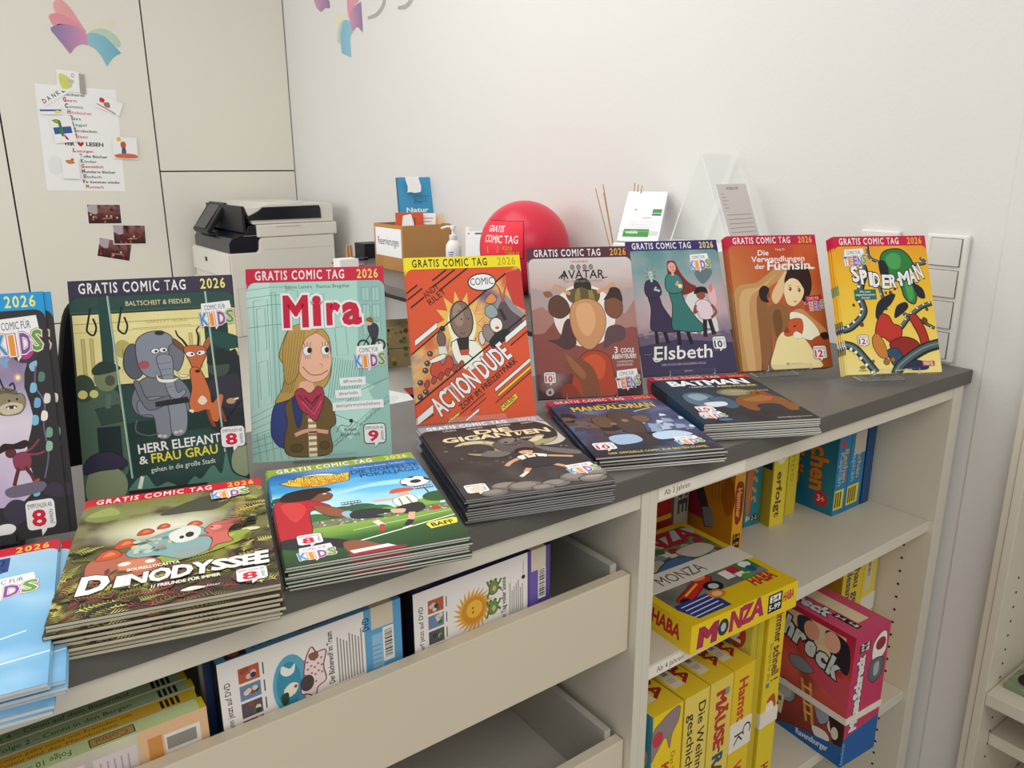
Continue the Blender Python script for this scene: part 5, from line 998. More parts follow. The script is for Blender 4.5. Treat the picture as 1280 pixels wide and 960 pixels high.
mz = pbox('board_game', 'yellow racing board game lying flat on the upper shelf with a handwritten white band', 'board game', GM, (-.829, -.004, SH1+.0003), -3.0, mw, md, mh, {'*': YEL, 'T': 'd6b51a'}, dict(T=T, F=F_, L=L_))
B_ = Art(); B_.T('MONZA', .045, .0375, .026, '55534e', w=.105, rot=0); band(mz, mw, md, mh, .098, .146, B_, 'y', 'paper_band')

# upper shelf, standing games
L_ = Art(); L_.R('d08f1c', 0, 0, .25, .262); L_.P('1f3a78', [(.19, 0), (.25, 0), (.25, .085), (.205, .05)]); L_.T('Ravensburger', .235, .02, .010, 'd8dce8', w=.05, rot=-90, bold=.03)
L_.R('b02a4c', .0, .10, .165, .24); L_.R('d08f1c', .0, .225, .19, .25); L_.E('b0304a', .08, .045, .07, .05); L_.L('4a3a44', [(.08, .10), (.15, .16), (.185, .235)], .026, True); L_.L('8a8f94', [(.175, .195), (.188, .232)], .028); L_.E('6a7078', .145, .13, .022, .03); L_.L('3a5a6a', [(.10, .0), (.14, .08), (.15, .12)], .03, True); L_.E('b86a1c', .235, .15, .018, .04)
for k in range(5): L_.L('a86a20', [(.188+.009*k, .06), (.19+.009*k, .17)], .0025)
F_ = Art(); F_.R('1f3a70', 0, 0, .0262, .088); F_.T('Ravensburger', .009, .02, .009, 'e4e6ea', w=.06, rot=-90, bold=.04); F_.S('8a2a20', [(.004, .125), (.014, .115), (.024, .13), (.022, .19), (.010, .205), (.004, .18)]); F_.T('Hammer', .008, .13, .011, 'd8a04a', w=.06, rot=-90, bold=.06)
F_.R('2a1a14', .004, .225, .022, .255); F_.T('2-4', .006, .235, .008, 'e8c04a', w=.014); F_.T('4-99', .006, .25, .008, 'e8c04a', w=.014)
pbox('board_game', 'orange board game with a big mallet standing directly behind the racing game', 'board game', GM, (-.5125, .174, SH1+.0003), -9, .0262, .25, .262, {'*': 'd9991c'}, dict(L=L_, F=F_))
F_ = Art(); F_.R('9a1c20', 0, .095, .345, .262); F_.R('1d1d22', 0, 0, .345, .095); F_.T('SPIEL', .20, .055, .03, '6a7078', w=.12, bold=.08); F_.L('6a1418', [(0, .16), (.345, .15)], .006); F_.R('c8a01c', 0, .205, .345, .215)
pbox('board_game', 'dark red board game box at the back left of the upper shelf', 'board game', GM, (-.906, .285, SH1+.0003), 0, .345, .16, .262, {'*': '8a1a1e', 'T': '5a1418'}, dict(F=F_))
F_ = Art(); F_.R('a39c90', 0, 0, .042, .262); F_.T('BUSE', .012, .07, .026, '4a4640', w=.14, rot=-90, bold=.06)
pbox('board_game', 'narrow grey spine between the red box and the orange mallet game', 'board game', GM, (-.5565, .283, SH1+.0003), 0, .042, .16, .262, {'*': '9a9488'}, dict(F=F_))
F_ = Art(); F_.R('2c7f8c', 0, 0, .045, .262)
for k in range(8): F_.L('d08a3c', [(.008, .05+.022*k), (.020+.006*(k % 2), .045+.022*k), (.030, .056+.022*k)], .006, True)
F_.S('c86a34', [(.004, .13), (.018, .12), (.016, .22), (.006, .23)]); F_.T('8+', .006, .25, .012, 'e6e4da', w=.012, bold=.04); F_.R('2a2a2c', .02, .238, .04, .252); F_.T('2-5', .022, .25, .010, 'e6e4da', w=.016)
pbox('board_game', 'teal game spine with orange squiggles right of the orange mallet game', 'board game', GM, (-.404, .228, SH1+.0003), -6, .044, .24, .262, {'*': '256f7a'}, dict(F=F_))
F_ = Art(); F_.R('dcc83c', 0, 0, .039, .255); F_.T('Ohr', .014, .03, .016, 'b0302c', w=.045, rot=-90, bold=.06); F_.E('e6e4dc', .020, .10, .012, .018); F_.S('1e1e20', [(.010, .09), (.02, .08), (.03, .09), (.02, .095)]); F_.E('1e1e20', .016, .102, .003); F_.E('1e1e20', .025, .104, .003); F_.T('erfolgt', .012, .135, .015, '6a4420', w=.10, rot=-90, bold=.05)
L_ = Art(); L_.R('26344a', .20, .06, .236, .13); L_.R('8a2a24', .20, .0, .235, .045); [L_.L('b09a2a', [(.20+.008*k, .15), (.20+.008*k, .22)], .002) for k in range(4)]
pbox('board_game', 'yellow game spine with a small black and white face and red letters', 'board game', GM, (-.358, .198, SH1+.0003), -9, .039, .24, .255, {'*': 'cdb92e', 'L': 'b8a42c'}, dict(F=F_, L=L_))
F_ = Art(); F_.R('d6c238', 0, 0, .033, .255); F_.T('Tempo', .010, .06, .014, 'b09c22', w=.12, rot=-90)
pbox('board_game', 'plain yellow game spine beside the teal captain game', 'board game', GM, (-.284, .213, SH1+.0003), -2, .033, .22, .255, {'*': 'c8b630'}, dict(F=F_))
L_ = Art(); L_.G(lambda x, y: mix('1f6a86', '2a7f96', .5+fbm(x*12, y*12, 2)), 0, 0, .27, .262, 8, 8)
L_.T('Rechen', .205, .060, .040, 'cf7f2a', w=.155, rot=-88, bold=.07, o='5a3a1a', ob=.03); L_.T('Kapitän', .150, .060, .038, 'cf7f2a', w=.155, rot=-88, bold=.07, o='5a3a1a', ob=.03); L_.E('c22a34', .24, .232, .017, .017); L_.T('3+', .231, .238, .014, 'e6c8c0', w=.018, bold=.05); L_.P('d8c03a', [(.245, .0), (.27, .0), (.27, .035)])
def rk_spine(wd, y2):
    a = Art(); a.R('2f7aa4', 0, 0, wd, .262); a.R('26406a', 0, 0, wd*.6, .07); a.T('Ravensburger', wd*.14, .012, .009, 'dfe4ea', w=.055, rot=-90, bold=.04); a.E('c83a34', wd*.35, .10, .008); a.T('Rechen', wd*.55, .115, .014, 'd0a060', w=.075, rot=-90, bold=.04); a.T('Kapitän', wd*.22, .12, .014, '8ab0c8', w=.075, rot=-90, bold=.04); a.R('d8c83a', wd*.06, .205, wd*.82, .25); [a.R('5a4a2a', wd*.14+.008*k, .21, wd*.14+.005+.008*k, .245) for k in range(int(wd*.6/.008))]
    if y2: a.R('c4b8a4', wd*.25, .085, wd, .135)
    return a
pbox('board_game', 'blue-green counting game with its big orange lettered side turned left', 'board game', GM, (-.2065, .150, SH1+.0003), -2, .043, .27, .262, {'*': '2a6f94'}, dict(L=L_, F=rk_spine(.043, 0)))
pbox('board_game', 'blue game spine with a beige sticker right of the counting game', 'board game', GM, (-.161, .149, SH1+.0003), 0, .058, .27, .262, {'*': '2a6f94'}, dict(F=rk_spine(.058, 1)))
F_ = Art(); F_.R('1f4a78', 0, 0, .030, .262); F_.R('1c3864', 0, 0, .03, .08)
pbox('board_game', 'narrow dark blue game spine touching the right side panel', 'board game', GM, (-.0975, .148, SH1+.0003), 0, .030, .27, .262, {'*': '1f4a78'}, dict(F=F_))

# lower shelf: tall yellow games side by side
H2 = .336; D2 = .30
def top_haba(wd, seed, hx=.55):
    a = Art(); a.R('d2b32a', 0, 0, wd, D2); a.T('HABA', wd*hx, D2-.135, wd*.34, '8a2420', w=.105, rot=-90, bold=.08); a.R('cfc5ae', wd*.10, D2-.135, wd*.52, D2-.028); barcode(a, wd*.22, D2-.105, wd*.2, .045, True, seed); a.lines('7a7468', wd*.16, D2-.05, wd*.44, 3, .004, .0012, seed=seed); return a
F_ = Art(); F_.R(YEL, 0, 0, .067, H2); F_.S('8a7a78', [(.0, .03), (.02, .014), (.045, .004), (.06, .006), (.058, .03), (.045, .05), (.04, .075), (.03, .05), (.01, .07), (.0, .08)], '5a4a48', .001); F_.E('b83a44', .012, .045, .012, .014); F_.T('Kling-Klang', .024, .10, .016, 'a8382c', w=.13, rot=-90, bold=.06); F_.T('Das Sing- und Hörspiel', .044, .085, .010, '6a5a2a', w=.15, rot=-90)
L_ = Art(); L_.R('3a8aa0', 0, 0, D2, .15); L_.S('8ab4b8', [(.20, .03), (.28, .05), (.27, .12), (.22, .13)]); L_.S('c8b070', [(.25, .06), (.29, .07), (.28, .11)]); L_.R('c8642c', 0, .148, D2, .156); L_.T('E', .285, .20, .022, '3a3a34', w=.012, bold=.05)
pbox('board_game', 'yellow music game with a grey donkey, leftmost on the lower shelf', 'board game', GM, (-.899, .000, SH2+.0003), 0, .0672, D2, H2, {'*': YEL, 'T': 'd2b32a', 'L': 'd0b430'}, dict(F=F_, T=top_haba(.0672, 3), L=L_))
F_ = Art(); F_.R('dac35a', 0, 0, .058, H2); F_.T('Die Weihnachts-', .034, .022, .0165, '33302a', w=.20, rot=-90, bold=.03); F_.T('geschichte', .010, .034, .0165, '33302a', w=.135, rot=-90, bold=.03); F_.T('Eine', .008, .20, .010, '5a5040', w=.03, rot=-90)
pbox('board_game', 'pale yellow christmas story game with black two-line lettering', 'board game', GM, (-.8275, .0, SH2+.0003), 0, .0585, D2, H2, {'*': 'd2b93c', 'T': 'd2b32a'}, dict(F=F_, T=top_haba(.0585, 7)))
F_ = Art(); F_.R('d8bf50', 0, 0, .057, H2); F_.T('MÄUSE', .018, .025, .024, 'b03038', w=.11, rot=-90, bold=.08, o='5a2028', ob=.02); F_.T('-', .026, .137, .02, '3a4a5a', w=.008, rot=-90, bold=.06); F_.T('RALLYE', .018, .15, .024, '3a5068', w=.12, rot=-90, bold=.08, o='1f2a38', ob=.02); F_.E('8a8a80', .044, .03, .006, .008)
pbox('board_game', 'yellow mouse rally game with red and blue vertical lettering', 'board game', GM, (-.7663, .0, SH2+.0003), 0, .0575, D2, H2, {'*': 'd2b93c', 'T': 'd0b230'}, dict(F=F_, T=top_haba(.0575, 11, .8)))
F_ = Art(); F_.R('d9b924', 0, 0, .0545, H2); F_.T('Hamster-', .016, .025, .022, 'b83a30', w=.12, rot=-90, bold=.06); F_.T('Wirbel', .016, .195, .022, 'b83a30', w=.085, rot=-90, bold=.06); F_.S('7a8a9a', [(.014, .24), (.03, .235), (.028, .265), (.016, .27)])
hx = pbox('board_game', 'yellow hamster game tied with a white band marked by two letters', 'board game', GM, (-.7065, .0, SH2+.0003), 0, .0545, D2, H2, {'*': YEL, 'T': 'd2b32a'}, dict(F=F_, T=top_haba(.0545, 13)))
B_ = Art(); B_.T('C', .032, .010, .022, '3a3834', w=.022, rot=-90); B_.T('K', .010, .024, .022, '3a3834', w=.022, rot=-90); band(hx, .0545, D2, H2, .172, .228, B_, 'z', 'paper_band')
L_ = Art(); L_.R('c8bc50', 0, 0, .30, .39); L_.S('3a86a4', [(.10, .0), (.20, .0), (.255, .05), (.275, .12), (.26, .20), (.16, .26), (.08, .2)]); L_.S('c87a30', [(.21, .07), (.235, .10), (.23, .15), (.21, .14)]); L_.S('4a4a8a', [(.225, .11), (.25, .12), (.24, .15)]); L_.E('b8402c', .268, .030, .020, .028); L_.T('2', .258, .045, .026, 'e8e0d0', w=.018, bold=.08)
F_ = Art(); F_.R('bda82a', 0, 0, .033, .39); F_.L('8a7a1c', [(.016, 0), (.016, .39)], .002)
sv = pbox('board_game', 'thin yellow game squeezed between the hamster game and the fast-lettered game', 'board game', GM, (-.6450, .016, SH2+.0003), 0, .033, .30, .39, {'*': 'c8b22c', 'L': 'c8bc50'}, dict(F=F_, L=L_))
F_ = Art(); F_.R('d8bf28', 0, 0, .048, .39);
F_.T('immer schnell !', .022, .0, .020, '6a3430', w=.135, rot=-90, bold=.06, wf=.8); F_.lines('6a6a52', .010, .06, .013, 1, .01, .001); F_.T('Ein Spiel für alle', .010, .055, .009, '5a5a48', w=.075, rot=-90); F_.R('4a8a80', .008, .135, .018, .145); F_.S('b04a34', [(.016, .175), (.036, .165), (.044, .195), (.034, .19)]); F_.S('e6d8c4', [(.014, .185), (.03, .178), (.038, .198), (.022, .205)]); F_.T('HABA', .018, .315, .020, '9a2c30', w=.05, rot=-90, bold=.08)
sc_ = pbox('board_game', 'tall yellow game with dark red vertical lettering and white elastic left of the pink box', 'board game', GM, (-.6055, .012, SH2+.0003), 0, .048, .30, .39, {'*': YEL2}, dict(F=F_))
band(sc_, .048, .30, .39, .165, .195, None, 'z', 'elastic_band')

# pink mouse game
pw, pd, ph = .110, .27, .292
F_ = Art(); F_.R('b8365c', 0, 0, pw, ph); F_.R('1f5a9a', 0, .20, pw, ph); F_.P('b8365c', [(0, .195), (pw, .195), (pw, .21), (0, .226)])
F_.R('1c1c1e', .016, .022, .050, .040); F_.T('2-4', .020, .030, .008, 'e8d8dc', w=.026, bold=.05); F_.T('4-8', .020, .039, .008, 'e8d8dc', w=.026, bold=.05)
F_.T('Mäuse', .036, .215, .020, 'e0dadc', w=.068, rot=90, bold=.14, o='2a2a30', ob=.10); F_.T('Schreck', .036, .142, .020, 'e0dadc', w=.092, rot=90, bold=.14, o='2a2a30', ob=.10)
F_.S('e6dcd4', [(.060, .035), (.08, .015), (.10, .02), (.104, .06), (.085, .075), (.062, .07)], '5a3a40', .002); F_.E('8a2a3a', .084, .04, .016, .014); F_.S('5a6068', [(.058, .075), (.08, .07), (.10, .08), (.098, .115), (.075, .125), (.056, .105)], '2a2a30', .002); F_.S('a0a4a8', [(.07, .085), (.085, .08), (.088, .105), (.074, .11)])
F_.T('Ravensburger', .006, .285, .009, '8ab4d8', w=.05, rot=90)
L_ = Art(); L_.G(lambda x, y: mix(ramp([(0, 'b02040'), (.07, 'c23a3a'), (.13, 'd0604a'), (.18, 'b84a44'), (.292, '5a2420')], y), '7a3028', max(0, 1.2*fbm(x*14, y*14, 5))), 0, 0, pd, ph, 16, 16)
L_.P('c24a5a', [(.18, .075), (pd, .10), (pd, .165), (.17, .13)])
L_.P('d8c0a0', [(.10, .012), (.13, .012), (.25, .012), (.262, .085), (.21, .09), (.16, .06)]); L_.S('2c3a4a', [(.14, .02), (.17, .012), (.185, .03), (.18, .06), (.15, .06)]); L_.E('d89a80', .175, .035, .018, .02); L_.S('2a2430', [(.205, .02), (.235, .014), (.26, .03), (.262, .085), (.235, .08), (.22, .06)]); L_.E('e0a890', .222, .036, .018, .022); L_.S('e8c89a', [(.19, .06), (.215, .055), (.225, .08), (.20, .085)]); L_.S('b83a30', [(.18, .075), (.24, .085), (.25, .1), (.19, .095)])
L_.W([(ch, .056+.027*i, .052+.0085*i, .040, .019, -14) for i, ch in enumerate('Schreck')], 'c8d4d4', .11, '2a2a30', .09)
L_.E('8a9298', .075, .185, .030, .028, 0, '3a3436', .002); L_.E('8a9298', .13, .20, .024, .026, 0, '3a3436', .002); L_.E('a8b0b4', .13, .20, .015, .017); L_.S('7a8086', [(.13, .115), (.16, .105), (.19, .12), (.17, .135), (.14, .135)], '3a3436', .0015); L_.S('6a6a70', [(.06, .22), (.09, .21), (.10, .26), (.07, .27)])
L_.P('d8cfa8', [(.095, .205), (.13, .215), (.125, .262), (.105, .262)], '8a7a4a', .0015); [L_.E('6a4a2a', x, y, .004, .006) for x, y in ((.105, .22), (.118, .228), (.112, .245))]
L_.L('c89a4a', [(.165, .15), (.185, .24)], .006); L_.L('c89a4a', [(.185, .15), (.20, .24)], .006); [L_.L('d8b060', [(.168+.003*k, .165+.018*k), (.19+.002*k, .165+.018*k)], .005) for k in range(4)]
L_.S('8a98a8', [(.20, .19), (.225, .18), (.235, .205), (.215, .225)], '2c3440', .0015); L_.E('d8d0c4', .245, .215, .012, .016); L_.S('d8d4d0', [(.20, .24), (.23, .235), (.24, .25), (.21, .258)]); L_.S('2a1a1c', [(.235, .19), (.265, .185), (.268, .24), (.25, .25)]); L_.E('d0c8ba', .25, .225, .008, .014)
L_.P('1f5a9a', [(.10, ph), (.15, .272), (pd, .245), (pd, ph)]); L_.T('Ravensburger', .165, .283, .013, 'd4dce4', w=.075, rot=6, bold=.04)
T = Art(); T.R('c04a6a', 0, 0, pw, pd); T.T('Schreck', .016, pd-.215, .026, 'c8cccc', w=.135, rot=-90, bold=.12, o='2a2a30', ob=.10); T.R('d4c4a0', .048, pd-.16, .082, pd-.03); T.R('1c1c1e', .028, pd-.075, .044, pd-.018); T.T('2-4', .032, pd-.07, .009, 'e8d8dc', w=.02, rot=-90, bold=.05); T.T('4-8', .032, pd-.042, .009, 'e8d8dc', w=.02, rot=-90, bold=.05)
pk = pbox('board_game', 'tall pink and blue mouse game with white elastic on the lower shelf', 'board game', GM, (-.392, -.034, SH2+.0003), -4, pw, pd, ph, {'*': 'b8405e', 'T': 'c04a6a'}, dict(F=F_, L=L_, T=T))
band(pk, pw, pd, ph, .100, .114, None, 'z', 'elastic_band')
# two yellow games behind the pink one
F_ = Art(); F_.R('d8c030', 0, 0, .082, .37); F_.T('Schau genau', .045, .045, .022, '4a4a4e', w=.16, rot=-90, bold=.06); F_.T('Spielesammlung', .016, .03, .022, '4a4a4e', w=.19, rot=-90, bold=.06)
pbox('board_game', 'yellow game with two grey vertical text lines behind the pink mouse game', 'board game', GM, (-.204, .108, SH2+.0003), 0, .082, .30, .37, {'*': 'd0b62c', 'L': 'c0a228'}, dict(F=F_))
F_ = Art(); F_.R('d6c452', 0, 0, .0545, .37); F_.T('HABA', .028, .02, .014, '9a2c2c', w=.045, rot=-90, bold=.08); F_.R('d0c4a4', .010, .05, .034, .145); barcode(F_, .017, .07, .010, .04, True, 5)
gx = pbox('board_game', 'yellow game with a white band against the right shelf panel', 'board game', GM, (-.1205, .108, SH2+.0003), 0, .0545, .30, .37, {'*': 'd0b62c'}, dict(F=F_))
band(gx, .0545, .30, .37, .170, .212, None, 'z', 'paper_band')
# flat green game on the shelf at the right edge
T = Art(); T.G(lambda x, y: mix('6a7a5a', 'a8b49a', .5+1.5*fbm(x*20, y*20, 1)), 0, 0, .26, .26, 12, 12); T.S('4a2418', [(.02, .10), (.06, .06), (.10, .10), (.07, .16), (.03, .15)]); T.E('1a1616', .05, .03, .03, .02); T.S('d8d8cc', [(.12, .06), (.2, .05), (.18, .14)])
pbox('board_game', 'flat green patterned game on the shelf at the right edge', 'board game', None, (.02, -.42, -.6717), 0, .26, .27, .012, {'*': '7a8a6a'}, dict(T=T))

# ------------------------------------------------------------------ cases standing in the open top drawer
ZD = -.2572; GD = 'film cases standing in the open top drawer'
def dcase(label, x, y, w_, d_, h_, cols, arts, spine=None, yaw=0):
    a = dict(arts)
    return pbox('film_case', label, 'film case', GD, (x, y, ZD+.0004), yaw, w_, d_, h_, cols, a, 'case')
def thumbs(a, x, y0, seed):
    rr = random.Random(seed)
    for k, c in enumerate(('b0583a', '6a7fa0', '5a4f58', '9a4440')):
        y = y0+.021*k; a.R(c, x, y, x+.022, y+.018)
        for j in range(5): a.E(rr.choice(['d8c8a8', '4a6a3a', '8a4a3a', '3a3a44', 'c8b8c0']), x+.004+.014*rr.random(), y+.003+.012*rr.random(), .003, .003)
        a.L('5a5550', [(x+.026, y+.016), (x+.026, y+.002)], .0015)
hS = .1745
A = Art(); A.R('e2ddd8', 0, 0, .172, hS); A.R('5a4690', .172, 0, .2105, hS); A.R('6a58a0', .176, .03, .19, hS); A.T('Der kleine Maulwurf jetzt auf DVD', .013, .140, .006, '3a3632', w=.12, rot=90, bold=.02)
thumbs(A, .020, .016, 5)
sp_ = []
for k in range(48): sp_.append((.086+(.032 if k % 2 else .020)*math.cos(2*PI*k/48+.2*(k % 2)), .052+(.032 if k % 2 else .020)*math.sin(2*PI*k/48+.2*(k % 2))))
A.P('d29a3c', sp_); A.E('c8862c', .086, .052, .018); A.E('e0b03c', .087, .051, .012); A.E('8a5a1c', .085, .049, .0016); A.E('8a5a1c', .085, .055, .0016)
for cx, cy in ((.117, .032), (.116, .060)):
    for dx, dy in ((.012, -.010), (.012, .006), (-.010, -.012), (-.010, .012)): A.L('5a7a3c', [(cx, cy), (cx+dx*.7, cy+dy*.4), (cx+dx, cy+dy)], .0032, True)
    A.S('6a8a4a', [(cx-.007, cy-.002), (cx-.003, cy-.009), (cx+.006, cy-.006), (cx+.007, cy+.004), (cx+.001, cy+.009), (cx-.006, cy+.007)], '3a4a24', .001); A.E('c8b070', cx+.001, cy+.001, .003, .004); A.E('6a8a4a', cx-.004, cy-.010, .0028); A.E('6a8a4a', cx+.003, cy-.010, .0028); A.E('22241c', cx-.004, cy-.0105, .0010); A.E('22241c', cx+.003, cy-.0105, .0010)
A.T('Ein Tag voller Sonne', .136, .085, .0065, '33302e', w=.062, rot=90, bold=.04)
for k in range(7): A.L('8a8580', [(.143+.0034*k, .085), (.143+.0034*k, .034+.004*(k*3 % 4))], .0014)
A.E('33302e', .165, .033, .003); A.L('a8a29c', [(.165, .028), (.165, .010)], .0012); A.R('e6e0d8', .190, .030, .203, .075); barcode(A, .1915, .032, .010, .040, True, 9); A.R('cbbfa8', .178, 0, .203, .031)
TT = Art(); TT.R('3a2c5c', 0, 0, .2105, .026); TT.T('Lesen macht stark', .06, .018, .008, '5a4a86', w=.10); TT.R('cbbfa8', .178, 0, .203, .026); TT.R('5a4a7a', .008, .006, .03, .02)
dcase('purple film case with a smiling sun and two frogs in the drawer', -1.279, .0400, .2105, .026, hS, {'*': '3a2c5c', 'F': 'e2ddd8', 'L': '1a1720', 'T': '3a2c5c'}, dict(F=A, T=TT), yaw=1.2)
A = Art(); A.R('e2ddd8', 0, 0, .163, hS); A.R('5a9ac4', .163, 0, .2105, hS); A.R('8ab4d0', .172, .035, .186, hS); A.T('Der kleine Sandmann jetzt auf DVD', .011, .135, .006, '3a3632', w=.11, rot=90, bold=.02)
thumbs(A, .020, .014, 6); A.E('5aa0b8', .074, .055, .020, .036); A.E('3a8aa6', .072, .055, .014, .028)
A.S('ece8dc', [(.066, .030), (.074, .036), (.080, .032), (.078, .042), (.070, .044), (.064, .038)]); A.S('e6e0c8', [(.066, .060), (.074, .054), (.082, .058), (.078, .068), (.068, .070)]); A.S('2f4a3a', [(.062, .066), (.070, .064), (.070, .076), (.064, .078)]); A.E('b83a34', .079, .060, .002)
A.S('e6cfd0', [(.090, .042), (.094, .028), (.100, .020), (.105, .028), (.116, .030), (.112, .048), (.114, .066), (.104, .072), (.100, .082), (.092, .076), (.084, .072), (.088, .056)], '7a3a3a', .0014)
for k in range(22): A.E('b06a70', .090+.004*(k % 6), .034+.009*(k//6)+.003*(k % 2), .0014)
A.E('4a4240', .092, .062, .008, .010); A.S('8a5a40', [(.096, .028), (.106, .028), (.106, .036), (.098, .036)])
A.T('Der Bücherwolf im Traum', .124, .075, .0065, '33302e', w=.065, rot=90, bold=.04)
for k in range(9): A.L('8a8580', [(.130+.0036*k, .078), (.130+.0036*k, .020+.003*(k*5 % 4))], .0016)
A.R('e6e0d8', .186, .030, .200, .075); barcode(A, .188, .034, .010, .036, True, 4); A.R('cbbfa8', .172, 0, .200, .028); A.lines('6a7a94', .172, .05, .184, 8, .006, .001, seed=2); A.T('DVD', .169, .026, .008, '24385a', w=.016, rot=90, bold=.04)
TT = Art(); TT.R('5a94c0', 0, 0, .2105, .022); TT.T('Bücherwolf', .09, .016, .009, '8a3a54', w=.05, bold=.05); TT.R('2a2c3a', .010, .004, .032, .020); TT.E('a84a44', .02, .012, .006); TT.T('1 - 5', .04, .016, .008, '1f3450', w=.02); TT.R('cbbfa8', .172, 0, .200, .022)
dcase('light blue film case with a moon and a spotted pillow in the drawer', -1.504, .0400, .2105, .022, hS, {'*': '5a94c0', 'F': 'e2ddd8', 'L': '17181c', 'T': '5a94c0'}, dict(F=A, T=TT), yaw=1.0)
TT = Art(); TT.R('1f3358', 0, 0, .212, .02); TT.R('a8956c', .15, 0, .18, .02)
dcase('dark blue film case directly behind the light blue one', -1.512, .0670, .212, .020, hS+.004, {'*': '1f3358', 'L': 'a8a294', 'T': '1f3358'}, dict(T=TT))
TT = Art(); TT.R('3a2a48', 0, 0, .21, .02)
dcase('dark plum film case directly behind the purple one', -1.285, .0710, .212, .020, hS+.002, {'*': '3a2a48', 'T': '3a2a48'}, dict(T=TT))
# four cases with green and orange spines, spines up
def conni(label, xr, y, d_, h_, spine, txts, front=None, logo=True, flip=False, edge='d8c830'):
    w_ = .27; T = Art(); T.R(spine, 0, 0, w_, d_); T.R('d8c832', w_-.006, 0, w_, d_)
    for s, u, x0, ww, c in txts:
        T.T(s, x0 if not flip else x0+ww, d_*u if not flip else d_*(u-.45), d_*.42/max(1, len(txts))**.6, c, w=ww, rot=0 if not flip else 180, bold=.0)
    if logo:
        lx = .024 if not flip else .165; T.R('6a4a24', lx, d_*.18, lx+.040, d_*.84); T.R('b8a060' if flip else '8a9a5a', lx+.0012, d_*.24, lx+.0388, d_*.78); T.T('Conni', lx+.006 if not flip else lx+.034, d_*.68 if not flip else d_*.34, d_*.40, 'b8402c', w=.028, rot=0 if not flip else 180)
    if not flip:
        for k in range(4): T.R('2a2824', w_-.034+.005*k, d_*.1, w_-.031+.005*k, d_*.9)
    a = dict(T=T)
    if front: a['F'] = front
    return pbox('film_case', label, 'film case', GD, (xr-w_, y, ZD+.0004), 0, w_, d_, h_, {'*': spine, 'R': 'd8c832', 'F': 'c8b8a0'}, a, 'case')
g1 = 'a8c496'
conni('green case at the back of the row, first of four in the left drawer corner', -1.522, .0985, .0165, .1335, g1, [('Folge 4 – Conni auf dem Bauernhof', .72, .085, .13, '2c3a2c')])
conni('green case second from the back in the left drawer corner', -1.519, .0805, .0165, .1325, 'b0ca9e', [('Folge 2 – Conni in den Bergen', .72, .095, .115, '2c3a2c')])
conni('orange case between two green ones in the left drawer corner', -1.521, .0625, .0165, .1315, 'f4b838', [('Conni geht nicht mit Fremden mit', .46, .095, .115, '9a4a1c'), ('Conni und der Pfannkuchen', .92, .095, .10, '9a4a1c')], logo=False)
A = Art(); A.G(lambda x, y: mix('c8c8a8', 'b8a8a8', .5+fbm(x*14, y*14, 2)), 0, 0, .27, .135, 10, 6); A.R('d8b088', .205, .0, .27, .135); A.R('c88a4a', .213, .012, .226, .135); A.R('dcd8d0', .228, .014, .262, .07); A.R('8a8680', .230, .018, .258, .032); A.T('12', .238, .058, .012, '33302c', w=.014, rot=4)
for x0 in (.06, .12, .165):
    A.R('d0c4c4', x0, .012, x0+.038, .12)
    for k in range(5): A.L('a89aa4', [(x0+.006+.006*k, .11), (x0+.006+.006*k, .018)], .0014)
conni('light green case with a pale picture back, nearest the drawer front', -1.518, .0405, .0195, .1325, 'd2e2a8', [('Folge 10 – Conni und der Hund', .82, .04, .11, '4a5a34')], A, True, True)
# ------------------------------------------------------------------ printer
t = thing('printer', 'large off-white office printer with a dark paper outlet and tilted control panel', 'printer', (-.60, 2.943, -.3595))
W_, Dp = .52, .605      # x, y
b = MB()                # body with the paper outlet cut out of its front upper corner: outline in xz
b.prism([(0, 0), (W_-.012, 0), (W_-.012, .452), (.165, .452), (.150, .450), (.142, .436), (.138, .395), (.128, .385), (.0, .385)], Dp, 'y'); b.build('body', M['prn'], t, bevel=.004)
b = MB(); b.box(-.010, .004, .268, .001, Dp-.004, .382); b.build('front_cover', M['prn'], t, bevel=.006)
b = MB(); b.box(-.0125, .34, .325, -.0098, .37, .345); b.build('brand_badge', M['black'], t)
b = MB(); b.box(-.004, .30, .235, .002, .315, .256); b.build('usb_port', M['black'], t)
b = MB(); b.box(-.012, .003, .13, -.0005, Dp-.003, .232); b.box(-.015, .2, .165, -.0115, .4, .185); b.build('paper_tray', M['prn'], t, bevel=.003)
b = MB(); b.box(-.012, .003, .01, -.0005, Dp-.003, .125); b.build('paper_tray', M['prn'], t, bevel=.003)
b = MB(); b.prism([(.006, .386), (.126, .386), (.137, .397), (.141, .4375), (.149, .4515), (.1495, .505), (.100, .505), (.086, .475), (.02, .452), (.006, .43)], Dp-.03, 'y', .015, mi=0)
b.build('paper_outlet', M['navy'], t, bevel=.002)
b = MB(); b.box(.07, -.0012, .462, W_-.012, .0, .4635); b.box(.165, -.0010, .395, W_-.012, .0, .3962); b.box(.02, -.0012, .225, W_-.05, 0, .2262); b.box(.02, -.0012, .0, .0212, 0, .225); b.box(W_-.05, -.0012, 0, W_-.0488, 0, .225); b.build('panel_seam', M['prnd'], t)
b = MB(); b.box(.17, -.0016, .188, .245, 0, .195); b.build('side_door_grip', M['black'], t)
b = MB(); b.box(.135, -.004, .4535, W_+.004, Dp, .510); b.build('scanner_body', M['prn'], t, bevel=.004)
b = MB(); b.box(.225, -.0055, .497, .345, -.003, .5015); b.build('scanner_grip', M['prnd'], t)
b = MB(); b.prism([(.120, .5115), (W_-.004, .5115), (W_-.004, .590), (W_-.03, .600), (.20, .604), (.150, .590), (.088, .590)], Dp-.02, 'y', .012); b.build('document_feeder', M['prn'], t, bevel=.004)
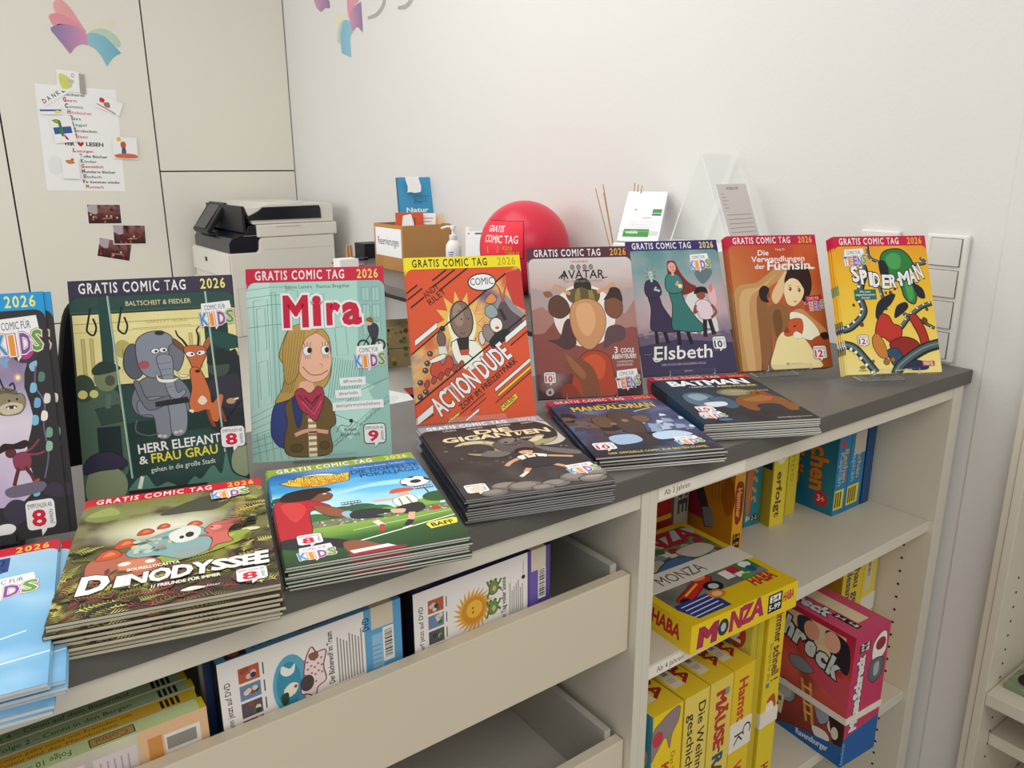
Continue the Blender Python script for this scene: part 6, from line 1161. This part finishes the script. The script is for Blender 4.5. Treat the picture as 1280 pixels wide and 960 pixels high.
b = MB(); b.prism([(.092, .545), (.150, .572), (.17, .588), (W_-.076, .590), (W_-.070, .575), (W_-.068, .5305), (.10, .5305)], .30, 'y', .004); b.build('feeder_recess', M['navy'], t, bevel=.002)
b = MB(); b.box(.074, .012, .476, .0875, Dp-.03, .594); b.build('feeder_end_cap', M['black'], t, bevel=.002)
b = MB(); b.box(.20, .03, .6025, .38, .3, .607); b.build('feeder_tray', M['prn'], t, bevel=.002)
b = MB(); b.prism([(-.010, .470), (.004, .452), (.105, .585), (.098, .600), (.085, .602)], .25, 'y', .30)
p_ = b.build('control_panel', M['black'], t, bevel=.004)
b = MB(); b.prism([(-.0065, .4825), (-.0050, .4815), (.0775, .5915), (.0760, .5925)], .17, 'y', .34); b.build('touch_screen', M['navy'], p_)
b = MB(); b.box(.02, .30, .386, .075, .55, .46); b.build('panel_neck', M['black'], t, bevel=.004)

# ------------------------------------------------------------------ things on the wall-side worktop (z = .010)
ZW = .0105
def card_box():
    t = thing('cardboard_box', 'open brown cardboard box with a handwritten white label on the worktop', 'box', (-.222, 1.998, ZW))
    w_, d_, h_, k = .215, .240, .176, .005
    b = MB(); b.box(0, 0, 0, w_, d_, k); b.box(0, 0, k, w_, k, h_); b.box(0, d_-k, k, w_, d_, h_); b.box(0, k, k, k, d_-k, h_); b.box(w_-k, k, k, w_, d_-k, h_); b.build('carton', M['card'], t, weld=False)
    a = Art(); a.R('e9e9ea', 0, 0, .215, .110); a.T('Reservierungen', .020, .066, .030, '2c3a5a', w=.175, bold=.01)
    b = MB(); b.box(-.0008, .012, .052, -.0001, .227, .162, 'e9e9ea'); a.place(b, (-.0008, .227, .162), (0, -1, 0), (0, 0, -1)); b.build('paper_label', M['inkm'], t)['label'] = 'white label lettered by hand'
    return t
card_box()
def leaning(name, label, cat, loc, w_, h_, th, yaw, lean, col, art=None, group=None, side='e8e4dc', matn='ink'):
    t = thing(name, label, cat, loc, (PI/2-math.radians(lean), 0, math.radians(yaw)), group)
    b = MB(); b.box(-w_/2, 0, -th, w_/2, h_, 0, side, faces='xXyY'); b.box(-w_/2, 0, -th, w_/2, h_, 0, col, faces='zZ')
    if art: art.place(b, (-w_/2, h_, 0), (1, 0, 0), (0, -1, 0))
    b.build('cover' if name == 'book' else 'sheet', M[matn], t); return t
a = Art(); a.R('3f8fb8', 0, 0, .19, .27); a.R('6a9a4a', .150, .022, .168, .042); a.T('Die', .065, .105, .016, '2a5a78', w=.03, bold=.02); a.T('Natur', .03, .138, .018, 'd8e6ec', w=.09, bold=.05); a.lines('2a5a78', .06, .075, .13, 3, .01, .002)
bk = leaning('book', 'tall blue book standing at the back of the cardboard box', 'book', (-.070, 2.132, .105), .150, .262, .022, -12, 9, '3f8fb8', a, None, '2c5a74')
t = thing('paper_slip', 'crumpled white paper slip stuck on the top of the blue book', 'paper slip', (-.085, 2.15, .362), (PI/2-.16, 0, -.2))
b = MB(); V = []
for j in range(6):
    for i in range(5): V.append((-.028+.014*i+.003*math.sin(j), -.058+.0125*j+.002*math.sin(i*2), .0030+.0028*math.sin(i*1.7+j)))
b.add(V, [(j*5+i, j*5+i+1, (j+1)*5+i+1, (j+1)*5+i) for j in range(5) for i in range(4)]); b.build('paper', M['paper'], t, smooth=True)
a = Art(); a.R('c4502e', 0, 0, .11, .16); a.P('dfe2e4', [(.03, .012), (.062, .006), (.075, .06), (.052, .082), (.022, .066)]); a.S('3f8a44', [(.04, .09), (.08, .085), (.085, .12), (.05, .12)]); a.R('3a3a38', .074, .02, .078, .07)
leaning('book', 'orange patterned book leaning at the left in the cardboard box', 'book', (-.165, 2.075, .048), .075, .185, .012, -25, 10, 'c4502e', a, 'books in the cardboard box')
a = Art(); a.R('e4dfdc', 0, 0, .1, .17); a.R('b83a4a', 0, 0, .016, .17); a.lines('8a6a74', .03, .02, .09, 8, .013, .003); a.R('a83a4a', .03, .05, .05, .07)
leaning('book', 'white and red book in the middle of the cardboard box', 'book', (-.115, 2.06, .048), .062, .182, .010, -28, 12, 'e4dfdc', a, 'books in the cardboard box', 'a84a58')
a = Art(); a.R('d9b896', 0, 0, .1, .17)
leaning('book', 'plain beige book at the right in the cardboard box', 'book', (-.062, 2.05, .048), .060, .176, .014, -28, 12, 'd9b896', a, 'books in the cardboard box', 'b8a08a')
# soap dispenser
t = thing('soap_dispenser', 'white pump bottle in front of the cardboard box', 'soap dispenser', (-.118, 1.80, ZW))
b = MB(); b.lathe([(.026, 0), (.029, .004), (.029, .10), (.027, .115), (.018, .128), (.014, .132)], n=28); b.build('bottle', M['paperw'], t, smooth=True)
a = Art(); a.lines('4a62a0', .006, .010, .034, 6, .008, .003); b = MB()
a.place(b, (-.030, -.0295, .10), (.72, -.0, 0), (0, 0, -1)); b.build('label', M['inkm'], t, rot=(0, 0, math.radians(-20)))
b = MB(); b.lathe([(.014, .132), (.015, .134), (.015, .150), (.006, .152), (.006, .170), (.010, .171), (.010, .184), (.005, .186)], n=20); b.tube([(0, 0, .180), (-.02, .012, .181), (-.038, .022, .174)], .0045); b.build('pump', M['paperw'], t, smooth=True)
# paper pad at the wall
a = Art(); a.R('e9e9ea', 0, 0, .10, .18); a.R('cfcfce', .012, 0, .10, .016); a.R('c85a68', .008, .022, .014, .028); a.R('5a5a58', .035, .022, .07, .028)
leaning('paper_pad', 'white tear-off calendar leaning on the wall behind the balloon', 'calendar', (-.058, 1.69, ZW), .135, .185, .006, -38, 12, 'e9e9ea', a)
# balloon
t = thing('balloon', 'red balloon with a printed speech bubble in front of the white wall', 'balloon', (-.165, 1.30, ZW))
R_ = .142
b = MB(); prof = []
for k in range(1, 33):
    u = PI*k/33; r = R_*math.sin(u); z = R_-R_*math.cos(u)*1.02
    if u < .7: r *= .90+.10*(u/.7)
    prof.append((max(r, .001), z+.004))
b.lathe(prof, n=56); b.build('latex_skin', M['balloon'], t, smooth=True)
b = MB(); b.lathe([(.011, -.0), (.006, .004), (.008, .010)], n=16); b.build('knot', M['balloon'], t, smooth=True)
def on_ball(a, az, el, name):
    """wrap flat artwork onto the balloon round the direction (az, el)"""
    b = MB()
    for k, (V, F, c, cs) in zip(a.layers(), a.items):
        out = []
        for x, y in V:
            A_ = az+x/R_; E_ = el-y/R_; rr_ = R_*1.003+k*7e-4
            out.append((rr_*math.cos(E_)*math.cos(A_), rr_*math.cos(E_)*math.sin(A_), R_+.004+rr_*1.02*math.sin(E_)))
        b.add(out, F, c if c else (1, 1, 1), 0, cs)
    b.build(name, M['ink'], t)
a = Art(); N_ = 10
def dense(col, x0, y0, x1, y1): a.G(lambda x, y: srgb(col), x0, y0, x1, y1, N_, N_)
dense('5a1018', -.094, -.052, .070, .062); dense('dc2c3e', -.0915, -.0495, .0675, .0595)
for k in range(3): pass
a.T('GRATIS', -.066, -.014, .020, 'f0dcdc', w=.068, bold=.02); a.T('COMIC TAG', -.072, .018, .022, 'f0dcdc', w=.124, bold=.02); a.T('KIDS', .005, .038, .011, 'd88a3c', w=.03, bold=.04); a.T('TEENS', .012, .055, .013, 'd88a3c', w=.045, bold=.05); a.P('b8862c', [(-.06, .03), (-.01, .028), (-.012, .046), (-.058, .05)])
a.P('5a1018', [(-.06, .0595), (-.02, .0595), (-.05, .085)])
on_ball(a, math.radians(204), math.radians(17), 'printed_speech_bubble')

# white riser with flyers, acrylic frame and reeds on it
t = thing('display_riser', 'white riser on the worktop behind the standing comics', 'riser', (-.225, .52, ZW))
b = MB(); b.box(0, 0, 0, .222, .315, .198); b.build('box_body', M['paperw'], t, bevel=.003)
ZR = .2095
def flyers():
    u = thing('flyer_stack', 'leaning stack of white flyers with a green stripe on the riser', 'flyers', (-.178, .792, ZR+.004), (PI/2-math.radians(54), 0, math.radians(-54)))
    a = Art(); w_, h_ = .108, .205; a.R('e6e7ee', 0, 0, w_, h_); a.R('4a8f48', .078, .075, .103, .092); a.R('5a6a80', .078, .094, .103, .103); a.R('4a8f48', .012, .158, .080, .190); a.T('weblife', .018, .176, .011, 'e6ece6', w=.032, bold=.06); a.R('c8ccd0', .080, .168, .104, .184); a.T('mobil', .055, .115, .006, '5a5e66', w=.022, bold=.04); a.lines('8a8e98', .02, .128, .10, 5, .006, .0013); a.E('8a9a8a', .032, .078, .004); a.L('9a9ea4', [(.025, .086), (.045, .089)], .001)
    b = MB(); b.box(-w_/2, 0, -.004, w_/2, h_, 0, 'e6e7ee'); a.place(b, (-w_/2, h_, 0), (1, 0, 0), (0, -1, 0)); b.build('top_flyer', M['inkm'], u)
    b = MB(); b.box(-w_/2+.002, .002, -.016, w_/2+.002, h_-.002, -.0042, 'b8bccc'); b.build('flyer_pile', M['inkm'], u)
    b = MB(); b.sheet([(.03, .006), (-.004, .004), (-.004, -.0185), (h_*.72, -.0185)], -w_/2-.003, w_/2+.003, .002)
    b.v = [(x, y, z) for x, y, z in b.v]; b.build('acrylic_holder', [M['acr'], M['acre']], u, weld=False)
flyers()
t = thing('acrylic_frame', 'tall clear acrylic tent frame with a lined note card beside the wall', 'acrylic stand', (0, 0, 0))
b = MB(); b.sheet([(.522, ZR+.0015), (.530, ZR+.012), (.6235, .428), (.6305, .428), (.712, ZR+.003)], -.140, -.018, .003); b.build('folded_sheet', [M['acr'], M['acre']], t, weld=False)
th_ = math.atan2(.0935, .212)
t = thing('note_card', 'grey lined note card leaning on the clear acrylic frame', 'card', (-.080, .5165, ZR+.008), (PI/2-th_, 0, 0))
a = Art(); a.R('c9c4c1', 0, 0, .112, .155); a.T('NOTIZEN ZU MIR', .034, .014, .006, '4a4646', w=.045, bold=.03)
for k in range(5): a.L('8a8585', [(.010, .024+.009*k), (.022+.004*(k % 3), .024+.009*k)], .0014)
for k in range(7): a.L('77716f', [(.012, .078+.011*k), (.104, .078+.011*k)], .0012)
b = MB(); b.box(-.056, 0, -.003, .056, .155, 0, 'd8d6da'); a.place(b, (-.056, .155, 0), (1, 0, 0), (0, -1, 0)); b.build('card', M['inkm'], t)
t = thing('reed_diffuser', 'glass diffuser with thin wooden reeds left of the white flyers', 'reed diffuser', (-.12, .895, ZW))
b = MB(); b.lathe([(.022, 0), (.024, .003), (.024, .045), (.010, .055), (.010, .066)], n=24); b.build('bottle', M['acre'], t, smooth=True)
for dx, y, z in ((0, 1.023, .342), (0, .992, .354), (0, .988, .330), (.06, .926, .357), (.062, .914, .353), (.064, .902, .351)):
    b = MB(); b.tube([(-dx*.08, -(y-.895)*.06, .004), (dx, y-.895, z-ZW)], .0015, 6); b.build('reed', M['wood'], t, smooth=True)

# behind: paper bin, pegs, folders, pens, dark box
t = thing('paper_bin', 'white paper holder beside the printer with two wooden pegs behind it', 'paper holder', (-.47, 2.03, ZW))
b = MB(); b.box(0, 0, 0, .075, .06, .062); b.box(.004, .004, .0625, .071, .056, .063); b.build('carton', M['paper'], t, bevel=.001)
for i, (x, y) in enumerate(((-.352, 2.225), (-.336, 2.215))):
    t = thing('clothes_peg', ('left' if i == 0 else 'right')+' one of two upright wooden pegs beside the printer', 'peg', (x, y, ZW), (0, .05*(1-2*i), 0), 'wooden pegs beside the printer')
    b = MB(); b.box(-.006, -.005, 0, -.0012, .005, .096); b.box(.0012, -.005, 0, .006, .005, .096); b.build('wooden_jaw', M['wood'], t, bevel=.0012, weld=False)
    b = MB(); b.tube([(-.0065, 0, .03), (0, -.006, .034), (.0065, 0, .03)], .0016, 8); b.build('spring', M['steel'], t)
t = thing('speaker_box', 'small dark box between the printer and the wooden pegs', 'box', (-.135, 2.52, ZW))
b = MB(); b.box(0, 0, 0, .10, .10, .065); b.box(.01, -.001, .008, .09, 0, .057); b.build('housing', M['black'], t, bevel=.003, weld=False)
t = thing('folder', 'red folder lying left of the cardboard box', 'folder', (-.345, 2.33, ZW), (0, 0, math.radians(-8)))
b = MB(); b.box(0, 0, 0, .11, .11, .008); b.build('cover', mat('red_folder', 'b02430', .4), t, bevel=.002)
b = MB(); b.box(.002, -.0006, .0025, .108, 0, .0055); b.build('pages', M['paper'], t)
for i, (c, x, y, r, nm) in enumerate((('e0b030', -.335, 2.40, -12, 'yellow marker lying on the red folder'), ('2a3a80', -.275, 2.40, -2, 'blue pen lying on the red folder'))):
    t = thing('pen', nm, 'pen', (x, y, ZW+.0155), (0, 0, math.radians(r))); b = MB(); b.tube([(0, 0, 0), (.075, 0, 0)], .0068, 12); b.build('barrel', mat('pen_'+c, c, .35), t, smooth=True)
    b = MB(); b.tube([(.0752, 0, 0), (.095, 0, 0)], .0073, 12); b.build('cap', M['paperw'] if i == 0 else M['black'], t, smooth=True)
# low desk: doodled box and papers
t = thing('storage_carton', 'small carton with doodles on the low desk seen between two comics', 'carton', (-.34, 2.02, -.3585), (0, 0, math.radians(-20)))
a = Art(); a.R('a08e68', 0, 0, .3, .15); rr = random.Random(2)
for k in range(60): a.E(rr.choice(['7a3a30', '3a3a34', 'c8a03a', '5a6a44', '8a7048']), .3*rr.random(), .05*rr.random() if k < 45 else .15*rr.random(), .004+.006*rr.random())
a.R('5a4a34', 0, .074, .3, .077)
b = MB(); b.box(0, 0, 0, .3, .22, .15, 'a08e68'); a.place(b, (0, 0, .15), (1, 0, 0), (0, 0, -1)); a.place(b, (0, .22, .15), (0, -1, 0), (0, 0, -1)); a.place(b, (0, .15, .15), (1, 0, 0), (0, -1, 0)); b.build('carton', M['inkm'], t)
for nm, lb, c, x, y, r in (('paper_sheet', 'white sheet on the low desk behind the counter', 'e6e6e4', -.60, 1.50, 20), ('brochure', 'red brochure on the low desk behind the counter', '9a3a34', -.44, 1.56, -15)):
    t = thing(nm, lb, 'paper', (x, y, -.3594), (0, 0, math.radians(r))); b = MB(); b.box(0, 0, 0, .21, .15, .0012, c); aa = Art(); aa.S('c8703a' if nm == 'brochure' else 'd8d8d6', [(.04, .05), (.12, .03), (.17, .08), (.08, .12)]); aa.place(b, (0, .15, .0012), (1, 0, 0), (0, -1, 0)); b.build('sheet', M['inkm'], t)
# black office chair behind the counter
t = thing('office_chair', 'black office chair back behind the counter, left of the elephant comic', 'chair', (-1.35, .92, FLOOR_Z), (0, 0, 0))
zb = -FLOOR_Z
b = MB(); ol = spline([(-.165, zb-.42), (-.188, zb-.20), (-.184, zb-.05), (-.165, zb+.06), (-.142, zb+.150), (-.10, zb+.166), (0, zb+.168), (.08, zb+.166), (.115, zb+.150), (.13, zb+.06), (.14, zb-.05), (.14, zb-.20), (.13, zb-.42)], 5)
b.prism(ol, .05, 'y'); b.build('backrest', M['fabric'], t, bevel=.012)
b = MB(); b.box(-.23, .03, .42, .23, .48, .50); b.build('seat', M['fabric'], t, bevel=.025)
b = MB(); b.box(-.03, .052, .46, .03, .075, .80); b.build('back_support', M['black'], t)
b = MB(); b.tube([(0, .25, .08), (0, .25, .42)], .028, 14); b.build('column', M['steel'], t, smooth=True)
for k in range(5):
    a_ = 2*PI*k/5; b = MB(); b.tube([(0, .25, .09), (.27*math.cos(a_), .25+.27*math.sin(a_), .06)], [.024, .016], 8); f_ = b.build('foot', M['black'], t, smooth=True)
    b = MB(); b.lathe([(.006, 0), (.026, .010), (.026, .034), (.006, .045)], (.27*math.cos(a_), .25+.27*math.sin(a_), .001), 12); b.build('caster', M['black'], f_, smooth=True)

# ------------------------------------------------------------------ on the walls
def wallflat(name, label, cat, x, z, w_, h_, art, rot=0, y=WY, th=.0006, group=None, base='e8e8ea', bulge=None, mt='inkm'):
    """paper on the cupboard front; (x,z) = upper left corner"""
    t = thing(name, label, cat, (x, y-.0003, z), (0, math.radians(rot), 0), group)
    b = MB()
    if base: b.box(0, -th, -h_, w_, 0, 0, base)
    art.place(b, (0, -th if base else -.0001, 0), (1, 0, 0), (0, 0, -1), base=1e-4, eps=6e-5); b.build('print', M[mt], t); return t
# butterfly-book decals
def leaf(a, p, c0, c1, ax=0):
    c0, c1 = mix(c0, 'c8c4ba', .28), mix(c1, 'c8c4ba', .28)
    xs = [q[ax] for q in p]; lo, hi = min(xs), max(xs); cx = sum(q[0] for q in p)/len(p); cy = sum(q[1] for q in p)/len(p); n = len(p)
    C = [lin(mix(c0, c1, .5))]+[lin(mix(c0, c1, (q[ax]-lo)/(hi-lo))) for q in p]
    a.raw([(cx, cy)]+list(p), [(0, 1+i, 1+(i+1) % n) for i in range(n)], None, C)
def px(pts, n=4):
    k = .290/247; return [((x-165)*k, (y+20)*k) for x, y in spline(pts, n)]
def decal_art():
    a = Art()
    leaf(a, px([(290, 100), (312, 65), (345, 48), (404, 40), (402, 52), (372, 85), (330, 80)]), 'e4dccc', 'dcd8b8')
    leaf(a, px([(290, 102), (320, 80), (360, 75), (396, 96), (411, 124), (398, 140), (362, 112), (320, 92)]), 'b8ccc0', 'a2c4ae')
    leaf(a, px([(292, 140), (287, 105), (318, 92), (360, 108), (405, 157), (404, 162), (375, 182), (351, 212), (346, 208), (332, 176), (312, 150)]), '7ab8c8', '4a9cc0')
    leaf(a, px([(190, 0), (214, -20), (245, 8), (270, 52), (290, 96), (250, 72), (206, 38), (193, 32)]), 'e8969a', 'e0828c')
    leaf(a, px([(168, 48), (185, 35), (215, 35), (255, 58), (289, 96), (286, 130), (268, 110), (245, 76), (200, 71), (181, 80)]), 'e07a8c', 'd87a96')
    leaf(a, px([(168, 90), (200, 74), (246, 72), (284, 96), (292, 138), (270, 138), (246, 150), (226, 174), (221, 174), (205, 150), (185, 120)]), '6a5c98', 'cf7aa8')
    return a
t = wallflat('wall_decal', 'colourful open-book butterfly decal on the tall cupboard door', 'decal', -1.098, 1.142, .3, .3, decal_art(), base=None)
a = Art(); a.R('e6e6e8', 0, 0, .335, .470)
for k, (x, s, c) in enumerate(((.105, 'Bücherei', '3a3a3c'), (.108, 'Gern', 'b03a44'), (.113, 'Comics', '4a4a50'), (.120, 'Hörbücher', 'c04a4a'), (.126, 'Ein', '4a6a5a'), (.130, 'Regal', '3a8a6a'), (.134, 'Entdecken', '2a2a34'), (.130, 'Ideen', 'c05a4a'))):
    y = .042+.0265*k; a.T(s[0], x, y, .018, c, w=.012, bold=.10); a.T(s[1:], x+.016, y, .012, mix(c, 'c8c8cc', .25), w=.0095*len(s), bold=.04)
a.T('WIR', .092, .263, .017, '3a2a30', w=.040, bold=.09); a.S('b02834', [(.160, .266), (.148, .255), (.148, .247), (.155, .245), (.160, .250), (.165, .245), (.173, .247), (.172, .255)]); a.T('LESEN', .184, .262, .016, '3a2a30', w=.072, bold=.07)
for k, (x, s, c) in enumerate(((.130, 'Lesungen', 'c0444a'), (.155, 'Tolle Bücher', '3a3a3c'), (.158, 'Kinder', '3a8a6a'), (.158, 'Gemütlich', 'b84a54'), (.158, 'Hunderte Bücher', '3a3a40'), (.163, 'Einfach', '7a7a80'), (.156, 'Wir kommen wieder', '2a2a2c'), (.168, 'Mutmach', 'b85a34'))):
    y = .292+.0235*k; a.T(s[0], x-.004, y, .016, c, w=.011, bold=.10); a.T(s[1:], x+.011, y, .011, c, w=.0086*len(s), bold=.05)
a.S('dcdcde', [(.02, .33), (.06, .31), (.08, .36), (.05, .40), (.02, .38)])
wallflat('poster', 'large handwritten white poster with coloured acrostic lines on the cupboard', 'poster', -1.192, .775, .335, .470, a, rot=2)
SLIP = [0]
def slip(label, x, z, w_, h_, rot, fn):
    SLIP[0] += 1
    a = Art(); a.R('eaeaea', 0, 0, w_, h_); fn(a); wallflat('drawing', label, 'drawing', x, z, w_, h_, a, rot, WY-.0012-.0008*SLIP[0], .0004, group='small drawings stuck on the poster')
def d1(a): [a.T(ch, .004+.024*i, .04, .018, c, w=.014, rot=-4+8*(i % 2), bold=.04) for i, (ch, c) in enumerate(zip('DANKE', ('8a3a48', '5a4a50', '44444c', '8a4a58', '3a3a44')))]
slip('white slip with the word thanks in capitals on the poster', -1.190, .722, .125, .052, -32, d1)
def d2(a): a.S('c8cc6a', [(.01, .02), (.05, .03), (.06, .07), (.02, .08)]); a.S('b8b8b4', [(.04, .04), (.07, .04), (.06, .06)]); a.T('D', .062, .028, .016, '44444a', w=.012)
slip('small drawing with a yellow-green figure above the poster', -1.098, .842, .092, .092, 4, d2)
slip('grey scribbled strip at the top of the poster', -1.008, .826, .024, .088, 2, lambda a: a.R('a09a96', 0, 0, .024, .088))
def d3(a): a.S('b83a4a', [(.01, .012), (.03, .014), (.028, .03), (.012, .03)]); a.S('a86a60', [(.03, .03), (.05, .02), (.06, .04), (.04, .045)]); a.L('8a4a50', [(.004, .045), (.09, .058)], .004)
slip('small white drawing with a red animal at the upper right of the poster', -.935, .742, .108, .062, 22, d3)
def d4(a): a.R('3a5a94', .008, .045, .082, .075); a.S('4a7a4a', [(.034, .02), (.044, .02), (.044, .08), (.034, .08)]); a.S('8a9a3a', [(.010, .014), (.034, .010), (.03, .03)]); a.S('b03a3a', [(.044, .075), (.06, .10), (.05, .10)])
slip('drawing of a figure before a blue bar at the left of the poster', -1.158, .630, .092, .115, -6, d4)
slip('narrow drawing with a blue line at the left edge of the poster', -1.188, .676, .085, .034, -2, lambda a: (a.R('4a5a9a', .0, .012, .085, .02), a.E('d8d06a', .07, .024, .012, .008)))
def d5(a): a.E('d8b83a', .028, .012, .010, .010); a.S('b85a3a', [(.034, .03), (.046, .02), (.058, .03), (.054, .05), (.038, .05)]); a.S('4a5a8a', [(.040, .05), (.054, .05), (.056, .082), (.038, .082)]); a.S('c86a4a', [(.006, .085), (.05, .076), (.10, .080), (.10, .096), (.02, .098)])
slip('drawing of a red-haired figure at the right edge of the poster', -.902, .552, .108, .102, 3, d5)
slip('small drawing with an orange bird at the lower left of the poster', -1.132, .452, .072, .094, 2, lambda a: (a.S('c87a4a', [(.016, .012), (.04, .008), (.056, .022), (.03, .026)]), a.E('b85a3a', .046, .006, .006)))
def photo(i, label, x, z, rot, y):
    a = Art(); w_, h_ = .152, .097; a.R('dcdad8', 0, 0, w_, h_)
    a.G(lambda x, y: mix(ramp([(0, '8a6a66'), (.04, '7a4a48'), (.06, '5a2f30'), (.1, '2a1a1c')], y), '3a2022', max(0, 1.6*fbm(x*40, y*40, i*3))), .004, .004, w_-.004, h_-.004, 24, 16)
    a.P('a8a0a4', [(.012, .005), (.048, .005), (.046, .045), (.03, .05), (.004, .035), (.004, .014)]); rr = random.Random(i)
    for k in range(16): a.E(rr.choice(['8a2a30', '5a2a2c', 'c89a94', '3a2428', 'a83a40', '8a6a3a']), .012+.128*rr.random(), .05+.038*rr.random(), .003+.003*rr.random(), .005)
    a.E('c8c0bc', .075+.01*i, .058, .004, .005); a.L('b8a068', [(.065, .07), (.11, .068)], .003)
    wallflat('photo_print', label, 'photo', x, z, w_, h_, a, rot, y, group='photos on the cupboard door', mt='ink')
photo(1, 'uppermost of three group photos below the poster', -1.056, .240, 2, WY)
photo(2, 'middle right one of three group photos below the poster', -.955, .138, 3, WY-.001)
photo(3, 'lowest of three group photos below the poster, tilted', -1.020, .082, 14, WY)
# decals on the side wall: butterfly (facing -x) and grey lettering
def sidewall(name, label, cat, y, z, art, col=False):
    t = thing(name, label, cat, (-.0004, y, z), (0, 0, 0)); b = MB(); art.place(b, (0, 0, 0), (0, -1, 0), (0, 0, -1), base=2e-4, eps=1e-4); b.build('film', M['inkm'], t); return t
def yz(p, n=4): return [(3.0-y, 1.1-z) for y, z in spline(p, n)]
a = Art()
leaf(a, yz([(3.015, 1.069), (2.956, 1.088), (2.85, 1.067), (2.866, 1.049), (2.951, 1.031)]), 'dcd6bc', 'd8d2b4')
leaf(a, yz([(2.973, .978), (2.941, .958), (2.926, 1.009), (2.866, 1.046), (2.906, 1.052), (2.951, 1.028)]), 'aac4b4', '9cc0b8')
leaf(a, yz([(2.932, .93), (2.925, .915), (2.838, .889), (2.83, .90), (2.83, .971), (2.78, 1.006), (2.853, 1.047), (2.909, 1.034), (2.932, .967)]), '5aa4c4', '7ab4c8')
leaf(a, yz([(2.833, 1.137), (2.842, 1.076), (2.815, 1.031), (2.782, 1.088), (2.728, 1.105), (2.726, 1.12)]), 'd87a94', 'd0829c')
leaf(a, yz([(2.817, 1.021), (2.824, 1.064), (2.768, 1.091), (2.711, 1.098), (2.703, 1.09), (2.700, .985), (2.708, .98), (2.754, 1.005), (2.801, .993)]), 'c47a9c', '6a5a90')
leaf(a, yz([(3.201, 1.195), (3.193, 1.155), (3.138, 1.122), (3.085, 1.13), (3.032, 1.125), (3.056, 1.172)]), 'c87a9c', '6a5a90')
sidewall('wall_decal', 'second colourful butterfly decal on the white side wall, cut by the top edge', 'decal', 3.0, 1.1, a)
a = Art()
for pts in (((2.646, 1.026), (2.568, 1.027), (2.508, 1.047), (2.482, 1.081), (2.476, 1.15)), ((2.372, 1.026), (2.315, 1.021), (2.273, 1.031), (2.240, 1.06), (2.225, 1.12))): a.L('a4a29e', [(2.52-y, 1.17-z) for y, z in pts], .012, True, .034)
sidewall('wall_lettering', 'grey curved letter strokes at the top of the white wall', 'lettering', 2.52, 1.17, a)
# switch plate
t = thing('light_switch', 'white four-gang light switch plate on the wall behind the yellow comic', 'light switch', (-.0005, .041, .0045))
b = MB(); b.box(-.009, 0, 0, 0, .086, .262); b.build('frame', M['switch'], t, bevel=.005, seg=3)
for k in range(4):
    b = MB(); z0 = .008+.0635*k; b.box(-.0098, .012, z0, -.0088, .074, z0+.056); r_ = b.build('rocker_gap', M['dark'], t)
    b = MB(); b.prism([(-.0135, z0+.001), (-.0095, z0+.001), (-.0095, z0+.055), (-.0112, z0+.055)], .060, 'y', .013); b.build('rocker', M['rocker'], t, bevel=.0008)
t = thing('wall_socket', 'white socket plate left of the light switch, mostly hidden by the yellow comic', 'socket', (-.0005, .183, .0045))
b = MB(); b.box(-.010, 0, .0, 0, .088, .262); b.build('frame', M['switch'], t, bevel=.004)
b = MB(); b.box(-.0108, .014, .19, -.0098, .074, .25); b.build('insert', M['rocker'], t)
